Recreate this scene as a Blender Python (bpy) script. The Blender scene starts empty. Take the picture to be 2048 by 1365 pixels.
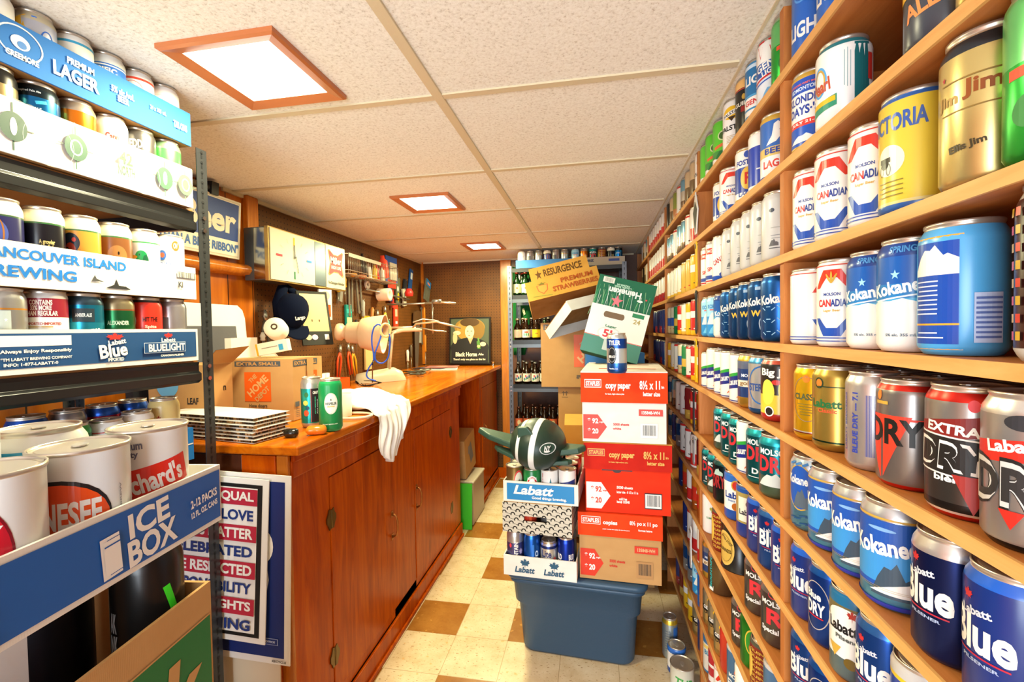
import bpy, bmesh, math, random
from mathutils import Vector, Matrix, Euler
from mathutils.geometry import tessellate_polygon
random.seed(7)
C = bpy.context.scene
COL = C.collection
PI = math.pi
# ------------------------------------------------------------------ camera
F, YAW, PIT, ROL = 908.2, .1783, .0261, -.0163
EYE = Vector((0, 0, 1.33))
def _basis():
    r = Vector((math.cos(YAW), math.sin(YAW), 0)); f = Vector((-math.sin(YAW), math.cos(YAW), 0)); u = Vector((0, 0, 1))
    f2 = f*math.cos(PIT) - u*math.sin(PIT); u2 = u*math.cos(PIT) + f*math.sin(PIT)
    return r*math.cos(ROL) + u2*math.sin(ROL), u2*math.cos(ROL) - r*math.sin(ROL), f2
RX, UX, FX = _basis()
cd = bpy.data.cameras.new('camera'); cam = bpy.data.objects.new('camera', cd); COL.objects.link(cam)
cd.sensor_width = 36; cd.lens = F/2048*36; cd.clip_start = .01; cd.clip_end = 50
m = Matrix.Identity(4)
for i in range(3):
    m[i][0] = RX[i]; m[i][1] = UX[i]; m[i][2] = -FX[i]; m[i][3] = EYE[i]
cam.matrix_world = m
C.camera = cam
C.view_settings.view_transform = 'Standard'; C.view_settings.look = 'None'; C.view_settings.gamma = 1
C.view_settings.use_curve_mapping = False; C.view_settings.exposure = 0.43
def ray(x, y): return (x-1024)/F*RX + (682.5-y)/F*UX + FX
def at(x, y, ax, v):
    """the point of the plane ax = v that the photograph shows at pixel x, y"""
    d = ray(x, y); i = 'xyz'.index(ax); return EYE + d*((v-EYE[i])/d[i])
def cp(x, y, dep): return EYE + ray(x, y)*dep
# ------------------------------------------------------------------ light
w = bpy.data.worlds.new('world'); C.world = w; w.use_nodes = True
w.node_tree.nodes['Background'].inputs[0].default_value = (.90, .96, 1, 1); w.node_tree.nodes['Background'].inputs[1].default_value = .8
def area(name, loc, sx, sy, power, col, rot=(0, 0, 0), parent=None):
    l = bpy.data.lights.new(name, 'AREA'); l.shape = 'RECTANGLE'; l.size = sx; l.size_y = sy; l.energy = power; l.color = col
    o = bpy.data.objects.new(name, l); o.location = loc; o.rotation_euler = rot; COL.objects.link(o)
    if parent: o.parent = parent
    return o
LIGHT_POWER = (13, 18, 23); LIGHT_COL = ((1, .92, .56), (1, .96, .54), (1, 1, .54))
# cool fill light added behind the camera, shining in through the made-up opening
area('rear_fill_light', (-.40, -1.80, .95), 1.86, 1.5, 92, (.82, .92, 1), (math.radians(96), 0, 0))
# ------------------------------------------------------------------ materials
def lin(h):
    h = h.lstrip('#'); c = [int(h[i:i+2], 16)/255 for i in (0, 2, 4)]
    return tuple((x/12.92 if x <= .04045 else ((x+.055)/1.055)**2.4) for x in c) + (1,)
_M = {}
KIND = {'paper': (.75, 0, .3), 'paint': (.28, 0, .5), 'metal': (.30, .75, .5), 'gloss': (.15, 0, .5), 'chrome': (.15, 1, .5), 'cloth': (.95, 0, .1), 'plastic': (.4, 0, .4), 'ink': (.45, 0, .4)}
def mat(h, kind='paper', bump=0):
    k = (h, kind)
    if k in _M: return _M[k]
    M = bpy.data.materials.new(kind + '_' + h.lstrip('#')); M.use_nodes = True
    nt = M.node_tree; b = nt.nodes['Principled BSDF']
    r, me, sp = KIND[kind]; b.inputs['Base Color'].default_value = lin(h); b.inputs['Roughness'].default_value = r
    b.inputs['Metallic'].default_value = me; b.inputs['Specular IOR Level'].default_value = sp
    if kind in ('paper', 'cloth', 'plastic'):
        n = nt.nodes.new('ShaderNodeTexNoise'); n.inputs['Scale'].default_value = 60 if kind != 'cloth' else 25
        tc = nt.nodes.new('ShaderNodeTexCoord'); nt.links.new(tc.outputs['Object'], n.inputs['Vector'])
        bp = nt.nodes.new('ShaderNodeBump'); bp.inputs['Strength'].default_value = .12; bp.inputs['Distance'].default_value = .004
        nt.links.new(n.outputs['Fac'], bp.inputs['Height']); nt.links.new(bp.outputs['Normal'], b.inputs['Normal'])
    _M[k] = M; return M
def nodes(name, rough=.5, metal=0, spec=.5):
    M = bpy.data.materials.new(name); M.use_nodes = True; nt = M.node_tree; b = nt.nodes['Principled BSDF']
    b.inputs['Roughness'].default_value = rough; b.inputs['Metallic'].default_value = metal; b.inputs['Specular IOR Level'].default_value = spec
    return M, nt, b
def N(nt, t, **kw):
    n = nt.nodes.new(t)
    for k, v in kw.items():
        if k in n.inputs: n.inputs[k].default_value = v
        else: setattr(n, k, v)
    return n
def ramp(nt, fac, stops):
    r = nt.nodes.new('ShaderNodeValToRGB'); e = r.color_ramp.elements
    while len(e) < len(stops): e.new(.5)
    for i, (p, c) in enumerate(stops): e[i].position = p; e[i].color = lin(c)
    nt.links.new(fac, r.inputs[0]); return r.outputs[0]
def math_(nt, op, a, b=None, c=None):
    n = nt.nodes.new('ShaderNodeMath'); n.operation = op
    for i, v in enumerate((a, b, c)):
        if v is None: continue
        if isinstance(v, (int, float)): n.inputs[i].default_value = v
        else: nt.links.new(v, n.inputs[i])
    return n.outputs[0]
def mixc(nt, fac, a, b):
    n = nt.nodes.new('ShaderNodeMix'); n.data_type = 'RGBA'
    for s, v in ((n.inputs[0], fac), (n.inputs[6], a), (n.inputs[7], b)):
        if isinstance(v, str): s.default_value = lin(v)
        elif isinstance(v, (int, float)): s.default_value = v
        else: nt.links.new(v, s)
    return n.outputs[2]
def wood(name, c1, c2, c3, scale, rough=.4, spec=.5, stretch=(1, 1, 12), big=True):
    M, nt, b = nodes(name, rough, 0, spec)
    tc = N(nt, 'ShaderNodeTexCoord'); mp = N(nt, 'ShaderNodeMapping'); mp.inputs['Scale'].default_value = (scale/stretch[0], scale/stretch[1], scale/stretch[2])
    nt.links.new(tc.outputs['Object'], mp.inputs[0])
    n = N(nt, 'ShaderNodeTexNoise', Scale=1.0, Detail=6.0, Roughness=.6, Distortion=1.2); nt.links.new(mp.outputs[0], n.inputs['Vector'])
    n2 = N(nt, 'ShaderNodeTexNoise', Scale=2.2, Detail=2.0); nt.links.new(tc.outputs['Object'], n2.inputs['Vector'])
    col = ramp(nt, n.outputs['Fac'], [(.3, c1), (.52, c2), (.75, c3)])
    f = math_(nt, 'MULTIPLY', n2.outputs['Fac'], .35)
    col = mixc(nt, f, col, c1)
    nt.links.new(col, b.inputs['Base Color'])
    bp = N(nt, 'ShaderNodeBump', Strength=.08, Distance=.002); nt.links.new(n.outputs['Fac'], bp.inputs['Height']); nt.links.new(bp.outputs['Normal'], b.inputs['Normal'])
    return M
W_CAB = wood('varnished_orange_wood', '#983400', '#bc4e00', '#d46800', 26, .28, .16, (1, 1, 9))
W_TOP = wood('varnished_counter_wood', '#a84c02', '#cc6a08', '#e08418', 22, .18, .5, (1, 9, 1))
W_TRIM = wood('honey_trim_wood', '#a85a14', '#c4701c', '#d48328', 30, .25, .5, (1, 1, 8))
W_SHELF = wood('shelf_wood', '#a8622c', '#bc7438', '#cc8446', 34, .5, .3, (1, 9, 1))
W_UP = wood('upright_wood', '#a8622c', '#bc7438', '#cc8446', 34, .5, .3, (1, 1, 9))
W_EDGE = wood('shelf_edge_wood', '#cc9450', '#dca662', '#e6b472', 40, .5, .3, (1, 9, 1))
W_BACK = wood('shelf_back_wood', '#7c3a12', '#94491a', '#a85a24', 18, .5, .3, (1, 1, 9))
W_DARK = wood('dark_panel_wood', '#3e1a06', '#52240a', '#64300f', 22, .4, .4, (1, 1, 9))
def panel_mat():
    M, nt, b = nodes('wall_panelling', .3, 0, .5)
    tc = N(nt, 'ShaderNodeTexCoord'); sp = N(nt, 'ShaderNodeSeparateXYZ'); nt.links.new(tc.outputs['Object'], sp.inputs[0])
    mp = N(nt, 'ShaderNodeMapping'); mp.inputs['Scale'].default_value = (20, 20, 2.2); nt.links.new(tc.outputs['Object'], mp.inputs[0])
    n = N(nt, 'ShaderNodeTexNoise', Scale=1.0, Detail=5.0, Distortion=1.0); nt.links.new(mp.outputs[0], n.inputs['Vector'])
    col = ramp(nt, n.outputs['Fac'], [(.3, '#9a4a08'), (.55, '#b5600e'), (.8, '#c87418')])
    y = math_(nt, 'FRACT', math_(nt, 'MULTIPLY', math_(nt, 'ADD', sp.outputs[1], .02), 1/.145))
    g = math_(nt, 'LESS_THAN', y, .035)
    nt.links.new(mixc(nt, g, col, '#2a1204'), b.inputs['Base Color']); return M
W_PANEL = panel_mat()
def peg_mat():
    M, nt, b = nodes('pegboard', .6, 0, .3)
    tc = N(nt, 'ShaderNodeTexCoord'); sp = N(nt, 'ShaderNodeSeparateXYZ'); nt.links.new(tc.outputs['Object'], sp.inputs[0])
    def cell(o): return math_(nt, 'SUBTRACT', math_(nt, 'FRACT', math_(nt, 'MULTIPLY', o, 1/.0254)), .5)
    h = math_(nt, 'ADD', sp.outputs[0], sp.outputs[1])
    a, c = cell(h), cell(sp.outputs[2])
    d = math_(nt, 'ADD', math_(nt, 'MULTIPLY', a, a), math_(nt, 'MULTIPLY', c, c))
    hole = math_(nt, 'LESS_THAN', d, .018)
    n = N(nt, 'ShaderNodeTexNoise', Scale=5.0, Detail=4.0); nt.links.new(tc.outputs['Object'], n.inputs['Vector'])
    col = ramp(nt, n.outputs['Fac'], [(.3, '#54300c'), (.7, '#6a3e12')])
    nt.links.new(mixc(nt, hole, col, '#1c0c04'), b.inputs['Base Color']); return M
PEG = peg_mat()
def ceil_mat():
    M, nt, b = nodes('ceiling_tile', .9, 0, .1)
    tc = N(nt, 'ShaderNodeTexCoord')
    n = N(nt, 'ShaderNodeTexNoise', Scale=140.0, Detail=3.0, Roughness=.7); nt.links.new(tc.outputs['Object'], n.inputs['Vector'])
    mp = N(nt, 'ShaderNodeMapping'); mp.inputs['Scale'].default_value = (1, 1.8, 1); nt.links.new(tc.outputs['Object'], mp.inputs[0])
    v = N(nt, 'ShaderNodeTexNoise', Scale=55.0, Detail=2.0, Distortion=3.0); nt.links.new(mp.outputs[0], v.inputs['Vector'])
    c1 = ramp(nt, n.outputs['Fac'], [(.28, '#beb4a4'), (.42, '#e2dcd0'), (.6, '#ece8de')])
    f = ramp(nt, v.outputs['Fac'], [(.30, '#ffffff'), (.36, '#000000')])
    nt.links.new(mixc(nt, math_(nt, 'MULTIPLY', f, .25), c1, '#9c8a72'), b.inputs['Base Color'])
    bp = N(nt, 'ShaderNodeBump', Strength=.16, Distance=.003); nt.links.new(n.outputs['Fac'], bp.inputs['Height']); nt.links.new(bp.outputs['Normal'], b.inputs['Normal'])
    return M
CEIL = ceil_mat()
def floor_mat():
    M, nt, b = nodes('vinyl_floor_tile', .25, 0, .5)
    T = .2286; XF, YF = -.606, 1.865
    tc = N(nt, 'ShaderNodeTexCoord'); sp = N(nt, 'ShaderNodeSeparateXYZ'); nt.links.new(tc.outputs['Object'], sp.inputs[0])
    u = math_(nt, 'MULTIPLY', math_(nt, 'SUBTRACT', sp.outputs[0], XF - 40*T), 1/T); v = math_(nt, 'MULTIPLY', math_(nt, 'SUBTRACT', sp.outputs[1], YF - 40*T), 1/T)
    iu, iv = math_(nt, 'FLOOR', u), math_(nt, 'FLOOR', v)
    ev = math_(nt, 'LESS_THAN', math_(nt, 'MODULO', iv, 2), .5)
    odd = math_(nt, 'GREATER_THAN', math_(nt, 'MODULO', math_(nt, 'ADD', iu, math_(nt, 'MULTIPLY', iv, .5)), 2), .75)
    o = math_(nt, 'MULTIPLY', ev, odd)
    n = N(nt, 'ShaderNodeTexNoise', Scale=9.0, Detail=6.0, Roughness=.7); nt.links.new(tc.outputs['Object'], n.inputs['Vector'])
    cream = ramp(nt, n.outputs['Fac'], [(.3, '#c8ac84'), (.5, '#d8c09c'), (.7, '#e2ceae')])
    org = ramp(nt, n.outputs['Fac'], [(.3, '#8c561e'), (.6, '#a06a2c')])
    col = mixc(nt, o, cream, org)
    mp = N(nt, 'ShaderNodeMapping'); mp.inputs['Scale'].default_value = (1, 2.2, 1); nt.links.new(tc.outputs['Object'], mp.inputs[0])
    s1 = N(nt, 'ShaderNodeTexNoise', Scale=75.0, Detail=1.5); nt.links.new(mp.outputs[0], s1.inputs['Vector'])
    col = mixc(nt, ramp(nt, s1.outputs['Fac'], [(.64, '#000000'), (.70, '#dddddd')]), col, '#8a5a20')
    s2 = N(nt, 'ShaderNodeTexNoise', Scale=34.0, Detail=1.0); nt.links.new(tc.outputs['Object'], s2.inputs['Vector'])
    col = mixc(nt, ramp(nt, s2.outputs['Fac'], [(.70, '#000000'), (.74, '#bbbbbb')]), col, '#d89a48')
    fu, fv = math_(nt, 'FRACT', u), math_(nt, 'FRACT', v)
    g = math_(nt, 'MAXIMUM', math_(nt, 'LESS_THAN', fu, .011), math_(nt, 'LESS_THAN', fv, .011))
    nt.links.new(mixc(nt, math_(nt, 'MULTIPLY', g, .6), col, '#8a6a3a'), b.inputs['Base Color']); return M
FLOOR = floor_mat()
def card_mat(name, c1, c2):
    M, nt, b = nodes(name, .8, 0, .2)
    tc = N(nt, 'ShaderNodeTexCoord'); mp = N(nt, 'ShaderNodeMapping'); mp.inputs['Scale'].default_value = (9, 9, 14); nt.links.new(tc.outputs['Object'], mp.inputs[0])
    n = N(nt, 'ShaderNodeTexNoise', Scale=1.5, Detail=4.0); nt.links.new(mp.outputs[0], n.inputs['Vector'])
    nt.links.new(ramp(nt, n.outputs['Fac'], [(.3, c1), (.7, c2)]), b.inputs['Base Color'])
    wv = N(nt, 'ShaderNodeTexWave', Scale=130.0); nt.links.new(tc.outputs['Object'], wv.inputs['Vector'])
    bp = N(nt, 'ShaderNodeBump', Strength=.05, Distance=.001); nt.links.new(wv.outputs['Fac'], bp.inputs['Height']); nt.links.new(bp.outputs['Normal'], b.inputs['Normal'])
    return M
KRAFT = card_mat('kraft_cardboard', '#b98c58', '#c0935e'); KRAFT2 = card_mat('yellow_kraft_cardboard', '#bc8838', '#c49040')
WHITECARD = card_mat('white_cardboard', '#dcd6cc', '#e6e1d8'); KRAFTD = card_mat('kraft_inside', '#8e6434', '#a07444')
ORANGE = card_mat('orange_printed_card', '#d83a10', '#e04414'); REDO = card_mat('red_printed_card', '#b41c10', '#c22414'); RED2 = card_mat('vermilion_printed_card', '#d82c10', '#e03414')
ALU = mat('#cfcac4', 'metal'); LIDM = mat('#c8bfb2', 'metal'); BLACKM = mat('#17181a', 'plastic'); DGREY = mat('#34363a', 'plastic'); STEEL = mat('#b8b4ae', 'chrome')
def emis(name, col, s):
    M, nt, b = nodes(name); b.inputs['Base Color'].default_value = lin(col); b.inputs['Emission Color'].default_value = lin(col); b.inputs['Emission Strength'].default_value = s; return M
# ------------------------------------------------------------------ mesh builder
class MB:
    def __init__(s): s.v, s.f, s.mi, s.sm, s.ms = [], [], [], [], []
    def m(s, M):
        if isinstance(M, str): M = mat(M)
        if M not in s.ms: s.ms.append(M)
        return s.ms.index(M)
    def add(s, vs, fs, M, smooth=False, X=None):
        b = len(s.v); k = s.m(M)
        for p in vs:
            p = Vector(p); s.v.append(X @ p if X else p)
        for f in fs: s.f.append([b+i for i in f]); s.mi.append(k); s.sm.append(smooth)
        return s
    def box(s, x0, x1, y0, y1, z0, z1, M, X=None):
        vs = [(x, y, z) for z in (z0, z1) for y in (y0, y1) for x in (x0, x1)]
        return s.add(vs, [(0, 2, 3, 1), (4, 5, 7, 6), (0, 1, 5, 4), (2, 6, 7, 3), (0, 4, 6, 2), (1, 3, 7, 5)], M, False, X)
    def lathe(s, prof, M, n=24, X=None, cap=True, mats=None, smooth=True):
        """prof: list of (r, z); mats: one material per ring segment"""
        vs = [(r*math.sin(2*PI*i/n), -r*math.cos(2*PI*i/n), z) for r, z in prof for i in range(n)]
        for j in range(len(prof)-1):
            fs = [(j*n+i, j*n+(i+1) % n, (j+1)*n+(i+1) % n, (j+1)*n+i) for i in range(n)]
            if j == 0: s.add(vs, fs, mats[0] if mats else M, smooth, X); b = len(s.v)-len(vs)
            else:
                k = s.m(mats[j] if mats else M)
                for f in fs: s.f.append([b+i for i in f]); s.mi.append(k); s.sm.append(smooth)
        if cap:
            L = (len(prof)-1)*n
            k0, k1 = s.m(mats[0] if mats else M), s.m(mats[-1] if mats else M)
            s.f.append([b+i for i in reversed(range(n))]); s.mi.append(k0); s.sm.append(False)
            s.f.append([b+L+i for i in range(n)]); s.mi.append(k1); s.sm.append(False)
        return s
    def tube(s, pts, r, M, n=8, closed=False, cap=True):
        pts = [Vector(p) for p in pts]; vs = []; L = len(pts)
        rr = r if isinstance(r, (list, tuple)) else [r]*L
        up = None
        for i, p in enumerate(pts):
            a = pts[(i-1) % L] if (i or closed) else p; c = pts[(i+1) % L] if (i < L-1 or closed) else p
            t = (c-a).normalized()
            if up is None: up = Vector((0, 0, 1)) if abs(t.z) < .9 else Vector((1, 0, 0))
            x = t.cross(up)
            if x.length < 1e-5: x = t.cross(Vector((1, .3, 0)))
            x.normalize(); y = x.cross(t).normalized(); up = y
            for k in range(n):
                q = 2*PI*k/n; vs.append(p + (x*math.cos(q) + y*math.sin(q))*rr[i])
        fs = []
        for i in range(L if closed else L-1):
            j = (i+1) % L
            for k in range(n): fs.append((i*n+k, j*n+k, j*n+(k+1) % n, i*n+(k+1) % n))
        if cap and not closed: fs += [tuple(range(n)), tuple(reversed([(L-1)*n+k for k in range(n)]))]
        return s.add(vs, fs, M, True)
    def prism(s, poly, z0, z1, M, X=None, top=None):
        """poly 2-D (x, y) counter-clockwise, extruded along local z"""
        n = len(poly); vs = [(x, y, z0) for x, y in poly] + [(x, y, z1) for x, y in poly]
        s.add(vs, [(i, (i+1) % n, n+(i+1) % n, n+i) for i in range(n)] + [tuple(reversed(range(n)))], M, False, X)
        b = len(s.v)-2*n; s.f.append([b+n+i for i in range(n)]); s.mi.append(s.m(top or M)); s.sm.append(False)
        return s
    def build(s, name, parent=None, loc=None, rot=None, bevel=0, seg=2, mesh_only=False):
        me = bpy.data.meshes.new(name); me.from_pydata([tuple(p) for p in s.v], [], s.f)
        for M in s.ms: me.materials.append(M)
        me.polygons.foreach_set('material_index', s.mi); me.polygons.foreach_set('use_smooth', s.sm); me.update()
        if mesh_only: return me
        o = bpy.data.objects.new(name, me); COL.objects.link(o)
        if parent: o.parent = parent
        if loc: o.location = loc
        if rot: o.rotation_euler = rot
        if bevel:
            b = o.modifiers.new('b', 'BEVEL'); b.width = bevel; b.segments = seg; b.limit_method = 'ANGLE'; b.angle_limit = math.radians(50)
        return o
def tag(o, label, cat, group=None, kind=None):
    o['label'] = label; o['category'] = cat
    if group: o['group'] = group
    if kind: o['kind'] = kind
    return o
def empty(name, loc=(0, 0, 0), rz=0, rot=None):
    o = bpy.data.objects.new(name, None); o.location = loc; o.rotation_euler = rot or (0, 0, rz); o.empty_display_size = .05; COL.objects.link(o); return o
def struct(o): o['kind'] = 'structure'; return o
# ------------------------------------------------------------------ printed shapes (text, logos) as thin geometry
_T = {}
def glyphs(st):
    if st in _T: return _T[st]
    c = bpy.data.curves.new('t', 'FONT'); c.body = st; c.size = 1; c.resolution_u = 3; c.offset = .034; c.align_x = 'CENTER'; c.space_line = .85
    o = bpy.data.objects.new('t', c); COL.objects.link(o); dg = bpy.context.evaluated_depsgraph_get(); dg.update()
    me = o.evaluated_get(dg).to_mesh(); me.calc_loop_triangles()
    vs = [(v.co.x, v.co.y) for v in me.vertices]; fs = [tuple(t.vertices) for t in me.loop_triangles]
    o.evaluated_get(dg).to_mesh_clear(); bpy.data.objects.remove(o); bpy.data.curves.remove(c)
    x0, x1 = min(v[0] for v in vs), max(v[0] for v in vs); y0, y1 = min(v[1] for v in vs), max(v[1] for v in vs)
    vs = [((x-(x0+x1)/2), (y-(y0+y1)/2)) for x, y in vs]
    _T[st] = (vs, fs, x1-x0, y1-y0); return _T[st]
LEAF = [(0, -.5), (.04, -.18), (.34, -.24), (.27, -.1), (.5, .1), (.38, .14), (.42, .3), (.24, .24), (.2, .3), (.1, .14), (.13, .4), (.06, .36), (0, .5)]
LEAF = LEAF + [(-x, y) for x, y in reversed(LEAF[1:-1])]
STAR = [((.5 if i % 2 == 0 else .2)*math.sin(PI*i/5), (.5 if i % 2 == 0 else .2)*math.cos(PI*i/5)) for i in range(10)]
MTN = [(-.5, -.5), (.5, -.5), (.5, -.1), (.3, .12), (.22, .05), (.05, .5), (-.06, .3), (-.2, .34), (-.34, .02)]
HOUSE = {}
def tess(poly):
    return [tuple(t) for t in tessellate_polygon([[Vector((x, y, 0)) for x, y in poly]])]
def shape2d(it, sx, sy):
    """it = (kind, ..., x, y, w, h, colour[, rot]) in units of sx, sy -> vertices, faces, colour"""
    k = it[0]
    if k == 'T':
        _, st, x, y, w_, h_, col = it[:7]; rot = it[7] if len(it) > 7 else 0; sh = it[8] if len(it) > 8 else 0
        vs, fs, tw, th = glyphs(st)
        if rot in (90, -90): W, H = w_*sy, h_*sx
        else: W, H = (w_ or 0)*sx, (h_ or 0)*sy
        if not w_: W = H*tw/th
        if not h_: H = W*th/tw
        vs = [((a + sh*b)*W/tw, b*H/th) for a, b in vs]
    else:
        if k == 'P': _, poly, x, y, w_, h_, col = it[:7]; rot = it[7] if len(it) > 7 else 0
        else: _, x, y, w_, h_, col = it[:6]; rot = it[6] if len(it) > 6 else 0
        W, H = w_*sx, h_*sy
        if k == 'R': poly = [(-.5, -.5), (.5, -.5), (.5, .5), (-.5, .5)]
        elif k == 'E': poly = [(.5*math.cos(2*PI*i/26), .5*math.sin(2*PI*i/26)) for i in range(26)]
        elif k == 'L': poly = LEAF
        elif k == 'S': poly = STAR
        elif k == 'M': poly = MTN
        if k == 'O':
            n = 30; t = .12*(it[7] if len(it) > 7 else 1); vs = []
            for i in range(n):
                c_, s_ = math.cos(2*PI*i/n), math.sin(2*PI*i/n); mn = min(W, H)
                vs += [(.5*W*c_, .5*H*s_), ((.5*W-t*mn)*c_, (.5*H-t*mn)*s_)]
            fs = [(2*i, (2*i+2) % (2*n), (2*i+3) % (2*n), 2*i+1) for i in range(n)]
        elif k == 'B':
            vs, fs = [], []; q = -.5; rr = random.Random(3)
            while q < .5:
                d = rr.choice((.012, .02, .03)); b = len(vs); vs += [(q*W, -.5*H), ((q+d)*W, -.5*H), ((q+d)*W, .5*H), (q*W, .5*H)]; fs.append((b, b+1, b+2, b+3)); q += d + rr.choice((.014, .022, .03))
        else:
            vs = [(a*W, b*H) for a, b in poly]
            fs = tess(vs) if k in 'PLSM' else [tuple(range(len(vs)))]
    if rot:
        c, s_ = math.cos(math.radians(rot)), math.sin(math.radians(rot)); vs = [(a*c-b*s_, a*s_+b*c) for a, b in vs]
    return [(a+x*sx, b+y*sy) for a, b in vs], fs, col
def clipx(poly, x, keep_right):
    out = []
    for i in range(len(poly)):
        a, b = poly[i-1], poly[i]; ia = (a[0] >= x) == keep_right or a[0] == x; ib = (b[0] >= x) == keep_right or b[0] == x
        if ia != ib:
            t = (x-a[0])/(b[0]-a[0]); out.append((x, a[1]+t*(b[1]-a[1])))
        if ib: out.append(b)
    return out
def decals(mb, items, sx, sy, fn, kind='ink', strip=None, clip=None):
    """fn(u, v, layer) -> 3-D; strip slices the shapes so that they bend; clip = (umin, umax)"""
    for L, it in enumerate(items):
        vs, fs, col = shape2d(it, sx, sy)
        M = col if not isinstance(col, str) else mat(col, kind)
        if strip is None:
            mb.add([fn(a, b, L) for a, b in vs], fs, M); continue
        V, Fc = [], []
        for f in fs:
            p = [vs[i] for i in f]; lo, hi = min(q[0] for q in p), max(q[0] for q in p)
            for k in range(math.floor(lo/strip), math.floor(hi/strip)+1):
                q = p
                if k*strip > lo: q = clipx(q, k*strip, True)
                if q and (k+1)*strip < hi: q = clipx(q, (k+1)*strip, False)
                if len(q) > 2: b = len(V); V += q; Fc.append(tuple(range(b, b+len(q))))
        if Fc: mb.add([fn(a, b, L) for a, b in V], Fc, M, True)
def plane_fn(o, ux, uz, n, off=.0008, step=.00035):
    o, ux, uz, n = Vector(o), Vector(ux), Vector(uz), Vector(n)
    return lambda a, b, L: o + ux*a + uz*b + n*(off + step*L)
# ------------------------------------------------------------------ drink cans
PROF = {'std': [(.78, 0), (.84, .004), (.93, .035), (1, .07), (1, .86), (.97, .90), (.86, .955), (.84, .972), (.87, .98), (.87, 1.0), (.83, 1.0), (.81, .975)],
        'old': [(.86, 0), (.90, .006), (.97, .03), (1, .05), (1, .92), (.97, .945), (.91, .965), (.93, .975), (.93, 1.0), (.89, 1.0), (.87, .975)],
        'steel': [(1.0, 0), (1.02, .004), (1.02, .018), (.985, .026), (.985, .955), (1.0, .968), (1.02, .975), (1.02, 1.0), (.97, 1.0), (.95, .97)]}
W_, R_, B_, N_, G_, K_, Y_, S_ = '#ece8e2', '#c81e1e', '#1450b4', '#0e2668', '#2a7c3a', '#15130f', '#e4b21c', '#b8b4b0'
GO = '#c29a3c'; TE = '#12808a'; LB = '#4aa0dc'; MA = '#8c1a22'; OR = '#e46a1c'; BR = '#5c3418'
HEXR = [(-.5, .1), (-.22, .5), (.22, .5), (.5, .1), (.34, .1), (.13, .32), (-.13, .32), (-.34, .1)]
SWOOSH = [(-.5, -.5), (.5, -.15), (.5, .5), (-.5, .1)]
TRI = [(-.5, .5), (0, -.5), (.5, .5)]
def can_items_hex(): return [('P', HEXR, 0, .62, 1.7, .52, '#d8301c'), ('P', [(x, -y) for x, y in reversed(HEXR)], 0, .38, 1.7, .52, '#1c4ca8'),
    ('T', 'MOLSON', 0, .60, .7, .035, '#26408c'), ('T', 'CAN', -.33, .50, .62, .085, '#c82828'), ('T', 'ADIAN', .36, .50, .78, .085, '#28408c'), ('T', 'Lager Beer', .0, .41, .7, .035, '#c8a050'),
    ('R', 0, .93, 6.3, .012, '#d03a28'), ('R', 0, .10, 6.3, .012, '#2c4ca8'), ('R', 0, .065, 6.3, .012, '#2c4ca8')]
D = {}
def design(k, desc, typ, kind, bands, items=()): D[k] = (desc, typ, kind, bands, list(items))
design('hex', 'white can with red and blue hexagon', 'old', 'paint', [(1, W_)], can_items_hex())
design('hexgold', 'white can with gold wheat and red and blue hexagon', 'old', 'paint', [(1, W_)], can_items_hex() + [('E', -.12, .78, .09, .12, GO, 25), ('E', 0, .79, .09, .14, GO), ('E', .12, .78, .09, .12, GO, -25)])
design('kokawhite', 'blue can with a snowy white lower half', 'std', 'paint', [(.40, W_), (.47, '#3aa0d0'), (.6, '#1c78b8'), (.84, '#1458a8'), (1, '#0e3c88')],
       [('M', 0, .42, 3.2, .10, W_), ('T', 'Kokanee', .0, .57, 1.75, .12, '#f4f4f2', 8), ('R', 0, .48, 1.6, .014, '#dfe8f0', 8), ('S', -.05, .68, .3, .09, '#9ad0ea'), ('T', '5% alc. 355 mL', .1, .15, .9, .025, '#607080'), ('T', 'SPRINGS', .2, .90, .9, .06, '#4a90cc')])
design('kegblue', 'light blue can with navy label in an orange frame', 'std', 'paint', [(1, '#4ea2da')],
       [('R', -.25, .47, 1.38, .85, '#e0a030'), ('R', -.25, .47, 1.2, .765, '#1448a4'), ('M', -.25, .74, 1.2, .18, W_), ('R', -.25, .63, 1.2, .05, W_), ('R', -.25, .235, 1.22, .014, '#e0a030')] + [('R', -.45 + .02*(i % 3), .56-.035*i, .7-.05*(i % 3), .010, '#c8d4ec') for i in range(8)] +
       [('R', -.4, .17, .6, .010, '#c8d4ec'), ('R', -.36, .135, .8, .010, '#c8d4ec'), ('R', .95, .28, .62, .36, '#b4c4e4')] + [('R', .95, .14+.035*i, .55, .016, '#5a6ea8') for i in range(9)])
design('plaid', 'dark can with red and yellow checks', 'std', 'paint', [(.08, S_), (.92, '#3a1414'), (1, S_)], [('R', -1.2+.3*i, .15+.1*j, .16, .05, '#c8382c' if (i+j) % 2 else '#c8a02c') for i in range(9) for j in range(8)])
design('klondike', 'blue, white and red can with gold top and bold lettering', 'old', 'paint', [(.06, GO), (.30, B_), (.38, '#d8342c'), (.72, W_), (.90, '#1c4cb0'), (1, GO)],
       [('T', "KLONDIKE", 0, .64, 1.9, .10, '#1c3c98'), ('T', "DAYS·'88", 0, .50, 1.8, .12, '#1c3c98'), ('T', 'JULY 21-30', 0, .34, 1.5, .045, W_), ('T', "EDMONTON'S", 0, .775, 1.5, .05, '#c8d8f0'), ('M', 0, .15, 1.6, .10, W_), ('T', 'OUTDOORS WEST INDOORS', 0, .83, 1.8, .025, '#e46a5a')])
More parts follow.
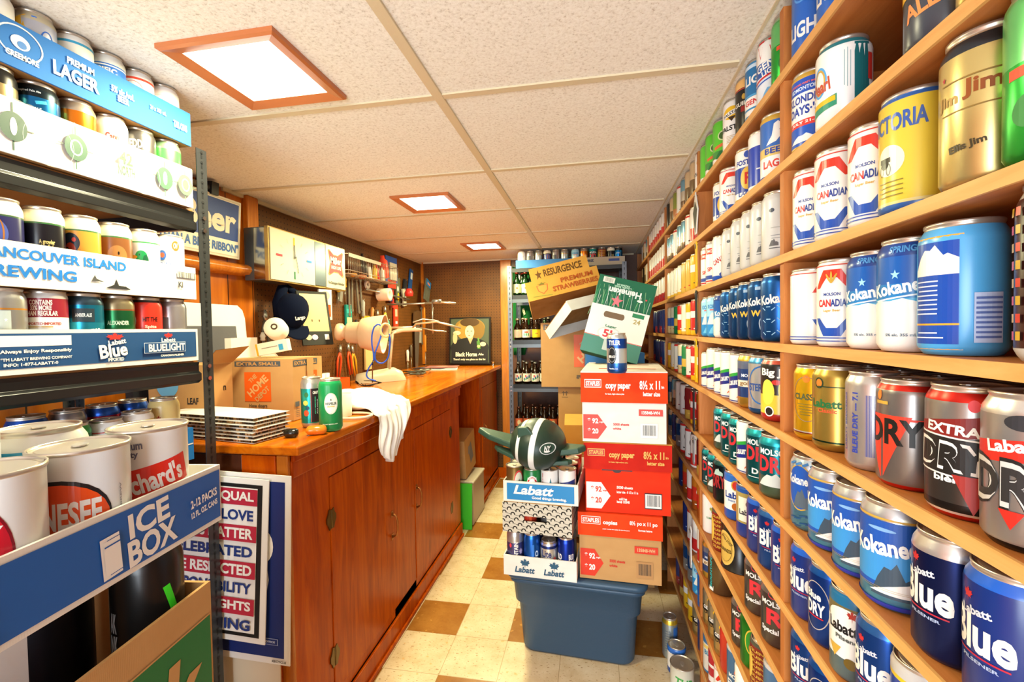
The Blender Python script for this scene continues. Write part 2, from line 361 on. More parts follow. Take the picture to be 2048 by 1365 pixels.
design('pearl', 'white and teal can with yellow ribbon and gold crest', 'std', 'paint', [(.9, W_), (1, '#1c7078')],
       [('O', -.55, .56, .75, .36, LB), ('O', -.55, .56, .62, .30, GO), ('T', 'Pearl', -.5, .50, .9, .16, '#b8482c', 6), ('P', SWOOSH, -.5, .26, 1.4, .2, '#2c8a6a'), ('P', SWOOSH, -.5, .3, 1.3, .09, Y_), ('R', 1.1, .5, .62, .78, '#1c6468'), ('R', .45, .62, .03, .4, '#9ab0b4'), ('R', .55, .62, .03, .44, '#9ab0b4'), ('R', .65, .6, .03, .4, '#9ab0b4'), ('R', 1.45, .62, .25, .3, '#c8342c')])
design('bumble', 'black and grey can with yellow band', 'std', 'paint', [(.36, '#3a3e48'), (.62, '#2a2c34'), (.72, Y_), (1, '#3e3a40')], [('T', 'ALE', -.2, .32, 1.0, .14, '#e48a4a', 10), ('P', SWOOSH, 0, .55, 2.6, .25, Y_), ('M', 0, .86, 1.5, .2, '#8a2430')])
design('gold', 'plain pale gold can', 'std', 'metal', [(1, '#c8ac68')], [('R', 0, .5, 1, .02, '#80682c')])
design('victoria', 'yellow can with a small carriage drawing', 'old', 'paint', [(.075, '#2c5ca0'), (.10, '#d8c880'), (.93, '#d8bc3c'), (.97, '#2c5ca0'), (1, '#d8c880')],
       [('T', 'VICTORIA', -.25, .76, 1.9, .15, '#34559c'), ('E', -.35, .45, .95, .26, '#e8e4c4'), ('E', -.5, .43, .32, .09, '#3a3a34'), ('O', -.62, .38, .16, .1, '#2c2c28'), ('O', -.35, .38, .16, .1, '#2c2c28'), ('R', -.48, .46, .4, .04, '#34342c'), ('E', 1.35, .42, .85, .62, '#232a44'), ('O', 1.35, .42, .85, .62, '#d8e0e8')] + [('R', -.3, .27-.04*i, .8, .008, '#7a6a2c') for i in range(4)])
design('jim', 'pale gold can lettered Jim with a dark neck', 'std', 'metal', [(.86, '#cdb878'), (.95, '#3c4048'), (1, '#d0c4a0')],
       [('T', 'Jim', .3, .62, .8, .13, '#8a4414'), ('T', 'Jim', -.5, .58, .6, .10, '#b08c48'), ('S', -.6, .74, .14, .05, '#b02c3c'), ('R', .1, .50, 1.5, .008, '#8a6a2c'), ('R', .1, .70, 1.5, .008, '#8a6a2c'), ('T', 'Ellis Jim', .0, .26, .8, .06, '#3a2c14', 8), ('R', 1.15, .5, .12, .7, '#cfd430')])
design('greenbig', 'glossy green can with a red ribbon', 'std', 'metal', [(.55, '#2ca03c'), (.9, '#6ec878'), (1, '#a8c8a0')], [('R', 0, .5, 1.2, .06, '#d84a28'), ('S', 0, .74, .5, .14, '#c8f0c0'), ('E', 0, .28, 1, .2, '#1c7c30')])
design('classic', 'yellow can lettered CLASSIC in a thin ring', 'std', 'metal', [(.09, '#e0b020'), (.105, '#903020'), (.12, W_), (1, '#e4b41c')], [('O', 0, .55, 1.6, .6, '#8a7460', 0, .2), ('E', 0, .82, .36, .10, '#d87c28'), ('T', 'CLASSIC', 0, .58, 1.35, .085, '#4a5438')] + [('R', -.05+.03*(i % 2), .48-.035*i, .9-.1*i, .010, '#7a6a24') for i in range(5)])
design('labgold', 'dull gold can with dark green lettering att', 'std', 'metal', [(.10, '#a88c3c'), (.12, '#1c3420'), (1, '#b09444')], [('T', 'Labatt', -.1, .56, 1.35, .10, '#1c6434'), ('T', 'Classic', 0, .48, .8, .05, '#c8542c'), ('O', -.35, .80, .42, .13, '#1c3420'), ('E', -.35, .80, .3, .09, '#c87428'), ('R', .2, .76, 1.2, .012, '#1c3420'), ('R', 1.2, .45, .02, .6, '#6a5420')])
design('bleue', 'silver can with blue upright lettering BLEUE DRY 7.1', 'std', 'metal', [(1, '#c4c0bc')], [('T', 'BLEUE DRY --- 7.1', -.25, .48, .62, .24, '#2c3c98', 90), ('B', .45, .46, .62, .62, '#3c4c9c', 0), ('T', 'LABATT BREWERIES', -.75, .48, .6, .1, '#4c58a0', 90)])
design('dryred', 'silver grey can with black RY on a red triangle', 'std', 'metal', [(.045, '#c82418'), (.90, '#8a8480'), (.95, '#d02c20'), (1, S_)], [('P', TRI, -.5, .36, 1.9, .62, '#dc3a24'), ('R', -.1, .64, 2.2, .02, '#dc3a24'), ('T', 'DRY', -.15, .52, 1.9, .24, '#14120e'), ('E', -.6, .85, .2, .09, '#e07c2c'), ('R', -.5, .78, .5, .03, GO)])
design('extdry', 'black and silver can with white outlined capitals', 'std', 'metal', [(.04, '#c02418'), (.06, W_), (.12, '#2a2624'), (.62, '#4e4a46'), (.88, '#9c9894'), (.95, '#cc2a20'), (1, S_)],
       [('P', SWOOSH, 0, .68, 2.1, .24, '#7c1c18'), ('T', 'EXTRA', 0, .675, 1.3, .075, W_, -4), ('R', -.05, .47, 2.25, .30, '#dcd8d4', -4), ('R', -.05, .47, 2.15, .275, '#1a1816', -4), ('T', 'DRY', -.05, .47, 1.9, .22, '#dcd8d4', -4), ('T', 'DRY', -.05, .47, 1.72, .17, '#1a1816', -4), ('T', 'bière', 0, .30, .8, .05, W_), ('P', TRI, .5, .2, .9, .28, '#a02820'), ('E', .5, .86, .26, .09, '#d83a40')])
design('extdry2', 'silver can with large silver DRY on red and black', 'std', 'metal', [(.05, '#1c1c1c'), (.86, '#a8a4a2'), (1, '#d0ccc8')], [('P', SWOOSH, 0, .64, 2.4, .22, '#c8281c'), ('E', .2, .82, .7, .10, '#2c2c30'), ('T', 'Labatt', 0, .67, 1.1, .08, W_, 8), ('T', 'DRY', .05, .42, 2.3, .34, '#1c1a1a'), ('T', 'DRY', .05, .42, 2.15, .29, '#c4c0bc'), ('T', 'DRY', .05, .42, 1.95, .22, '#2c2a2a'), ('P', TRI, 0, .2, .5, .12, '#c8281c')])
KM = [('R', 0, .86, 6.3, .018, GO), ('R', 0, .52, 2.2, .64, '#1c50a8'), ('R', 0, .40, 2.2, .3, '#3a8ccc'), ('M', .35, .30, 1.3, .34, '#3a4c5c'), ('P', [(-.5, -.5), (.5, -.5), (.5, .5), (.1, .2), (-.1, .0)], .35, .24, 1.4, .16, W_), ('T', 'Kokanee', 0, .60, 1.95, .17, '#f2f0ec', 6), ('E', 0, .76, .8, .035, '#7ca8d8'), ('O', 0, .20, 2.2, .02, GO), ('R', 0, .05, 4, .05, '#2c3ca8')]
design('koka', 'silver topped blue can with snowy mountain', 'std', 'metal', [(.2, '#5ca4cc'), (.84, '#1c50a8'), (1, '#c8ccd0')], KM)
design('kokawave', 'pale blue can with dark waves and a gold arc', 'std', 'metal', [(.36, '#5c9cc0'), (1, '#bcd0dc')], [('E', -.2, .58, 1.5, .62, GO), ('E', -.2, .58, 1.42, .58, '#1c50a8'), ('M', -.1, .44, .9, .26, '#54606c'), ('T', 'Kokanee', -.25, .68, 1.3, .12, W_)] + [('R', -.6+.3*(i % 4), .06+.05*(i//2), .4, .014, '#1c4c7c', 12) for i in range(8)] + [('R', -.6+.35*i, .90, .3, .03, '#2c6ca8', 30) for i in range(5)])
BL = [('T', 'Blue', -.05, .53, 1.6, .26, W_), ('L', -.3, .78, .3, .10, '#c0282c'), ('T', 'Labatt', -.1, .685, .8, .06, '#c8ccd8', 10), ('R', 0, .38, 1.3, .012, '#b0283c'), ('T', 'PILSENER', 0, .34, .9, .025, '#9aa8c8')]
design('blue', 'navy can with white letters below red leaf', 'std', 'paint', [(.88, '#122c70'), (1, '#1c58b8')], BL)
design('bluesilver', 'navy can with a bare silver neck', 'std', 'metal', [(.85, '#14245c'), (1, '#d4d0cc')], BL)
design('bluelt', 'mid blue can with big white letters', 'std', 'metal', [(.88, '#1c4ca4'), (1, '#3c78c8')], BL + [('R', .95, .48, .35, .3, '#c8ccd4')])
design('bluedry', 'blue can with a thin silver ring', 'std', 'metal', [(.88, '#14409c'), (1, '#2468c8')], [('O', -.1, .5, 1.4, .6, '#b0a8a4', 0, .25), ('T', 'Blue', -.2, .62, .8, .10, W_), ('T', 'DRY', -.1, .46, .95, .16, W_), ('R', -.1, .36, .8, .014, R_)])
design('pils', 'white and gold label can lettered Labatt with blue neck', 'old', 'paint', [(.25, '#4c5c5c'), (.66, '#e4e0d8'), (.84, '#6c6038'), (1, '#1c648c')], [('E', 0, .7, 1.6, .24, '#e4e0d8'), ('L', .25, .76, .4, .14, '#a82c24'), ('T', "Labatt's", -.02, .60, 1.5, .13, '#14181c'), ('T', 'Pilsener', .1, .48, 1.0, .05, '#505450'), ('E', .2, .22, .5, .12, '#6a5420'), ('P', TRI, -.45, .3, .6, .14, GO)])
design('bluegold', 'blue can with a yellow and white curved band', 'old', 'paint', [(.06, GO), (.82, '#1c3c94'), (.86, '#d8b428'), (1, '#b8b4b0')], [('P', SWOOSH, 0, .62, 2.2, .25, '#d8b428'), ('P', SWOOSH, 0, .56, 2.2, .22, W_), ('T', "Labatt's", 0, .40, 1.4, .12, W_)])
design('bluewave', 'blue can with light swirls lettered LIGHT', 'old', 'paint', [(1, '#1c5cb4')], [('E', -.2, .74, .8, .2, '#4c90d4'), ('E', -.2, .74, .66, .15, '#1c5cb4'), ('T', 'LIGHT', 0, .3, 1.8, .20, W_), ('T', 'OLD STYLE', 0, .86, 1.2, .04, '#9cc0e8'), ('E', -.4, .95, .3, .06, '#d83c2c')])
# second bay
design('fosters', 'white and blue can with red F in a gold oval', 'old', 'paint', [(.06, GO), (.94, W_), (1, GO)], [('R', 0, .40, 2.4, .46, '#1c3c94'), ('E', 0, .42, 1.0, .42, '#e0b040'), ('T', 'F', 0, .42, .4, .22, '#c8281c'), ('T', "FOSTER'S", 0, .72, 1.7, .10, '#1c3c94'), ('T', 'LAGER', 0, .14, 1.3, .09, '#1c3c94'), ('E', 0, .86, .5, .13, '#2c4ca8')])
design('whiteblue', 'white topped blue can with a gull emblem', 'old', 'paint', [(.08, W_), (.74, '#1c3ca4'), (1, W_)], [('S', 0, .60, .3, .1, W_), ('T', 'O', .5, .62, .4, .12, W_), ('R', -.2, .35, .3, .02, W_)])
design('goldblue', 'gold topped blue can with a rearing white horse', 'old', 'paint', [(.05, '#2c4ca8'), (.34, W_), (.48, '#d8b868'), (.88, '#2c64b4'), (1, GO)], [('P', [(-.5, -.5), (-.2, -.1), (-.1, .4), (.1, .5), (.3, .3), (.15, .1), (.5, -.3), (.2, -.2), (0, -.4)], 0, .68, 1.1, .34, W_), ('T', 'BEER', 0, .42, 1.3, .09, '#1c3c94'), ('T', 'LAGER', 0, .22, 1.5, .12, '#d83c2c')])
design('falstaff', 'tall white can with a gold shield and black lettering STAFF', 'old', 'paint', [(1, W_)], [('E', -.2, .72, 1.5, .26, Y_), ('R', -.2, .72, 1.7, .09, W_, 14), ('T', 'FALSTAFF', -.2, .72, 1.4, .06, '#2a2418', 14), ('P', TRI, -.2, .60, .6, .10, '#3a2410'), ('T', 'FALSTAFF', -.1, .43, 2.2, .10, '#1c1a18')] + [('R', 0, .27-.03*i, 1.2, .008, '#b08c3c') for i in range(5)])
design('stout', 'black can with tan top and gold harp lettering NNE', 'old', 'paint', [(.80, '#14100e'), (1, '#e4b068')], [('R', 0, .78, 3, .015, '#c83c2c'), ('E', -.3, .64, .25, .10, GO), ('T', 'GUINNESS', 0, .52, 2.2, .075, '#e0d8c8'), ('T', 'STOUT', .2, .61, .9, .05, GO), ('R', .1, .42, 1.2, .10, '#8c1c1c')])
design('genlight', 'tall blue can lettered LIGHT and GENESEE', 'old', 'paint', [(.08, '#2c84b8'), (.12, W_), (.38, W_), (.86, '#1c6ca4'), (.92, '#c8dcec'), (1, '#2c84b8')], [('T', 'LIGHT', 0, .66, 2.0, .15, W_), ('R', 0, .40, 2.6, .03, '#4c9ccc'), ('T', 'GENESEE', 0, .29, 2.0, .09, '#c8342c'), ('R', 0, .18, 2.6, .03, '#2c84b8')])
design('genny', 'tall white and blue can with red rays lettered NNY', 'old', 'paint', [(.42, '#d8dce4'), (.64, '#1c54a4'), (1, W_)], [('P', TRI, -.7, .84, .5, .28, R_), ('P', TRI, 0, .84, .45, .28, R_), ('P', TRI, .7, .84, .5, .28, R_), ('T', 'GENNY', 0, .60, 2.0, .12, W_, 12), ('T', 'LIGHT', 0, .48, 1.2, .09, W_, 12), ('R', 0, .42, 2.4, .03, R_, 12), ('R', 0, .36, 2.4, .02, B_, 12), ('M', 0, .15, 1.2, .2, '#6ca4d0')])
design('gumby', 'bright green can with a brown emblem', 'old', 'paint', [(.14, W_), (.3, '#3c8c3c'), (1, '#5cc030')], [('E', 0, .62, .9, .22, '#3c5c28'), ('O', 0, .62, .9, .22, '#c8d4a0'), ('R', 0, .42, 1.6, .07, '#d86c38', 15), ('M', 0, .22, 1.4, .2, '#1c6c34')])
design('greentree', 'light green can with dark trees', 'old', 'paint', [(.12, W_), (1, '#60c838')], [('M', -.1, .45, .5, .6, '#1c6c34'), ('M', .4, .4, .4, .5, '#1c6c34'), ('T', 'LAGER', 0, .10, 1.0, .04, '#1c6c34')])
design('coors', 'plain silver white can with small black emblem', 'std', 'paint', [(1, '#c8c8c4')], [('E', -.3, .72, .3, .06, '#343c50'), ('M', -.2, .26, .5, .10, '#5c5c60'), ('R', 0, .18, .9, .012, '#4a4c54'), ('R', 0, .36, .7, .008, '#84868c'), ('R', 0, .32, .6, .008, '#84868c'), ('R', 0, .47, .7, .006, '#94968c')])
design('sport', 'white can with red blocks lettered SPORT', 'old', 'paint', [(.05, W_), (.08, R_), (.92, W_), (1, S_)], [('R', 0, .76, 6.3, .14, '#d8382c'), ('T', 'MOLSON', 0, .76, 1.6, .07, W_), ('T', 'SPORT', 0, .34, 1.6, .10, '#d8382c'), ('S', 0, .54, .4, .16, '#2c64a8'), ('R', 0, .15, 6.3, .09, '#2c4ca0')])
design('hexslant', 'white can with slanting red and blue bars lettered ADI', 'old', 'paint', [(.12, B_), (1, W_)], [('R', .5, .82, 1.2, .16, '#d8382c', 38), ('R', .3, .2, 1.2, .12, '#2c4ca0', 38), ('T', 'CANADIAN', 0, .5, 2, .12, '#b8303c', 25)])
design('lightmtn', 'sky blue can with white snowy peaks', 'std', 'paint', [(.5, '#2c90d4'), (1, '#9cd4ec')], [('M', 0, .48, 1.9, .34, W_), ('T', 'KOKANEE', 0, .74, 1.7, .10, '#3484c4'), ('R', 0, .66, 1.2, .03, '#d86c6c'), ('M', .1, .2, 1.7, .22, '#6cbce4')])
design('kokatall', 'blue can lettered anee with a white spray pattern', 'std', 'metal', [(1, '#1c58a0')], [('T', 'Kokanee', 0, .63, 2.0, .14, W_, 6)] + [('R', -.7+.28*(i % 6), .12+.09*(i//6)*2 + .03*(i % 2), .25, .012, '#8cbce0', 40*((i % 3)-1)) for i in range(18)])
design('kokared', 'deep blue can with silver picture frames and yellow word', 'std', 'metal', [(1, '#164884')], [('T', 'Kokanee', 0, .64, 2.0, .13, W_, 6), ('T', 'WIN', -.1, .44, 1.2, .10, '#e4b43c'), ('O', .1, .24, .5, .26, '#b8c8d8', 12), ('R', .2, .84, 1.2, .05, '#9cb8d4')])
design('laur', 'white can with green and blue slanting band lettered Laurentide', 'old', 'paint', [(1, W_)], [('P', SWOOSH, 0, .52, 2.6, .42, '#2c9c3c'), ('P', SWOOSH, 0, .46, 2.6, .40, '#1c2c7c'), ('T', 'Laurentide', 0, .46, 2.4, .13, W_, 10), ('E', .2, .84, .35, .12, GO), ('T', 'ALE', 0, .14, .7, .05, '#d86c38'), ('R', 0, .05, 6.3, .02, '#2c3c8c')])
design('mgolden', 'gold and blue can lettered lden', 'std', 'metal', [(.2, GO), (.72, '#3c5ca8'), (.86, '#7c8cb0'), (1, '#d0b450')], [('R', 0, .45, 2.2, .12, '#d8d0c0'), ('T', 'golden', 0, .45, 1.6, .10, '#8c6c3c'), ('T', 'MOLSON', 0, .60, 1.3, .06, '#d0d8e8')])
design('spring', 'silver can with blue ring lettered SPRING', 'std', 'metal', [(.10, '#2c64a8'), (.86, '#c4c8cc'), (1, '#4c94c8')], [('O', 0, .5, 2.0, .66, '#2c64a8', 0, .4), ('T', 'STERLING', 0, .46, 1.8, .13, '#2c4c8c')])
design('bigtop', 'black and yellow comic can lettered Jer with red base', 'std', 'paint', [(.12, '#a8241c'), (.42, '#d8c43c'), (.9, '#1c1814'), (1, '#c8543c')], [('E', -.5, .46, .8, .4, '#e8d850'), ('E', .5, .5, .8, .44, '#e8d850'), ('T', 'Big Jer', 0, .76, 1.9, .15, W_), ('E', 0, .62, .5, .08, '#c8342c'), ('E', -.4, .16, .55, .16, '#2c2420'), ('O', -.4, .16, .55, .16, W_)])
design('mdry', 'teal can with big red capitals', 'std', 'metal', [(.10, '#1c8088'), (.84, '#14666c'), (1, '#2cb4bc')], [('T', 'MOLSON', 0, .74, 1.8, .10, '#dce4e4'), ('T', 'DRY', 0, .54, 1.9, .26, '#c82c34'), ('T', 'Dry', 0, .22, 1.0, .13, '#dce4e4'), ('R', 0, .13, 1.6, .012, '#dce4e4')])
design('mdrymtn', 'teal can with red Y over a snowy landscape', 'std', 'metal', [(.35, '#5c7c68'), (.84, '#14707a'), (1, '#2cb8c8')], [('T', 'MOLSON', 0, .74, 1.8, .10, '#e8f0f0'), ('T', 'DRY', 0, .54, 1.9, .26, '#c82c34'), ('M', 0, .30, 2.0, .22, '#c8d0cc')])
design('blackdry', 'very dark teal can with red lettering', 'std', 'metal', [(.86, '#10242a'), (1, '#2c5c5c')], [('T', 'DRY', -.5, .5, 1.2, .3, '#9c2428'), ('M', -.5, .72, .8, .16, '#a8c4bc'), ('R', .75, .2, .5, .24, '#a8b0b4')])
design('labx', 'blue and white can lettered abatt with a red emblem', 'old', 'paint', [(.22, '#1c4c9c'), (.80, W_), (1, '#2c64b4')], [('E', 0, .74, .7, .22, GO), ('E', 0, .74, .52, .17, '#c82c24'), ('T', 'Labatt', 0, .53, 1.8, .14, '#1c3c8c'), ('E', 0, .30, .6, .16, '#b8641c'), ('T', 'Extra Stock', 0, .42, 1.2, .05, '#5c7cac')])
design('labb', 'navy can with cream label lettered tts', 'old', 'paint', [(.28, '#1c347c'), (.86, '#a08c4c'), (1, '#1c4c94')], [('R', 0, .55, 1.6, .46, '#e4dcc8'), ('T', "Labatt's", 0, .50, 1.4, .11, '#2c2c38'), ('E', 0, .66, .4, .12, '#6c4c2c')])
design('whitegreen', 'white can with small gold leaves and green word', 'old', 'paint', [(1, W_)], [('E', 0, .66, .3, .09, '#a8a83c', 30), ('E', .15, .60, .3, .09, '#8c9c34', -30), ('T', 'COMFORT', 0, .42, 1.0, .05, '#2c7c3c')])
design('guinred', 'dark red can with repeated gold lettering', 'old', 'paint', [(.9, '#7c1c14'), (1, '#4c4c3c')], [('T', 'GUINNESS', 0, .12+.1*i, 2.0, .06, '#c89c3c') for i in range(8)] + [('E', -1.1, .5, .7, .6, '#e0b84c')])
design('guin', 'broad black can with a cream oval stout label', 'steel', 'paint', [(.97, '#15120f'), (1, '#6c6a5c')], [('E', -.75, .46, 1.25, .74, '#d8b45c'), ('E', -.75, .46, 1.1, .66, '#c8a44c'), ('O', -.75, .46, 1.0, .58, '#5c3c14', 0, .2), ('T', 'EXTRA STOUT', -.6, .64, .8, .06, '#3c2810', -30), ('T', 'GUINNESS', -.75, .42, .9, .08, '#3c2810'), ('T', 'ST. JAMES GATE DUBLIN', .45, .4, .5, .05, '#c8c0b0', 90)])
design('molr', 'dark grey can with a large red R', 'std', 'metal', [(.86, '#5c5650'), (1, '#8c8880')], [('E', -.2, .86, .5, .12, '#b82c34'), ('T', 'MOLSON', 0, .72, 1.8, .09, '#e0dcd8'), ('T', 'R', -.05, .50, 1.0, .26, '#d83038'), ('T', 'Special Dry', 0, .27, 1.8, .11, '#e0dcd8')])
design('teastripe', 'khaki brown can with white and teal side stripe', 'std', 'metal', [(.86, '#6c5c40'), (1, '#a09c90')], [('R', -.7, .5, .42, .86, W_), ('T', 'MOUNTAIN', -.7, .5, .7, .2, '#2ca4a4', 90), ('R', .4, .6, .4, .12, '#a83c34', 20)])
design('keystone', 'gold and grey can lettered CRAFT in black', 'std', 'metal', [(.18, '#b08c4c'), (.42, '#c8a868'), (.56, '#2c2824'), (1, '#a89c80')], [('T', 'GENUINE', 0, .52, 1.8, .09, W_), ('T', 'DRAFT', 0, .40, 1.6, .09, '#2c2420'), ('E', 0, .74, .8, .16, Y_)])
design('export', 'blue grey can lettered TRA over a red ship', 'old', 'paint', [(.9, '#3c6488'), (1, S_)], [('M', 0, .6, .7, .26, '#c85c34'), ('T', 'MOLSON', 0, .40, 1.6, .09, W_), ('T', 'EXTRA', 0, .22, 1.9, .16, W_)])
design('greenox', 'green can with a gold and red crest', 'std', 'metal', [(1, '#2c8c2c')], [('E', 0, .55, 1.1, .5, '#d8b43c'), ('E', 0, .55, .96, .44, '#2c8c2c'), ('E', 0, .45, .5, .18, '#c84c24')])
design('redcan', 'tall plain red can', 'std', 'paint', [(1, '#b8301c')], [('R', .2, .5, .3, .5, '#d8542c')])
design('redstripe', 'red and white diagonally striped can', 'old', 'paint', [(1, '#b42430')], [('P', SWOOSH, 0, .3, 2.6, .24, W_), ('P', SWOOSH, 0, .62, 2.6, .12, W_)])
design('busch', 'cream can with blue lettering SCH and mountain top', 'old', 'paint', [(.10, '#3c7ca8'), (.78, '#dcd8cc'), (1, '#3c6c9c')], [('P', SWOOSH, 0, .72, 2.2, .14, '#e8c868'), ('T', 'BUSCH', 0, .56, 1.7, .13, '#3c84a8'), ('E', 0, .34, .6, .18, '#2c2c28')])
# trays on the left
design('limewhite', 'white and blue can with yellow ring', 'std', 'paint', [(.80, '#e4e4e0'), (1, '#e8e8e4')], [('R', -1.0, .6, .9, .7, '#1c6cb4'), ('E', .35, .60, .7, .24, Y_), ('O', .55, .52, .7, .3, '#1c84c8')])
design('corona', 'silver and blue can with gold lettering', 'std', 'metal', [(.84, '#b4b8c8'), (1, '#c8c0a8')], [('P', SWOOSH, -.6, .7, 1.2, .4, '#d8a828'), ('R', .35, .65, .22, .5, '#2c6cc4'), ('O', .9, .62, .6, .24, '#2c5cb0')])
design('whiteteal', 'white can with a blue hoop below the rim', 'std', 'paint', [(.82, '#dcdad0'), (.86, '#2c94bc'), (1, '#e0ded8')])
design('pacific', 'white can with a blue band', 'std', 'paint', [(.60, W_), (.76, '#2068bc'), (.78, W_), (.80, '#2068bc'), (1, '#d4d4d0')], [('T', 'PACIFIC', 0, .68, 1.7, .10, W_)])
design('whitered', 'white can with a red hoop and thin red swirl', 'std', 'paint', [(.80, W_), (.84, '#e0442c'), (1, '#e0dcd8')], [('O', .1, .64, 1.1, .26, '#e06c4c', 0, .3)])
design('whiteplain', 'white can with a faint pink swirl', 'std', 'paint', [(1, '#e8e4e2')], [('O', .1, .68, 1.0, .2, '#d8bcc0', 0, .3), ('T', 'Light', .2, .66, .8, .08, '#b8b4c8')])
design('goldblack', 'shiny gold can with dark small lettering', 'std', 'metal', [(.78, '#a89468'), (1, '#2c2a28')], [('T', 'LAGER', .1, .80, .9, .05, '#c8c0a0')])
design('paleale', 'deep blue can with circular lettering and black neck', 'std', 'metal', [(.80, '#1464a0'), (.90, '#1c2830'), (1, '#2a2e30')], [('O', -.1, .52, 1.3, .34, '#c8e0ec', 0, .25), ('T', 'BAY PALE ALE', -.05, .64, 1.1, .06, '#d8e8f0'), ('T', 'Inspired Pale Ale', 0, .86, 1.0, .035, '#c0c8cc'), ('R', .5, .74, .5, .04, '#3cb0dc', 15)])
design('ipa', 'glossy orange can lettered PA with white bars', 'std', 'metal', [(.84, '#d4761a'), (1, '#b8a898')], [('T', 'IPA', -.7, .62, .9, .2, '#d8dcf0')] + [('R', .25+.12*i, .56-.02*i, .05, .22, '#f0d8b0') for i in range(5)])
design('cannon', 'white can with red lettering and sky blue cloud', 'std', 'paint', [(.52, '#8ccce0'), (1, '#dcdcdc')], [('E', -.2, .56, 1.4, .22, W_), ('T', 'Cann', .45, .68, .7, .10, '#c8483c'), ('T', 'ton', -.9, .76, .5, .10, '#d8382c'), ('T', 'B', .6, .58, .3, .08, '#c8483c')])
design('shredder', 'grey metal can lettered SHREDDER', 'std', 'metal', [(1, '#6c6864')], [('T', 'SHREDDER', 0, .74, 1.9, .13, '#dcdcdc'), ('S', -.1, .52, .7, .14, '#5c6cb0'), ('S', .2, .48, .5, .10, '#b8c8dc')])
design('lime', 'light green can', 'std', 'metal', [(.84, '#6cdc74'), (1, '#a8d8a8')], [('T', 'ER', -.7, .66, .5, .12, '#c8d84c')])
CRM = '#e8e0c8'
design('deer', 'cream necked can with brown antlers on violet', 'std', 'paint', [(.78, '#2c2c58'), (.80, '#3c5c3c'), (1, CRM)], [('E', 0, .58, 1.4, .36, '#4c5ca0'), ('O', -.3, .6, .7, .4, '#8c5424', 0, 1.2), ('O', .3, .58, .5, .34, '#a86c34', 0, 1.2), ('E', 0, .4, .5, .16, '#5c3414')])
design('blackcream', 'cream necked black can with small gold text', 'std', 'paint', [(.78, '#14141a'), (.80, '#3c6c3c'), (1, CRM)], [('T', 'A growler\nis called\nafter this', .5, .5, .7, .18, '#c8b878'), ('O', -.6, .42, .45, .2, '#4c5c48')])
design('duck', 'cream necked orange can with a dark duck head', 'std', 'paint', [(.78, '#d09038'), (.80, '#3c6c3c'), (1, CRM)], [('E', -.2, .62, .95, .26, '#1c2434'), ('E', -.2, .50, .6, .24, '#a8341c'), ('E', -.35, .46, .3, .2, '#14141c'), ('E', .1, .42, .4, .22, '#2c1c24'), ('E', .0, .38, .2, .1, '#e0dcd0'), ('E', .0, .66, .2, .06, '#c83c2c')])
design('beaver', 'cream necked brown can with a beaver face', 'std', 'paint', [(.78, '#7c4c28'), (.80, '#3c6c3c'), (1, CRM)], [('E', .5, .52, 1.1, .30, '#9c6c3c'), ('E', .4, .40, .9, .20, '#c8a878'), ('E', .55, .56, .1, .05, '#1c1410'), ('E', .15, .46, .18, .06, '#2c1c14')])
design('mallard', 'white can with a green headed mallard', 'std', 'paint', [(.78, '#dcdcdc'), (.80, '#3c8c4c'), (1, CRM)], [('E', .2, .58, .7, .17, '#1c8c4c'), ('E', .45, .50, .35, .20, '#1c5c3c'), ('E', -.3, .565, .55, .05, '#d8942c'), ('E', .6, .40, .6, .16, '#8c5438'), ('R', .5, .46, .4, .02, W_, -20), ('E', .1, .60, .06, .03, '#0c0c0c')])
design('vienna', 'white and blue can lettered Old Vienna', 'old', 'paint', [(.40, '#1c54b0'), (.60, '#a8b0c0'), (1, W_)], [('E', -.1, .46, 1.6, .16, '#1c54b0'), ('T', 'Old', 0, .52, .7, .08, W_), ('T', 'Vienna', 0, .40, 1.6, .13, W_), ('E', -.1, .66, .5, .16, '#2c64b4'), ('E', -.1, .66, .3, .08, '#d85c3c'), ('E', .75, .82, .5, .16, '#e06c2c'), ('T', 'OV', .75, .82, .3, .09, W_)])
design('silver', 'brushed silver can with a thin orange hoop', 'std', 'metal', [(.74, '#a8a8a4'), (.76, '#e09c3c'), (1, '#b0b0ac')], [('R', .4, .50, .5, .46, '#b4bcb0'), ('S', .45, .62, .15, .05, W_)])
design('oldmil', 'maroon and white can lettered Old Mil', 'old', 'paint', [(.38, '#b4242c'), (.66, W_), (.90, '#8c2030'), (1, S_)], [('T', 'CONTAINS\n33% MORE\nTHAN REGULAR', .1, .78, 1.5, .20, '#ecdcd0'), ('T', 'IMPORTED·IMPORTED', .2, .58, 1.6, .035, '#b04838'), ('R', -.1, .54, 1.4, .012, GO), ('T', 'Old\nMilwaukee', .15, .38, 1.6, .22, W_)])
design('whistle', 'teal can lettered WHISTLE STOP', 'std', 'metal', [(.34, '#2c3c54'), (.60, '#2898b8'), (.84, '#1c7ca0'), (1, '#3c5464')], [('T', 'WHISTLE STOP', .3, .44, 1.8, .12, W_, 8), ('R', .3, .70, 1.1, .18, '#24343c'), ('T', "AMBER ALE", .3, .70, .8, .05, '#c8d0d0'), ('R', .3, .22, 1.4, .02, GO), ('T', 'ALE', .7, .37, .4, .04, '#e09c3c', 8)])
design('alex', 'green can lettered ALEXANDER', 'std', 'metal', [(.78, '#246c40'), (.80, '#a8603c'), (1, '#9c9070')], [('T', "ALEXANDER", .4, .60, 1.2, .06, '#c8dcc0'), ('E', .9, .42, .4, .16, '#b87c4c')] + [('R', .1, .3-.04*i, 1.0, .012, '#6c9c74') for i in range(3)])
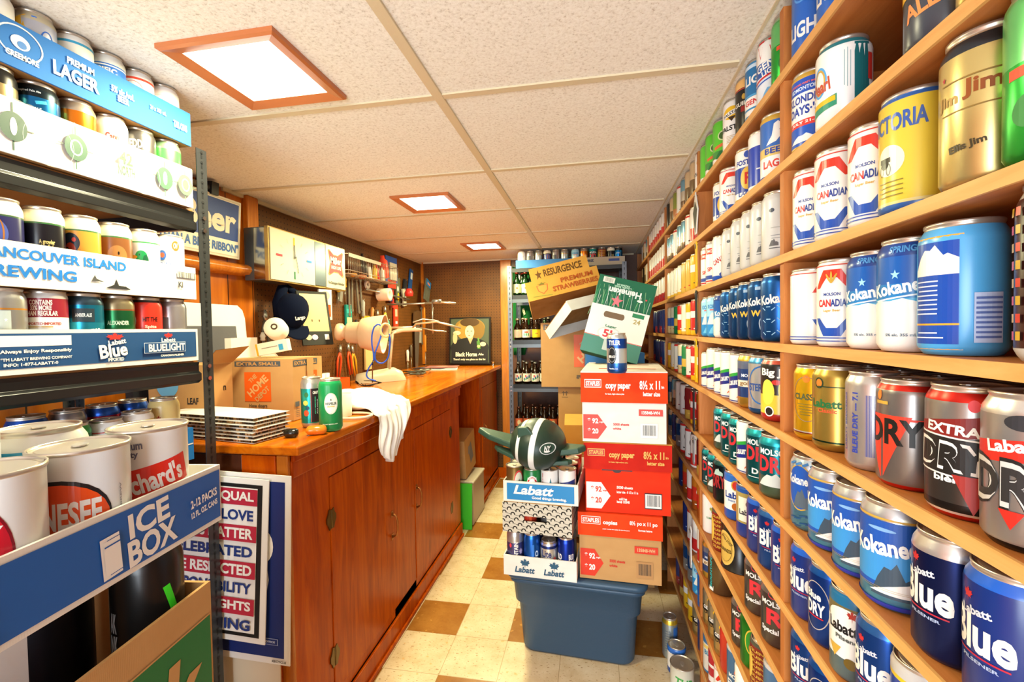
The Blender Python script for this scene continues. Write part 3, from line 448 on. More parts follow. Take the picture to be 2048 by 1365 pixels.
design('spits', 'red can with a grey striped dial', 'std', 'paint', [(.92, '#d02c1c'), (1, '#2c2420')], [('E', -.7, .64, .9, .32, '#c8c0c0'), ('R', -.7, .28, .7, .18, '#4c94a8'), ('T', 'HIT THE', .6, .66, .9, .07, '#3c100c'), ('T', 'Spits', .6, .54, .7, .06, '#f0c0b0')] + [('R', -.7, .56+.04*i, .8, .012, '#a86c70') for i in range(5)])
design('steelside', 'bare silver can with a dark side panel', 'std', 'metal', [(1, '#a8a4a8')], [('R', -.3, .4, .9, .6, '#4c4a50')])
design('greenrack', 'green can with a gold ring', 'std', 'metal', [(.84, '#1c6c34'), (1, '#3c9c54')], [('O', .9, .5, .8, .5, '#d8c85c', 0, .3), ('T', 'LO', .9, .5, .4, .16, W_)])
design('whiterack', 'white can with a red hoop', 'std', 'paint', [(.80, '#dcdcd8'), (.82, '#c84c4c'), (1, '#e0e0dc')])
design('canrack', 'white can lettered DIAN in blue and red', 'std', 'paint', [(.84, '#d8d4c8'), (.86, '#e0cc6c'), (1, W_)], [('T', 'CANADIAN', 0, .52, 1.8, .12, '#2c3c7c')])
design('wheat', 'cream yellow can with red maple leaf lettered CANADIAN WHEAT', 'std', 'paint', [(1, '#e0c884')], [('L', 0, .62, 1.1, .26, '#a83428'), ('T', 'CANADIAN', 0, .40, 1.5, .07, '#8c3c24'), ('T', 'WHEAT', 0, .27, 1.5, .12, '#3c2c1c')])
design('bluelid', 'blue and red hooped can', 'std', 'metal', [(.80, '#1c3c94'), (.84, '#c8344c'), (1, '#2c5cc0')])
design('genesee', 'big white can with orange oval lettered GENESEE', 'steel', 'paint', [(1, '#dce0e2')], [('E', -.35, .49, 2.15, .62, '#1c1c20'), ('E', -.36, .475, 2.08, .59, '#e4501c'), ('T', 'GENESEE', -.35, .54, 1.7, .20, W_), ('T', 'Beer', -.5, .33, .9, .14, '#f0a080', 6), ('T', 'A FINE BREW', .95, .5, .4, .05, '#8c9098', 90)])
design('blanchard', 'big white can with slanting red band lettered lanchards', 'steel', 'paint', [(1, '#e0dfdc')], [('R', 0, .56, 2.6, .24, '#d82c1c', 12), ('T', "Blanchard's", 0, .56, 2.2, .18, W_, 12), ('T', 'Premium', -.35, .87, .8, .07, '#5c5c74', 4), ('T', 'Quality', -.4, .79, .7, .07, '#5c5c74', 4)])
design('city', 'big white can with crimson round badge lettered CITY', 'steel', 'paint', [(1, '#dcdcda')], [('E', -.05, .48, 1.35, .72, '#c0182c'), ('O', -.05, .48, 1.35, .72, '#7c0c1c', 0, .3), ('T', 'CITY', -.05, .64, .9, .16, W_, -12), ('T', 'PARK', -.05, .32, .9, .16, W_, 12), ('R', -.05, .48, 1.0, .05, W_)])
design('redtag', 'big white can with a red square label', 'std', 'paint', [(.8, '#e4e6ea'), (1, '#c8c8c8')], [('R', .95, .55, 1.0, .24, '#d82c2c'), ('T', 'Old', .95, .56, .7, .16, W_, 15), ('T', '42', -.35, .60, .2, .05, '#8c94a0')])
design('monster', 'tall black can with green claw marks', 'std', 'paint', [(1, '#121212')], [('R', .9, .62, .22, .3, '#3cdc28', 15), ('R', .55, .40, .28, .16, '#3cdc28', -20), ('T', 'AK\nINK', -.9, .56, .35, .22, '#a8b0b4'), ('E', .3, .55, .1, .03, '#e0e0e0'), ('E', .1, .5, .06, .02, '#e0e0e0')])
design('hespeler', 'tall green can with a white round badge lettered HESPELER', 'std', 'paint', [(.92, '#148c4c'), (1, '#1c9c58')], [('E', .12, .54, 1.15, .40, W_), ('O', .12, .54, 1.08, .375, '#2c8c5c', 0, .1), ('T', 'HESPELER', .12, .54, .95, .05, '#1c4434'), ('T', 'BREWING', .12, .485, .6, .03, '#d8b43c'), ('P', TRI, .12, .62, .14, .04, '#1c4434', 180), ('T', 'FINE CRAFT BREWED LAGER', 0, .15, 1.3, .02, '#d8ecd8')])
design('tealart', 'tall silver can with a teal cartoon label and black panel', 'std', 'metal', [(.10, '#b4b4b0'), (.78, '#2ca49c'), (1, '#c8c8c4')], [('R', .35, .45, .85, .66, '#241c20'), ('R', -.08, .45, .05, .66, '#b83c34'), ('T', 'CRAFT', .35, .70, .5, .06, W_), ('T', 'CITY BREWING', .3, .45, .34, .09, '#4cc49c', 90), ('T', 'ALE PALE', .5, .42, .3, .07, '#c8c8c8', 90), ('E', -.5, .66, .4, .10, '#2c6c3c'), ('E', -.55, .30, .5, .12, '#d8542c'), ('E', -.6, .5, .5, .1, '#d8d05c'), ('E', -.4, .4, .3, .08, '#1c4c6c')])
design('tyler', 'white and blue can lettered LER with a black round badge', 'std', 'metal', [(.26, '#2c5ca8'), (.62, '#c4c8cc'), (.86, '#1c4ca8'), (1, '#d0d0cc')], [('E', -.35, .46, .95, .44, '#14161c'), ('O', -.35, .46, .78, .36, '#c8ccd0', 0, .3), ('T', 'BEER & CO', -.35, .42, .7, .06, W_), ('T', 'TYLER', -.1, .76, 1.2, .12, W_), ('T', 'Paradise, Ltd.', -.2, .12, .9, .04, '#d8e0ec'), ('R', .1, .66, .5, .012, '#5c6c94')])
# pile in the middle of the floor
design('rusty', 'old bronze can with a red ringed horse badge', 'steel', 'metal', [(1, '#8c7444')], [('E', .5, .5, 1.3, .76, '#c83c3c'), ('E', .5, .5, 1.1, .64, '#d8d0c0'), ('M', .5, .48, .7, .3, '#2c2c28')])
design('keiths', 'green can with red and white crest', 'old', 'paint', [(1, '#1c7c3c')], [('E', 0, .46, 1.4, .7, W_), ('O', 0, .46, 1.3, .62, R_, 0, 1.2), ('T', 'ALEXANDER', 0, .72, 1.1, .07, W_), ('T', '3', 0, .34, .3, .2, R_)])
design('alpine', 'white can with a teal triangle lettered Al', 'steel', 'paint', [(1, W_)], [('P', [(-.5, -.5), (.5, -.5), (0, .5)], .1, .42, 1.0, .7, '#1c7480'), ('T', 'Alpine', -.9, .45, .9, .2, '#c83c38', 90), ('T', 'Lager', .9, .45, .7, .2, '#c83c38', 60)])
design('whiteflag', 'white can with a navy ribbon', 'steel', 'paint', [(.10, '#c8b88c'), (1, W_)], [('P', SWOOSH, 0, .56, 2.0, .34, '#1c2c6c'), ('P', SWOOSH, 0, .46, 1.8, .2, '#e4e0dc')])
design('mountain', 'silver and purple can with white upright lettering', 'std', 'metal', [(.72, '#5c5c94'), (1, '#c0bcb8')], [('T', 'MOUNTAIN', .1, .44, .6, .5, W_, 90), ('E', -.6, .66, .3, .1, '#d83c48'), ('L', .7, .5, .5, .2, '#b8a8c8'), ('L', -.6, .3, .5, .2, '#b8a8c8')])
design('budblue', 'bright blue can with upright lettering BUD', 'std', 'metal', [(1, '#1c5cb8')], [('T', 'BUD', .6, .4, .4, .4, '#c8dcf0', 90), ('R', .1, .45, .3, .6, '#2c74d0')])
design('lite', 'white can lettered Lite with blue gold neck', 'std', 'metal', [(.80, '#dcd8cc'), (.88, '#2c3c7c'), (.94, '#c8c8d8'), (1, GO)], [('T', 'Lite', -.3, .66, 1.2, .20, '#2c3464'), ('E', -.1, .28, .6, .16, '#b88c3c'), ('R', .75, .5, .3, .12, '#c83c38', 20)])
design('budlight', 'deep blue can lettered BUD LIGHT', 'std', 'metal', [(1, '#1434a0')], [('T', 'BUD\nLIGHT', -.9, .46, 1.0, .3, W_), ('T', 'BUD\nLIGHT', .65, .46, 1.0, .3, W_)])
design('blackcan', 'dark bronze can', 'old', 'metal', [(1, '#2c2a30')])
design('paint', 'white paint stained tin with green lettering', 'steel', 'paint', [(1, '#d0ccb8')], [('T', 'TUB', 0, .5, 1.6, .3, '#3c9c48', -8)])
design('spray', 'silver blue spray can with yellow collar', 'std', 'metal', [(.86, '#a8b4b8'), (.95, '#d8b83c'), (1, '#d8c87c')], [('R', .7, .45, .8, .7, '#2c5ca0')] + [('R', -.4, .7-.06*i, .7, .012, '#5c6c80') for i in range(9)])
# small schemes for the farther bays: (description, bottom to top bands, emblem colour)
FAR = {'redband': ('white can with a red lower band', [(.08, W_), (.42, '#c42c28'), (1, '#e0dad2')], None),
 'maroonband': ('white can with a maroon foot', [(.36, '#9c2028'), (1, '#dcd6d0')], '#2c4c9c'),
 'silvertop': ('silver can with a pale blue head', [(.3, '#6c5448'), (.6, '#c0b8b0'), (1, '#7cacc8')], '#3c3430'),
 'goldarc': ('white can with a gold arc', [(.12, '#d8a83c'), (1, '#e0dac8')], '#d89c34'), 'redoval': ('gold can with a red oval', [(1, '#d0a848')], '#c42c28'),
 'yellow': ('yellow can', [(.5, '#e0ac1c'), (.7, W_), (1, '#e0ac1c')], '#2c2c28'), 'redyel': ('red and white can', [(.15, '#e0ac1c'), (.5, '#c42c28'), (.68, W_), (1, '#c42c28')], W_),
 'bluestripe': ('blue and cream can', [(.3, '#d8c48c'), (.6, '#2c5ca8'), (1, '#dcd0b0')], '#c83c2c'), 'greenstripe': ('green and gold can', [(.3, '#1c6c3c'), (.55, '#d0a848'), (1, '#2c7c48')], '#1c3c24'),
 'navy': ('navy can', [(1, '#1c2c64')], '#8ca0c8'), 'navyred': ('navy and red can', [(.3, '#8c2430'), (1, '#1c2c64')], '#c8c0c0'), 'whitemaroon': ('white can with a maroon emblem', [(1, '#d4ccc4')], '#8c1c24'),
 'amber': ('amber can with red label', [(.3, '#8c4414'), (.7, '#b42c20'), (1, '#a8641c')], W_), 'silverblue': ('silver and blue can', [(.4, '#b4b8bc'), (.8, '#2c64b0'), (1, '#b4b8bc')], W_),
 'script': ('white can with black script', [(.1, '#c42c28'), (.9, '#d8d4cc'), (1, '#c42c28')], '#2c2824'), 'oxblood': ('oxblood and gold can', [(.3, '#b08c3c'), (1, '#6c1c1c')], '#d0a848'),
 'tan': ('tan can with dark picture', [(.5, '#6c5434'), (1, '#c0a47c')], '#3c2c1c'), 'olive': ('olive green can', [(.4, '#b06c3c'), (1, '#7c8434')], '#c42c28'), 'black': ('black can with white print', [(1, '#1c1a18')], '#b0b0ac')}
for k, (d, b, e) in FAR.items():
    design('far_'+k, d, 'old', 'paint' if 'silver' not in k else 'metal', b, [('E', 0, .56, 1.0, .30, e), ('R', 0, .2, 1.4, .03, e)] if e else [])
_CM = {}
def lid_mesh(r, R0, n, tab=True):
    mb = MB(); z = -.0035
    mb.lathe([(R0*r*.96, z+.0030), (R0*r*.93, z), (R0*r*.88, z), (R0*r*.84, z+.0012)], LIDM, n, cap=False)
    vs = [(R0*r*.84*math.cos(2*PI*i/n), R0*r*.84*math.sin(2*PI*i/n), z+.0012) for i in range(n)]; mb.add(vs, [tuple(range(n))], LIDM)
    if tab: mb.prism([(.0075*math.cos(2*PI*i/14), -.002+.011*math.sin(2*PI*i/14)) for i in range(14)], z+.0025, z+.0037, ALU)
    else: mb.prism([(.007*math.cos(2*PI*i/10), .008+.007*math.sin(2*PI*i/10)) for i in range(10)], z+.0015, z+.0019, BLACKM)
    return mb
def can_mesh(key, r, h, detail):
    k = (key, round(r, 4), round(h, 4), detail)
    if k in _CM: return _CM[k]
    desc, typ, kind, bands, items = D[key]; n = 32 if detail > 1 else (22 if detail else 14)
    prof = PROF[typ]; P, mats = [], []
    cuts = sorted(set([z for z, _ in bands if z < 1]))
    def colat(z):
        for zt, c in bands:
            if z <= zt + 1e-6: return c
        return bands[-1][1]
    top = [i for i, p in enumerate(prof) if p[1] >= .972][0]
    for i, (a, z) in enumerate(prof):
        if i:
            a0, z0 = prof[i-1]
            for c in cuts:
                if z0 + 1e-4 < c < z - 1e-4: P.append((a0+(a-a0)*(c-z0)/(z-z0), c)); mats.append(mat(colat(c-1e-4), kind))
        P.append((a, z))
        if i: mats.append(LIDM if (i >= top or z <= .006) else mat(colat(min(z, P[-1][1])-1e-4), kind))
    mb = MB(); mb.lathe([(a*r, z*h) for a, z in P], None, n, cap=False, mats=mats)
    vs = [(prof[0][0]*r*math.cos(2*PI*i/n), prof[0][0]*r*math.sin(2*PI*i/n), .002) for i in range(n)]; mb.add(vs, [tuple(reversed(range(n)))], LIDM)
    def fn(u, v, L):
        zf = v/h; rr = r
        for i in range(1, len(prof)):
            if prof[i-1][1] <= zf <= prof[i][1] and prof[i][1] > prof[i-1][1]:
                t = (zf-prof[i-1][1])/(prof[i][1]-prof[i-1][1]); rr = r*(prof[i-1][0] + t*(prof[i][0]-prof[i-1][0])); break
        rr += .00022 + .0001*L; return (rr*math.sin(u/r), -rr*math.cos(u/r), v)
    decals(mb, items, r, h, fn, kind if kind == 'paint' else 'ink', strip=r*(.11 if detail > 1 else .2 if detail else .4))
    if not detail: q = lid_mesh(r, prof[-1][0]/.96, n); b = len(mb.v); X = Matrix.Translation((0, 0, h)); mb.add(q.v, [f for f in q.f], LIDM, True, X)
    me = mb.build('drink_can', mesh_only=True)
    lid = lid_mesh(r, prof[-1][0]/.96, n, typ != 'steel' or True).build('can_lid', mesh_only=True) if detail else None
    _CM[k] = (me, lid); return _CM[k]
NCAN = [0]
def can(key, x, y, z, label, group=None, r=.036, h=.134, detail=1, spin=0, cat='drink can', name='drink_can', up=None):
    me, lid = can_mesh(key, r, h, detail)
    o = bpy.data.objects.new(name, me); COL.objects.link(o)
    o.location = (x, y, z); o.rotation_euler = (0, 0, math.atan2(-y, -x) + PI/2 + math.radians(spin))
    if lid:
        l = bpy.data.objects.new('can_lid', lid); COL.objects.link(l); l.parent = o; l.location = (0, 0, h)
    tag(o, label, cat, group); NCAN[0] += 1
    return o
ORD = ['first', 'second', 'third', 'fourth', 'fifth', 'sixth', 'seventh', 'eighth', 'ninth', 'tenth', 'eleventh', 'twelfth', 'thirteenth']
import re
def plain(d, most=8):
    d = re.sub(r'\s+(small |bold |black |white |red |gold )?letter(ed|ing)( \S+)*?(?= over | in | below | with | on | inside |$)', '', d)
    while len(d.split()) > most:
        c = max(d.rfind(' ' + p_ + ' ') for p_ in ('with', 'over', 'below', 'on', 'and', 'inside', 'in'))
        d = d[:c] if c > 8 else ' '.join(d.split()[:most])
    return d
# ------------------------------------------------------------------ the room
CZ = 1.955; XW = -1.555; YB = 3.99; XB = .62; Y0 = -1.7
struct(MB().box(XW-.1, XB+.1, Y0, YB+.1, -.06, 0, FLOOR).build('floor'))
struct(MB().box(XW-.1, XB+.1, Y0, YB+.1, CZ, CZ+.06, CEIL).build('ceiling'))
struct(MB().box(XW-.08, XW, 1.875, YB+.08, 0, CZ, PEG).build('wall_left'))
struct(MB().box(XW-.08, XW, Y0, 1.875, 0, CZ, W_PANEL).build('wall_left_panelling'))
struct(MB().box(XW, -.80, YB, YB+.08, 0, CZ, PEG).build('wall_back'))
struct(MB().box(-.80, XB+.1, YB, YB+.08, 0, CZ, mat('#5a3214', 'plastic')).build('wall_back_panelling'))
struct(MB().box(XB, XB+.08, Y0, YB, 0, CZ, mat('#6a3c18', 'plastic')).build('wall_right'))
DX0, DX1, DZ0, DZ1 = -1.36, .56, .12, 1.80                      # unseen opening, added behind the camera to let the fill light in
struct(MB().box(XW-.08, DX0, Y0-.08, Y0, 0, CZ, W_PANEL).box(DX1, XB+.08, Y0-.08, Y0, 0, CZ, W_PANEL).box(DX0, DX1, Y0-.08, Y0, DZ1, CZ, W_PANEL).box(DX0, DX1, Y0-.08, Y0, 0, DZ0, W_PANEL).build('wall_front'))
struct(MB().box(DX0, DX0+.04, Y0-.06, Y0+.01, DZ0, DZ1, W_TRIM).box(DX1-.04, DX1, Y0-.06, Y0+.01, DZ0, DZ1, W_TRIM).box(DX0+.04, DX1-.04, Y0-.06, Y0+.01, DZ1-.04, DZ1, W_TRIM).build('door_1'))  # trim around the added opening, out of view
TEE = mat('#cdbd9c', 'plastic')
XM = -.400; YT = [1.175 + .5823*k for k in range(-4, 6)]
struct(MB().box(XM-.013, XM+.013, Y0, YB, CZ-.006, CZ+.001, TEE).build('trim_1', bevel=.001))
n = 2
for y in YT:
    if y < YB: struct(MB().box(XW, .345, y-.011, y+.011, CZ-.0045, CZ+.001, TEE).build('trim_%d' % n)); n += 1
struct(MB().box(.352, .358, Y0, YB, CZ-.004, CZ, TEE).box(XW, XW+.012, 1.7, YB, CZ-.015, CZ, TEE).box(XW, .34, YB-.012, YB, CZ-.012, CZ, TEE).build('trim_%d' % n)); n += 1
# wooden casing and rounded sill around the beer sign recess, corner strip, strip beside the back shelving
mb = MB().box(XW, XW+.03, 1.815, 1.885, 1.63, CZ, W_TRIM)
struct(mb.build('trim_%d' % n, bevel=.006)); n += 1
prof = [(0, 0), (.045, .004), (.058, .02), (.055, .036), (.035, .048), (0, .05)]
mb = MB(); ys = [.4, 1.70, 1.80, 1.86, 1.885]; vs = []
for j, y in enumerate(ys):
    for a, b in prof: vs.append((XW + a*(1 if j < 4 else .35), y, 1.585 + b + [0, 0, .004, .002, 0][j]))
k = len(prof); mb.add(vs, [(j*k+i, (j+1)*k+i, (j+1)*k+i+1, j*k+i+1) for j in range(len(ys)-1) for i in range(k-1)] + [tuple(range((len(ys)-1)*k, len(ys)*k))], W_TRIM, True)
struct(mb.build('trim_%d' % n)); n += 1
struct(MB().box(XW, XW+.02, YB-.024, YB, 1.02, CZ, W_TRIM).build('trim_%d' % n)); n += 1
struct(MB().box(-.812, -.715, YB-.025, YB, 0, CZ-.01, W_TRIM).build('trim_%d' % n, bevel=.004)); n += 1
struct(MB().box(-.86, -.60, YB-.04, YB-.025, 0, .09, W_CAB).build('baseboard_back')); n += 1
# ceiling lights
GLOW = emis('lit_diffuser', '#fff4e2', 9)
CU = mat('#b4683a', 'paint')
LW = .283
for i, (lx, ly, wh) in enumerate([(-.919, .839, 'nearest of three, above the counter end'), (-.922, 1.983, 'middle one of three'), (-.938, 3.166, 'farthest of three, near the back wall')]):
    t = empty('ceiling_light', (lx+LW/2, ly+LW/2, CZ)); tag(t, 'square ceiling light with copper wood frame, ' + wh, 'ceiling light', 'square ceiling lights')
    a, b = LW/2, LW/2-.034
    mb = MB(); vs = []
    for s_, z in ((a, 0), (a, -.010), (a-.006, -.014), (b, -.006), (b, 0)):
        vs += [(-s_, -s_, z), (s_, -s_, z), (s_, s_, z), (-s_, s_, z)]
    mb.add(vs, [(4*j+i, 4*j+(i+1) % 4, 4*j+4+(i+1) % 4, 4*j+4+i) for j in range(4) for i in range(4)], CU)
    mb.build('light_frame', t)
    MB().box(-b-.001, b+.001, -b-.001, b+.001, -.005, -.001, GLOW).build('diffuser', t)
    area('ceiling_lamp', (0, 0, -.018), .2, .2, LIGHT_POWER[i], LIGHT_COL[i], (0, 0, 0), t)
# ------------------------------------------------------------------ cubby shelving on the right
XR = .36; SZ = [1.815, 1.643, 1.466, 1.293, 1.12, .948, .78, .62, .455, .29, .125]; UY = [-.47, .255, .975, 1.70, 2.45, 3.20, 3.95]; TH = .016
rack = empty('can_display_shelving', (XR+.12, 1.7, 0)); tag(rack, 'light wooden pigeonhole shelving filled with drink cans, along right wall', 'shelving')
def kid(mb, name, parent, bevel=0):
    o = mb.build(name, parent, bevel=bevel); o.matrix_parent_inverse = Matrix.Translation(-parent.location); return o
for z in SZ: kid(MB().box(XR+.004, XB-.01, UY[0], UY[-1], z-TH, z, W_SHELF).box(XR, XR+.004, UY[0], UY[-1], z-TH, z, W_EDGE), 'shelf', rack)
for y in UY:
    mb = MB(); zs = [CZ-.015] + SZ + [0]
    for a, b in zip(zs, zs[1:]):
        b2 = b; a2 = a-TH if a != zs[0] else a
        if a2 > b2: mb.box(XR+.005, XB-.012, y-.009, y+.009, b2, a2, W_UP)
    kid(mb, 'upright', rack)
kid(MB().box(XB-.012, XB-.004, UY[0], UY[-1], 0, CZ-.02, W_BACK), 'back_panel', rack)
BAY = {0: 'nearest bay', 1: 'second bay', 2: 'third bay', 3: 'fourth bay', 4: 'farthest bay'}
def solve_y(xl, r, g=.005):
    d = ray(xl, 660); th = math.atan2(d.x, d.y); X = XR+g+r; Y = 1.
    for _ in range(60): Y = X/math.tan(th + math.asin(r/math.hypot(X, Y)))
    return X, Y
def row_label(key, i, nrow, row, bay, back=False):
    p = plain(D[key][0], 7 if back else 8); s_ = ' from left' if not back else ' in rear rank'
    return '%s, %s%s, %s row down, %s' % (p, ORD[i], s_, ORD[row], BAY[bay])
def row(bay, r_, lst, detail):
    """lst: (left edge in the photograph, design, height[, radius, spin])"""
    z = SZ[r_]; ysused = []
    pos = []
    for e in lst:
        xl, key, h = e[:3]; r = e[3] if len(e) > 3 and e[3] else .0355; spin = e[4] if len(e) > 4 else (-24 if bay == 0 else -10)
        X, Y = solve_y(xl, r); pos.append([X, Y, key, h, r, spin])
    for i in range(1, len(pos)):                                      # neighbours touch but never overlap
        mn = pos[i-1][4] + pos[i][4] + .002
        if pos[i-1][1]-pos[i][1] < mn: pos[i][1] = pos[i-1][1]-mn
    hi, lo = UY[bay+2]-.010, UY[bay+1]+.010
    for p in pos:
        p[1] = min(p[1], hi-p[4])
    for i in range(1, len(pos)): pos[i][1] = min(pos[i][1], pos[i-1][1]-pos[i-1][4]-pos[i][4]-.002)
    out = []
    for i, (X, Y, key, h, r, spin) in enumerate(pos):
        if Y - r < lo: break
        out.append(can(key, X, Y, z+.0006, row_label(key, i, len(pos), r_, bay), 'cans in the %s, %s row' % (BAY[bay], ORD[r_]), r, h, detail, spin))
    return pos
H12 = .134
row(0, 0, [(1583, 'bluewave', .14, .037), (1632, 'bluewave', .137, .037), (1700, 'goldblue', .13), (1790, 'laur', .13)], 2)
row(0, 1, [(1583, 'klondike', .140), (1630, 'pearl', .136, .038), (1802, 'bumble', .145, .036), (1905, 'gold', .14)], 2)
row(0, 2, [(1585, 'hex', .142, .034), (1628, 'hex', .145, .036), (1694, 'hex', .14, .034), (1722, 'victoria', .147, .038), (1873, 'jim', .156, .038), (1998, 'greenbig', .158, .038)], 2)
row(0, 3, [(1577, 'hex', .138, .035, 48), (1633, 'hexgold', .14, .035), (1692, 'kokawhite', .138, .035), (1752, 'kokawhite', .142, .036), (1833, 'kegblue', .145, .038), (2026, 'plaid', .155, .034)], 2)
row(0, 4, [(1587, 'classic', .136, .034), (1624, 'labgold', .140, .036), (1690, 'bleue', .140, .034), (1752, 'dryred', .138, .036), (1850, 'extdry', .142, .037), (1962, 'extdry2', .144, .037)], 2)
row(0, 5, [(1580, 'kokawave', .138), (1614, 'koka', .138, .036), (1665, 'koka', .138, .036), (1722, 'koka', .142, .040), (1825, 'bluesilver', .142, .037, -42), (1930, 'blue', .142, .038, -42)], 2)
row(0, 6, [(1562, 'blue', .138, .0355, -38), (1606, 'bluedry', .138, .0355, -38), (1655, 'pils', .138, .036), (1710, 'bluelt', .138, .037, -36), (1784, 'bluegold', .132, .036), (1870, 'bluelt', .134), (1960, 'blue', .134)], 2)
row(0, 7, [(1553, 'bluelt', .132), (1592, 'bluedry', .13), (1645, 'blue', .13), (1705, 'koka', .13)], 1)
row(1, 0, [(1394, 'greentree', .125, .034), (1411, 'gumby', .132, .036), (1427, 'gumby', .132, .036), (1447, 'falstaff', .138, .037), (1472, 'stout', .138, .036), (1491, 'genlight', .138, .037), (1514, 'genny', .137, .037), (1543, 'greenbig', .137, .034)], 2)
row(1, 1, [(1427, 'fosters', .12, .034), (1431, 'hex', .136, .038), (1471, 'fosters', .135, .036), (1497, 'whiteblue', .135, .036), (1521, 'goldblue', .138, .037), (1548, 'whiteblue', .14, .034)], 2)
row(1, 2, [(1397, 'sport', .13, .034), (1411, 'sport', .138, .034), (1425, 'hexslant', .138, .036), (1443, 'coors', .140, .036), (1461, 'coors', .146, .036), (1480, 'coors', .147, .036), (1497, 'coors', .148, .036), (1518, 'coors', .149, .038), (1541, 'coors', .149, .037)], 2)
row(1, 3, [(1400, 'lightmtn', .134, .035), (1413, 'lightmtn', .134, .035), (1427, 'kokawhite', .134, .035), (1440, 'kokatall', .14, .036), (1457, 'kokared', .144, .035), (1471, 'kokared', .146, .036), (1495, 'kokared', .146, .037), (1521, 'kokatall', .148, .037), (1545, 'kokawhite', .148, .034)], 2)
row(1, 4, [(1394, 'laur', .12, .033), (1402, 'laur', .138, .040), (1427, 'laur', .134, .033), (1440, 'laur', .136, .036), (1458, 'laur', .134, .036), (1471, 'mgolden', .138, .036), (1496, 'spring', .138, .037), (1521, 'bigtop', .138, .037), (1547, 'bigtop', .138, .034)], 2)
row(1, 5, [(1426, 'mdrymtn', .132), (1440, 'mdry', .132, .035), (1456, 'mdry', .132, .035), (1467, 'laur', .137, .036), (1491, 'mdry', .137, .036), (1517, 'mdrymtn', .138, .037), (1547, 'export', .13, .034)], 2)
row(1, 6, [(1397, 'mdry', .130, .034), (1403, 'mdrymtn', .132), (1417, 'blackdry', .136, .040), (1447, 'labx', .136, .037), (1471, 'labb', .136, .036), (1492, 'blue', .134, .036), (1512, 'bluelt', .136, .037), (1541, 'blue', .134, .034)], 2)
row(1, 7, [(1403, 'whitegreen', .132, .034), (1422, 'guinred', .134, .037), (1440, 'guin', .136, .052), (1487, 'molr', .136, .037), (1520, 'molr', .136, .037)], 2)
row(1, 8, [(1389, 'mgolden', .13, .034), (1398, 'teastripe', .136, .044), (1460, 'molr', .13, .035), (1478, 'greenox', .134, .035), (1498, 'guinred', .12, .036), (1525, 'export', .13)], 1)
row(1, 9, [(1386, 'keystone', .132), (1398, 'keystone', .132), (1409, 'keystone', .132, .036), (1421, 'redcan', .134, .035), (1436, 'export', .132, .037), (1458, 'whitegreen', .13)], 1)
row(1, 10, [(1375, 'busch', .134, .037), (1392, 'redstripe', .132), (1405, 'hex', .13), (1420, 'blue', .13), (1440, 'koka', .13)], 1)
# rear rank, whose lids show on the shelves below eye level
for bay, r_, ks in ((0, 4, ['classic', 'labgold', 'classic', 'dryred', 'bleue', 'labgold']), (0, 5, ['koka', 'koka', 'blue', 'koka']), (1, 4, ['laur', 'laur', 'spring', 'mgolden', 'laur', 'bigtop', 'spring']), (1, 5, ['mdry', 'laur', 'mdry', 'mdry'])):
    for i, key in enumerate(ks):
        can(key, XR+.125, UY[bay+2]-.06-.085*i, SZ[r_]+.0006, row_label(key, i, 9, r_, bay, True), 'rear cans in the %s, %s row' % (BAY[bay], ORD[r_]), .0355, .134, 1)
# farther bays: simpler cans
FARROWS = {2: [['far_black', 'far_tan', 'far_olive', 'far_script', 'far_silvertop', 'far_tan', 'far_tan', 'falstaff'], ['far_silvertop', 'far_silvertop', 'far_script', 'far_silvertop', 'far_silvertop', 'far_script', 'far_redband', 'redstripe'],
    ['far_goldarc', 'far_goldarc', 'far_goldarc', 'far_goldarc', 'far_redoval', 'far_redoval', 'far_yellow', 'far_olive'], ['far_bluestripe', 'far_bluestripe', 'far_greenstripe', 'far_redyel', 'far_goldarc', 'far_yellow', 'far_redyel', 'far_olive'],
    ['far_yellow', 'far_goldarc', 'far_script', 'far_bluestripe', 'far_greenstripe', 'far_script', 'far_redyel', 'far_yellow'], ['far_silverblue', 'far_silvertop', 'far_whitemaroon', 'far_whitemaroon', 'far_oxblood', 'far_redyel', 'far_amber'],
    ['far_silverblue', 'far_navy', 'far_silverblue', 'far_script', 'far_script', 'far_redband', 'far_oxblood'], ['far_navy', 'far_amber', 'far_redband', 'far_amber', 'far_amber'], ['far_navy', 'far_script', 'far_redband', 'far_redband'],
    ['far_silverblue', 'far_silverblue', 'lightmtn', 'bluewave'], ['far_navyred', 'far_oxblood', 'far_yellow', 'far_yellow', 'keystone', 'far_navy']],
 3: [['far_redband']*8, ['far_redband']*8, ['far_maroonband']*7, ['far_navy', 'far_navyred', 'far_navy', 'far_navyred', 'far_navy', 'far_navyred'], ['far_navyred', 'far_navy', 'far_navy', 'far_navyred', 'far_navy', 'far_whitemaroon'], ['far_navy', 'far_silvertop', 'far_silverblue', 'far_silverblue']],
 4: [['far_whitemaroon', 'far_tan', 'far_script', 'far_silvertop', 'far_script'], ['far_tan', 'far_black', 'far_tan', 'far_whitemaroon', 'far_tan']]}
for bay, rows in FARROWS.items():
    for r_, ks in enumerate(rows):
        y1 = UY[bay+2]-.05; st = (UY[bay+2]-UY[bay+1]-.10)/8
        ks = ks[-8:]; n_ = len(ks)
        for i, key in enumerate(ks):
            y = UY[bay+1]+.052 + st*(n_-1-i)*1.12 if n_ < 7 else UY[bay+1]+.052 + (UY[bay+2]-UY[bay+1]-.104)*(n_-1-i)/(n_-1)
            can(key, XR+.042, y, SZ[r_]+.0006, row_label(key, i, 8, r_, bay), 'cans in the %s, %s row' % (BAY[bay], ORD[r_]), .0345, .132 if bay != 2 or i < 6 else .138, 0 if bay > 2 else 1)
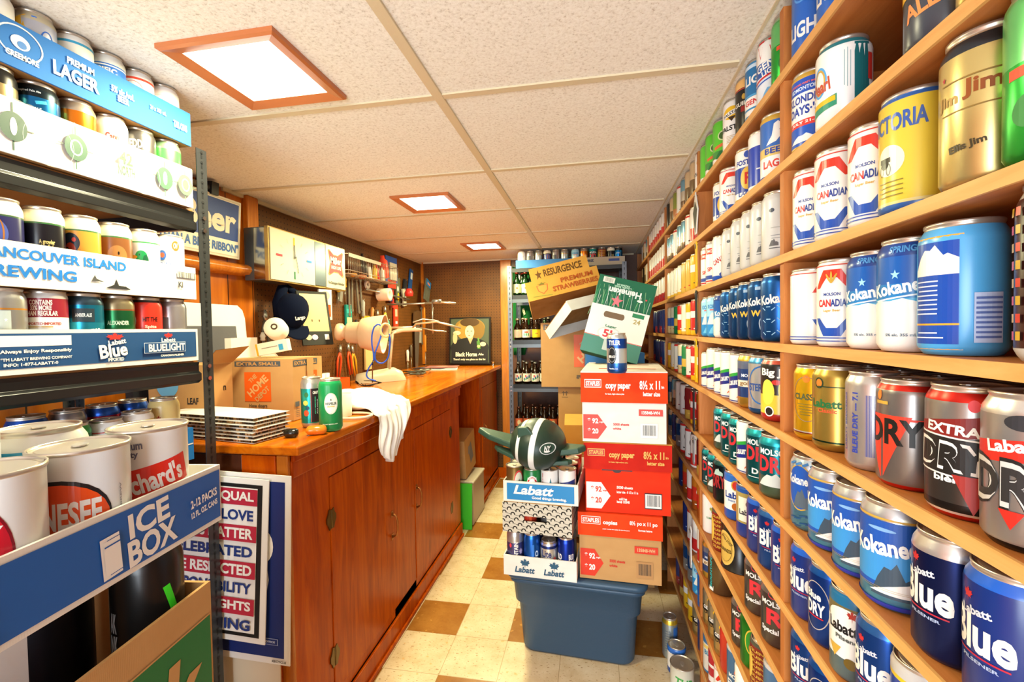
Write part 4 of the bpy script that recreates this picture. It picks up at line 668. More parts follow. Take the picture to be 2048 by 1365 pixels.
# a second layer standing on the far top cans (seen against the ceiling) is left at shelf level; bottle openers hang on the uprights
def opener(px, py0, py1, col, shape, label, y=None):
    Y = 1.70 if px < 1450 else .975
    p0, p1 = at(px, py0, 'x', XR-.006), at(px, py1, 'x', XR-.006)
    L = p0.z-p1.z; o = empty('bottle_opener', (XR-.004, p0.y, p0.z)); tag(o, label, 'bottle opener', 'openers hung on the shelving')
    wd = .03 if shape != 'diamond' else .05
    if shape == 'diamond': poly = [(0, 0), (wd*.75, -L*.45), (.012, -L), (-.012, -L), (-wd*.75, -L*.45)]
    else:
        poly = [(wd*.5*math.cos(a), -wd*.6+wd*.55*math.sin(a)) for a in [PI*i/8 for i in range(9)]]
        poly += [(-wd*.30, -L*.3), (-wd*.36, -L*.6), (-wd*.5, -L*.9), (-wd*.25, -L), (wd*.25, -L), (wd*.5, -L*.9), (wd*.36, -L*.6), (wd*.30, -L*.3)]
        poly = list(reversed(poly)) if False else poly
    X = Matrix.Rotation(-PI/2, 4, 'Z') @ Matrix.Rotation(PI/2, 4, 'X')
    mb = MB(); mb.prism(poly, -.002, .002, mat(col, 'paint'), X); mb.build('opener_body', o, bevel=.0012)
    m2 = MB()
    if shape == 'diamond': m2.prism([(0, -.035), (wd*.6, -L*.46), (0, -L*.95), (-wd*.6, -L*.46)], .0021, .003, mat('#2c3430', 'plastic'), X)
    else: m2.prism([(.007*math.cos(2*PI*i/12), -.02+.009*math.sin(2*PI*i/12)) for i in range(12)], .0021, .0026, BLACKM, X)
    m2.build('opener_face' if shape == 'diamond' else 'hanging_hole', o)
    MB().tube([(.006, 0, -.014), (-.006, 0, -.014)], .0022, STEEL).build('hook', o)
opener(1390, 384, 470, '#d8d4cc', 'diamond', 'white edged black diamond bottle opener hanging on the shelving upright')
opener(1391, 482, 574, '#e4b41c', 'bar', 'yellow bottle opener on the upright, upper of two yellow ones')
opener(1391, 580, 668, '#1c1c1c', 'bar', 'glossy black bottle opener hanging between two yellow openers')
opener(1390, 676, 764, '#e4b41c', 'bar', 'yellow bottle opener on the upright, lower of two yellow ones')
opener(1386, 776, 862, '#2c2c30', 'bar', 'dark metal bottle opener hanging just above the grey one')
opener(1386, 872, 928, '#8c8c94', 'bar', 'flat grey metal bottle opener with brass rings')
opener(1380, 1052, 1134, '#d8d8d8', 'bar', 'white bottle opener, lowest on the shelving upright')
# ------------------------------------------------------------------ carton tray, box helpers (front = local -y, base at z 0, centred in x)
def tray(name, W, Dp, H, skin, items, loc, rz, label, group=None, inner=KRAFTD, rot=None, side=None, hole=None, cat='carton tray', t=.004, ctr=False):
    o = empty(name, loc, rz, rot); tag(o, label, cat, group)
    a, b = W/2, (Dp/2 if ctr else 0); y0, y1 = (-Dp/2, Dp/2) if ctr else (0, Dp)
    mb = MB()
    mb.box(-a, a, y0+t, y1-t, 0, t, inner)
    for x0, x1, ya, yb in ((-a, a, y0, y0+t), (-a, a, y1-t, y1), (-a, -a+t, y0+t, y1-t), (a-t, a, y0+t, y1-t)): mb.box(x0, x1, ya, yb, 0 if ya in (y0,) or yb == y1 else t, H, skin)
    decals(mb, items, W, H, plane_fn((-a, y0, 0), (1, 0, 0), (0, 0, 1), (0, -1, 0)))
    if side: decals(mb, side, Dp, H, plane_fn((a, y0, 0), (0, 1, 0), (0, 0, 1), (1, 0, 0)))
    mb.build('tray_body', o)
    return o
def fbox(W, Dp, H, skin, front=(), right=(), top=(), left=(), y0=0, z0=0, mb=None):
    mb = mb or MB(); a = W/2
    mb.box(-a, a, y0, y0+Dp, z0, z0+H, skin)
    if front: decals(mb, front, W, H, plane_fn((-a, y0, z0), (1, 0, 0), (0, 0, 1), (0, -1, 0)))
    if right: decals(mb, right, Dp, H, plane_fn((a, y0, z0), (0, 1, 0), (0, 0, 1), (1, 0, 0)))
    if left: decals(mb, left, Dp, H, plane_fn((-a, y0+Dp, z0), (0, -1, 0), (0, 0, 1), (-1, 0, 0)))
    if top: decals(mb, top, W, Dp, plane_fn((-a, y0, z0+H), (1, 0, 0), (0, 1, 0), (0, 0, 1)))
    return mb
# ------------------------------------------------------------------ black metal rack on the left
RXF = -1.03
rk = empty('metal_shelving_rack', (RXF-.22, .84, 0)); tag(rk, 'black slotted metal shelving rack holding beer trays at the left', 'shelving rack')
GUN = mat('#4a4d50', 'metal'); BLK = mat('#141516', 'paint')
def keyhole(mb, x, y, z, ax):
    pts = [(.0042*math.cos(2*PI*i/10), .0042*math.sin(2*PI*i/10)+.006) for i in range(10)]; sl = [(-.0022, -.010), (.0022, -.010), (.0022, .004), (-.0022, .004)]
    for p in (pts, sl):
        if ax == 'y': mb.add([(x+a, y, z+b) for a, b in p], [tuple(range(len(p)))], BLACKM)
        else: mb.add([(x, y+a, z+b) for a, b in p], [tuple(range(len(p)))], BLACKM)
def post(x, y, sx, sy, parent, z1=1.825, w=.032, holes=True, m=None, step=.0265):
    mb = MB(); t = .002; m = m or GUN
    mb.box(min(x, x+sx*w), max(x, x+sx*w), y-t/2, y+t/2, .002, z1, m); mb.box(x-t/2, x+t/2, min(y+sy*t, y+sy*w), max(y+sy*t, y+sy*w), .002, z1, m)
    if holes:
        z = z1-.015
        while z > .05:
            keyhole(mb, x+sx*w*.5, y-t/2-.0006, z, 'y'); keyhole(mb, x+t/2+.0006, y+sy*w*.5, z, 'x'); z -= step
    return kid(mb, 'post', parent)
for x, y, sx, sy in ((RXF, 1.080, -1, -1), (RXF, .10, -1, 1), (RXF-.47, 1.080, 1, -1), (RXF-.47, .10, 1, 1)): post(x, y, sx, sy, rk)
for z in (1.66, 1.262, .86, .42):
    for x in (RXF-.003, RXF-.468):
        mb = MB(); s_ = 1 if x > -1.2 else -1
        pf = [(0, 0), (-.016*s_, 0), (-.016*s_, -.05), (-.004*s_, -.056), (.006*s_, -.048), (.006*s_, -.030), (-.002*s_, -.024), (-.002*s_, -.008)]
        if s_ > 0: pf = pf[::-1]
        X = Matrix(((1, 0, 0, x-.004*s_), (0, 0, 1, 0), (0, 1, 0, z-.006), (0, 0, 0, 1)))
        mb.prism(pf, .138, 1.044, BLK, X); kid(mb, 'shelf_beam', rk, bevel=.001)
    for y in (.139, 1.03): kid(MB().box(RXF-.466, RXF-.02, y-.001 if y < .5 else y, y+.012, z-.055, z-.011, BLK), 'cross_beam', rk)
    kid(MB().box(RXF-.45, RXF-.013, .12, 1.044, z-.010, z-.002, mat('#a06a34', 'plastic')), 'shelf_board', rk)
for z in (1.641, 1.607, 1.244, 1.211):
    mb = MB(); X = Matrix.Translation((RXF+.001, 1.063, z)) @ Matrix.Rotation(PI/2, 4, 'Y'); mb.prism([(.006*math.cos(PI/3*i), .006*math.sin(PI/3*i)) for i in range(6)], 0, .005, STEEL, X)
    X2 = Matrix.Translation((RXF-.018, 1.079, z)) @ Matrix.Rotation(PI/2, 4, 'X'); mb.prism([(.006*math.cos(PI/3*i), .006*math.sin(PI/3*i)) for i in range(6)], .001, .006, STEEL, X2)
    kid(mb, 'bolt', rk)
# trays on the rack; front faces the aisle (+x): rz = 90 degrees
TY0, TW = .615, .415
def rtray(z, H, skin, items, label, keys, name='carton_tray', y0=TY0, W=TW, h=.155, clabel='', x=RXF+.004, r=.0325, spin=-18, Dp=.27):
    tray(name, W, Dp, H, skin, items, (x, y0+W/2, z), PI/2, label, 'beer trays on the metal rack')
    n_ = len(keys); 
    for i, k in enumerate(keys):
        y = y0+.006+r + (W-.012-2*r)*i/(n_-1)
        can(k, x-.006-r, y, z+.0045, '%s, %s from left %s' % (plain(D[k][0], 7), ORD[i], clabel), 'cans in the rack trays', r, h, 2, spin)
rtray(1.819, .084, mat('#2c6cb4', 'paper'), [('O', .14, .58, .17, .72, W_, 0, .35), ('E', .14, .58, .07, .30, W_), ('E', .145, .54, .035, .16, '#2c6cb4'), ('T', 'CREEMORE', .145, .28, .12, .13, W_), ('T', 'PREMIUM', .38, .74, .12, .16, W_), ('T', 'LAGER', .36, .42, .2, .34, W_), ('T', '5% alc./vol.\nBEER', .58, .5, .12, .36, '#c8e0f4'), ('T', '24 x 355 mL', .78, .6, .1, .12, '#8cb8e0'), ('T', 'TALL CANS', .92, .45, .09, .2, '#e4f0fc')],
      'blue lager carton tray, topmost on the rack near the ceiling', ['limewhite', 'corona', 'whiteteal', 'pacific', 'whitered', 'whiteplain'], clabel='in topmost blue tray', h=.128)
CMP = []
for i, (a, t_) in enumerate(((.10, 'E'), (.34, 'O'), (.80, 'E'), (.93, 'O'))):
    gc = ['#244838', '#2c5440', '#446450', '#58705c'][i]; CMP += [('R', a, .5, .006, .86, gc), ('R', a, .5, .15, .02, '#4c5c50'), ('R', a, .5, .10, .02, '#4c5c50', 45), ('R', a, .5, .10, .02, '#4c5c50', -45), ('E', a, .5, .10, .52, gc), ('O' if t_ == 'O' else 'E', a, .5, .055 if t_ == 'O' else .025, .32, '#e8ebe6')]
CMP += [('T', '42', .57, .62, .07, .28, '#4c5c50'), ('T', 'NORTH', .57, .34, .09, .22, '#4c5c50'), ('O', .22, .4, .2, .9, '#c8ccc4', 0, .05), ('O', .66, .4, .2, .9, '#c8ccc4', 0, .05), ('O', .10, .5, .24, .95, '#c8ccc4', 0, .04)]
rtray(1.660, .100, WHITECARD, CMP, 'white carton tray printed with green compass roses, on the upper shelf', ['goldblack', 'paleale', 'ipa', 'cannon', 'shredder', 'lime'], clabel='in compass tray', h=.153)
rtray(1.4215, .082, WHITECARD, [('T', 'VANCOUVER ISLAND', .265, .74, .60, .24, '#1c74c4'), ('T', 'BREWING', .145, .34, .36, .26, '#1c74c4'), ('P', [(-.5, -.5), (.5, -.5), (.3, -.2), (.02, -.15), (-.08, .5), (-.16, -.1)], .52, .26, .13, .26, '#2c2c2c'), ('P', [(-.5, -.5), (.5, -.5), (-.1, -.1), (-.25, .5)], .42, .36, .06, .16, '#4c4c4c'), ('R', .93, .72, .13, .18, '#3c3c3c'), ('R', .93, .72, .128, .16, '#e4e0d8'), ('B', .93, .72, .12, .16, '#4c4c4c'), ('T', 'KI', .885, .42, .03, .18, '#3c3c3c')],
      'white carton tray with blue capital lettering and small whales', ['deer', 'blackcream', 'duck', 'beaver', 'mallard', 'vienna'], clabel='in whale tray', h=.155)
rtray(1.262, .082, WHITECARD, [('R', .5, .52, .97, .78, '#1c4878'), ('R', .15, .74, .28, .24, W_), ('T', 'Always Enjoy Responsibly', .155, .50, .27, .10, W_), ('T', '*TM LABATT BREWING COMPANY', .155, .34, .27, .07, W_), ('T', 'INFO: 1-877-LABATT-0', .13, .22, .2, .07, W_), ('L', .49, .78, .09, .26, '#d0302c'), ('T', 'Labatt', .50, .66, .09, .14, W_, 8), ('T', 'Blue', .48, .44, .14, .36, W_, 6), ('T', 'IMPORTED', .49, .20, .08, .09, W_), ('L', .79, .80, .06, .20, '#d0302c'), ('T', 'Labatt', .79, .68, .09, .12, W_), ('R', .77, .46, .26, .30, '#c8d4e4'), ('R', .77, .46, .255, .27, '#1c4878'), ('T', 'BLUELIGHT', .78, .46, .23, .22, W_), ('T', 'CANADIAN PILSENER', .81, .22, .15, .06, W_)],
      'white edged navy carton tray on the lower rack beam', ['silver', 'oldmil', 'whistle', 'alex', 'spits', 'steelside'], clabel='in lower navy tray', h=.153)
# lower level: an open blue carton of cans standing on another carton
MB_ = fbox(.40, .27, .135, KRAFTD); o = MB_.build('carton'); o.location = (RXF-.045, .83, .8585); o.rotation_euler = (0, 0, PI/2); tag(o, 'plain brown carton under the open tray, behind the rack post', 'carton')
tray('carton_tray', .42, .27, .085, mat('#2474bc', 'paper'), [('R', .5, .5, .99, .04, W_)], (RXF-.035, .835, .9945), PI/2, 'blue open carton tray behind the slotted post at counter height', 'beer trays on the metal rack', side=[('R', .5, .5, .98, .95, '#2474bc')])
for i, k in enumerate(['greenrack', 'greenrack', 'whiterack', 'canrack', 'wheat']):
    can(k, RXF-.078, .714+.072*i, .999, '%s, %s from left in the shaded blue tray' % (plain(D[k][0], 7), ORD[i]), 'cans in the shaded blue tray', .034, [.14, .145, .14, .146, .168][i], 2, -20)
for i, k in enumerate(['bluelid', 'steelside', 'bluelid', 'bluelid']):
    can(k, RXF-.155, .76+.075*i, .999, '%s, %s from left in rear rank of the shaded tray' % (plain(D[k][0], 5), ORD[i]), 'cans in the shaded blue tray', .034, .165, 1, -20)
# kraft carton lying open behind the post on the shelf
# ------------------------------------------------------------------ near stack in the left foreground
NX = -.575
NR = PI/2 + math.radians(7); NXV = Vector((math.cos(NR), math.sin(NR), 0)); NYV = Vector((-math.sin(NR), math.cos(NR), 0)); NO = Vector((-.545, .392, 1.0425))
o = fbox(.42, .34, .70, KRAFT).build('carton'); o.location = (NX-.01, .385, .002); o.rotation_euler = (0, 0, PI/2); tag(o, 'tall brown carton at the bottom of the near left stack', 'carton')
tray('carton_tray', .43, .34, .06, WHITECARD, [], (NX+.004, .385, .703), PI/2, 'plain white carton tray under the green printed carton', inner=KRAFTD)
tray('carton', .42, .33, .182, KRAFT, [('R', .5, .34, .98, .80, '#1c7038'), ('R', .5, .735, .98, .014, '#c09058'), ('T', 'ok', .78, .28, .34, .60, '#c09058', 0, .15), ('T', 'Molson', .35, .28, .4, .5, '#c09058', 0, .15)], (NX+.012, .39, .766), NR,
     'open brown carton printed green, in the near left stack', cat='carton', t=.005)
can('monster', NX-.066, .545, .772, 'tall black can with green marks inside the open brown carton', None, .043, .266, 2, -10)
can('blackcan', NX-.16, .49, .772, 'dark can in the open brown carton behind the tall black one', None, .043, .266, 1)
o = MB().box(-.04, .04, -.04, .04, 0, .262, mat('#c8c4c0', 'paper')).box(-.041, -.032, -.041, .041, .0, .2625, mat('#a82430', 'paper')).build('white_carton'); o.location = (NX-.07, .34, .772); tag(o, 'narrow white carton with a red edge inside the brown carton', 'carton')
can('silver', NX-.06, .255, .772, 'silver topped can leaning low in the brown carton', None, .04, .15, 2)
# the blue tray of big steel cans on top
tray('carton_tray', .43, .34, .086, WHITECARD, [('R', .5, .5, .985, .84, '#1c5cac'), ('T', 'ICE', .70, .68, .14, .36, W_, 4), ('T', 'BOX', .71, .30, .17, .38, W_, 4), ('R', .575, .40, .055, .56, W_, 4), ('R', .585, .40, .037, .48, '#1c5cac', 4), ('R', .578, .40, .047, .46, W_, 4), ('R', .578, .56, .048, .02, '#1c5cac', 4), ('T', '2-12 PACKS', .91, .56, .12, .14, W_, 4), ('T', '12 FL. OZ. CANS', .91, .38, .12, .10, W_, 4), ('T', 'Labatt', .19, .76, .2, .26, W_, 4), ('T', 'Blue', .18, .40, .22, .44, W_, 6), ('R', .2, .13, .22, .05, '#b0283c')],
     NO, NR, 'bright blue carton tray of large white cans, in the near left foreground', side=[('R', .5, .5, .97, .86, '#1c5cac')], inner=WHITECARD)
for i, (k, a_, b_, h, rr) in enumerate((('city', -.045, .052, .155, .046), ('genesee', .052, .052, .155, .046), ('blanchard', .147, .052, .158, .045), ('redtag', -.01, .150, .205, .047), ('whiteteal', .092, .150, .168, .047))):
    p = NO + NXV*a_ + NYV*b_
    can(k, p.x, p.y, 1.047, plain(D[k][0], 9) + (', front rank of blue tray' if i < 3 else ', rear rank of blue tray'), 'large cans in the blue foreground tray', rr, h, 2, [-10, -8, -12, -8, -8][i], 'large can', 'steel_can')
# ------------------------------------------------------------------ workbench with counter
CT = 1.012; XC = -.86
wb = empty('workbench_cabinet', (-1.2, 2.5, 0)); tag(wb, 'long orange varnished wooden cabinet with doors under the counter', 'cabinet')
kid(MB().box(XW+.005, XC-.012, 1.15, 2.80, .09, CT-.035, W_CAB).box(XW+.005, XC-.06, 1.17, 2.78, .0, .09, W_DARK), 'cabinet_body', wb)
kid(MB().box(XC-.012, XC, 1.15, 1.345, .09, CT-.035, W_CAB).box(XC-.012, XC, 1.345, 2.80, .855, CT-.035, W_CAB).box(XC-.012, XC, 1.812, 2.052, .09, .855, W_CAB).box(XC-.012, XC, 2.615, 2.80, .09, .855, W_CAB).box(XC-.012, XC, 1.345, 2.615, .09, .125, W_CAB), 'face_frame', wb, .001)
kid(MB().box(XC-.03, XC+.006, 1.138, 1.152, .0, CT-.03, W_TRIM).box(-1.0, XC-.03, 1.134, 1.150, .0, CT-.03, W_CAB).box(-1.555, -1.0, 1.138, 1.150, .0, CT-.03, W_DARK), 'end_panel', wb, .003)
kid(MB().box(XC, XC+.012, 1.15, 2.80, CT-.10, CT-.03, W_CAB).box(XC, XC+.02, 1.15, 2.80, CT-.052, CT-.03, W_CAB), 'apron_moulding', wb, .004)
kid(MB().box(XC, XC+.012, 1.15, 2.80, 0, .085, W_CAB).box(XC+.012, XC+.022, 1.15, 2.80, 0, .018, W_CAB), 'base_moulding', wb, .003)
BRASS = mat('#6c5428', 'metal'); COP = mat('#a86c34', 'metal')
def door(y0, y1, z0, z1, hx, hinge_y, handle_y, hz, parent):
    d = kid(MB().box(XC-.012, XC+.003, y0+.002, y1-.002, z0+.002, z1-.002, W_CAB), 'door', parent, .0015)
    for z in ((z0+.13), (z1-.14)):
        s_ = 1 if handle_y > hinge_y else -1
        poly = [(0, .03), (.012, .034), (.018, .018), (.026, .008), (.026, -.008), (.018, -.018), (.012, -.034), (0, -.03)]
        mb = MB(); X = Matrix(((0, 0, 1, XC+.003), (1, 0, 0, hinge_y), (0, 1, 0, z), (0, 0, 0, 1)))
        mb.prism([(a*s_, b) for a, b in (poly if s_ > 0 else poly[::-1])], 0, .002, BRASS, X); mb.prism([(-a*s_, b) for a, b in (poly[::-1] if s_ > 0 else poly)], -.002, .002, BRASS, X)
        mb.tube([(XC+.004, hinge_y, z-.03), (XC+.004, hinge_y, z+.03)], .0035, BRASS)
        k_ = mb.build('hinge', d)
    mb = MB(); mb.tube([(XC+.003, handle_y, hz+.05), (XC+.022, handle_y, hz+.042), (XC+.028, handle_y, hz+.02), (XC+.028, handle_y, hz-.02), (XC+.022, handle_y, hz-.042), (XC+.003, handle_y, hz-.05)], [.006, .004, .004, .004, .004, .006], COP)
    mb.box(XC+.003, XC+.005, handle_y-.009, handle_y+.009, hz+.036, hz+.062, COP); mb.box(XC+.003, XC+.005, handle_y-.009, handle_y+.009, hz-.062, hz-.036, COP)
    mb.build('handle', d); return d
door(1.345, 1.812, .125, .855, 0, 1.349, 1.795, .50, wb)
door(2.052, 2.615, .125, .855, 0, 2.611, 2.070, .52, wb)
w2 = empty('workbench_cabinet', (-1.2, 3.65, 0)); tag(w2, 'narrow orange wooden cabinet at the far end of the counter', 'cabinet')
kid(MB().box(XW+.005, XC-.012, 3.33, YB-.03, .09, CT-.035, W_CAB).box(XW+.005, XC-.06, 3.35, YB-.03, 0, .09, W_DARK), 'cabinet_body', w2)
kid(MB().box(XC-.012, XC, 3.33, 3.40, .09, CT-.035, W_CAB).box(XC-.012, XC, 3.40, YB-.03, .88, CT-.035, W_CAB), 'face_frame', w2)
door(3.40, YB-.04, .10, .88, 0, YB-.045, 3.46, .53, w2)
kid(MB().box(XC, XC+.012, 3.33, YB-.045, 0, .085, W_CAB).box(XC+.012, XC+.022, 3.33, YB-.045, 0, .018, W_CAB), 'base_moulding', w2, .003)
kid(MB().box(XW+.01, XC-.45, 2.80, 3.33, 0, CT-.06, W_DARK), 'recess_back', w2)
mb = MB().box(XW+.003, -.815, 1.13, YB-.027, CT-.028, CT, W_TOP)
o = mb.build('countertop', bevel=.005); tag(o, 'glossy orange varnished wooden countertop along left wall', 'countertop')
# things in the knee recess
def prop(mb, name, label, cat, loc, rz=0, rot=None, bevel=0, group=None):
    o = mb.build(name, bevel=bevel); o.location = loc; o.rotation_euler = rot or (0, 0, rz); tag(o, label, cat, group); return o
def thing(name, label, cat, loc, rz=0, rot=None, group=None):
    o = empty(name, loc, rz, rot); tag(o, label, cat, group); return o
prop(MB().box(-.155, .155, -.15, .15, 0, .30, mat('#b8aa98', 'plastic')).box(-.162, .162, -.157, .157, .286, .302, mat('#c8bca8', 'plastic')), 'storage_bin', 'cloudy plastic storage bin in the recess under the counter', 'storage bin', (-.965, 3.10, .002), PI/2, bevel=.008)
prop(MB().box(-.135, .135, -.004, .004, 0, .30, mat('#3cb428', 'plastic')), 'green_folder', 'bright green folder standing beside the bin under the counter', 'folder', (-.945, 2.885, .002), 0, (math.radians(-4), 0, 0))
prop(fbox(.26, .20, .27, KRAFT, [('R', .55, .5, .3, .5, '#7c7c84', 20), ('R', .4, .62, .2, .2, '#8c8890', -15)]), 'carton', 'worn brown carton tipped on top of the plastic bin', 'carton', (-.868, 3.10, .328), 0, (0, math.radians(-8), PI/2))
prop(MB().box(-.13, .13, 0, .02, 0, .10, WHITECARD), 'cardboard_sheet', 'cream card sticking up behind the worn carton under counter', 'cardboard', (-1.14, 3.0, .306), PI/2)
# ------------------------------------------------------------------ posters leaning at the counter end
def poster(W, H, items, loc, label, tilt=0, roll=0, name='poster', t=.003, skin='#e8e6e2', cat='poster'):
    return prop(fbox(W, t, H, mat(skin, 'ink'), items), name, label, cat, loc, 0, (math.radians(tilt), math.radians(roll), 0))
rowsP = ['ALL ARE EQUAL', 'THERE IS LOVE', 'VOICES MATTER', 'CELEBRATED', 'ARE RESPECTED', 'RESPONSIBILITY', 'EQUAL RIGHTS', 'EVERYTHING']
it = [('R', .5, .5, .90, .93, '#141414'), ('R', .5, .5, .82, .885, '#e8e6e2')]
for i, t_ in enumerate(rowsP):
    y = .885-.111*i
    if i % 2 == 0: it.append(('R', .5, y, .82, .100, '#b0243c'))
    it.append(('T', t_, .5, y, .76, .066, '#e8e6e2' if i % 2 == 0 else '#1c3478'))
poster(.37, .455, it, (-1.088, 1.088, .475), 'white poster with black border and red and blue striped words', -2, 2)
poster(.44, .53, [('R', .5, .5, .92, .93, '#14286c'), ('T', 'B', .70, .55, .3, .5, W_), ('E', .78, .62, .2, .2, W_), ('R', .45, .25, .2, .06, W_), ('O', .5, .5, .6, .5, W_, 0, .2), ('R', .75, .12, .34, .035, '#8c98c0'), ('R', .75, .12, .33, .028, '#14286c'), ('T', 'PROUDLY PRINTED NOTICE', .75, .12, .30, .010, '#c8d0e8'), ('T', 'RECYCLE', .93, .02, .1, .012, '#2c2c2c')],
       (-1.06, 1.104, .41), 'dark blue poster in clear sleeve behind the striped word poster', -1, 1.5)
poster(.30, .60, [], (-1.03, 1.116, .31), 'plain cream board behind the two posters', 0, 0, 'cream_board', .004, '#d8ccb4', 'board')
# ------------------------------------------------------------------ wall hung signs
b = thing('beer_sign', 'blue and white tin sign lettered eer, in wooden recess', 'sign', (XW+.012, 1.49, 1.655), rot=(math.radians(4), 0, PI/2))
fbox(.53, .02, .245, mat('#ddd4c0', 'paint'), [('R', .5, .5, .97, .94, '#c8bca4'), ('R', .5, .5, .955, .91, '#e4dccc'), ('R', .5, .62, .95, .64, '#1c3c88'), ('T', 'Beer', .70, .62, .5, .42, '#ecdfc4'), ('T', '"THAN A BLUE RIBBON"', .62, .17, .72, .15, '#2c60a8')], y0=-.02).build('sign_panel', b, bevel=.003)
mb = MB().tube([(-.26, -.01, .26), (.1, -.01, .265)], .012, mat('#a8a090', 'metal')).box(.10, .135, -.03, .0, .24, .29, BLACKM); mb.build('tube_lamp', b)
# lit clock sign on the pegboard
c = thing('clock_sign', 'long white lighted clock sign with a red emblem, on pegboard', 'clock', (XW+.02, 2.108, 1.568), rot=(0, math.radians(0), PI/2))
CW, CH, CD = .62, .235, .125
MB().box(-CW/2, CW/2, -CD+.02, 0, 0, CH, mat('#6a7680', 'metal')).build('housing', c, bevel=.002)
MB().box(-CW/2-.002, -CW/2+.0, -CD+.02, -.05, .004, CH-.004, mat('#a8acb0', 'chrome')).build('side_trim', c)
mb = MB().box(-CW/2-.004, CW/2+.004, -CD, -CD+.02, -.004, CH+.004, mat('#c8a868', 'metal'))
mb.build('bezel', c, bevel=.002)
face = fbox(.325, .004, CH-.006, mat('#ccc8b4', 'paint'), [('R', .5, .84, .034, .17, '#e0a800'), ('R', .5, .14, .034, .16, '#0c6c4c'), ('R', .17, .5, .13, .045, '#b8283c'), ('R', .85, .5, .12, .045, '#1c80c8')] +
    [('R', .5+.33*math.sin(math.radians(a)), .5+.36*math.cos(math.radians(a)), .004, .10, '#6c6858', -a) for a in (30, 60, 120, 150, 210, 240, 300, 330)], y0=-.004)
f = face.build('clock_face', c, (-CW/2+.166, -CD-.001, .003))
mb = MB(); decals(mb, [('R', .50, .62, .016, .26, '#1c1c18', 2), ('R', .55, .36, .012, .34, '#1c1c18', 12), ('R', .49, .5, .007, .44, '#8c8878', 1), ('E', .5, .5, .035, .05, '#3c3c38')], .325, CH, plane_fn((-.1625, -.007, 0), (1, 0, 0), (0, 0, 1), (0, -1, 0)))
mb.build('clock_hands', f)
MB().box(-.045, .045, -.004, 0, .006, CH-.006, mat('#6c747c', 'metal')).build('mesh_grille', c, (.067, -CD-.001, 0))
BOW = [(-.5, -.40), (-.5, .38), (-.42, .5), (-.15, .28), (.15, .26), (.44, .42), (.5, .32), (.42, .0), (.48, -.38), (.40, -.5), (.12, -.34), (-.14, -.34), (-.40, -.5)]
BOW = [(-.48, .46), (-.36, .0), (-.48, -.46), (-.40, -.5), (-.14, -.36), (.14, -.36), (.40, -.5), (.48, -.46), (.36, 0), (.48, .46), (.40, .5), (.14, .34), (-.14, .34), (-.40, .5)]
p = fbox(.188, .004, CH-.006, mat('#ccc8b4', 'paint'), [('P', BOW, .5, .60, .84, .62, '#b88440'), ('P', BOW, .5, .60, .74, .55, '#c02c28'), ('T', 'Miller', .5, .67, .56, .16, W_), ('T', 'HIGH LIFE', .5, .50, .5, .08, W_), ('P', TRI, .45, .585, .14, .04, W_), ('T', 'The Champagne of Bottle Beer', .5, .12, .84, .08, '#4c4838')], y0=-.004)
p.build('emblem_panel', c, (.212, -CD-.001, .003))
# ------------------------------------------------------------------ leaning things behind the carton
d = thing('framed_board', 'white framed grey board leaning on the wood panelling', 'board', (XW+.05, 1.585, CT+.004), rot=(math.radians(-5), 0, PI/2))
MB().prism([(-.17, 0), (.17, 0), (.175, .38), (.165, .415), (.14, .435), (-.17, .435)], 0, .03, mat('#e8e8e4', 'plastic'), Matrix.Rotation(PI/2, 4, 'X')).build('board_frame', d, bevel=.002)
MB().box(-.13, .115, -.034, -.029, .0, .345, mat('#5c5c62', 'plastic')).build('grey_panel', d, bevel=.004)
prop(fbox(.14, .03, .34, mat('#2c2e34'), [('E', .75, .62, .4, .22, '#d8a42c'), ('T', 'HI 8', .25, .8, .3, .08, W_), ('R', .5, .94, .9, .10, W_)]), 'black_picture', 'black board with a yellow disc, left of the white framed board', 'board', (XW+.045, 1.338, CT+.004), 0, (math.radians(-6), 0, PI/2))
o = thing('carton', 'open brown carton behind the slotted rack post on the counter', 'carton', (-1.355, 1.27, CT+.002), rz=math.radians(4))
fbox(.20, .13, .215, KRAFT, [('T', 'LEAF', .8, .45, .2, .1, '#2c2824'), ('E', .35, .7, .4, .4, '#6cb0d8'), ('R', .7, .25, .3, .04, '#8c6c3c')], right=[('T', 'n', .7, .6, .1, .08, '#2c2824')]).build('carton_body', o)
mb = MB(); mb.add([(.101, 0, .216), (.101, .13, .216), (.16, .14, .272), (.155, -.01, .264)], [(0, 1, 2, 3)], KRAFTD); mb.add([(.102, 0, .215), (.102, .13, .215), (.161, .14, .271), (.156, -.01, .263)], [(3, 2, 1, 0)], KRAFT)
mb.build('carton_flap', o)
prop(MB().box(-.012, .012, -.004, .18, 0, .30, mat('#e8e4dc', 'paper')), 'white_book', 'narrow white book standing beside the open brown carton', 'book', (-1.36, 1.50, CT+.001), .2)
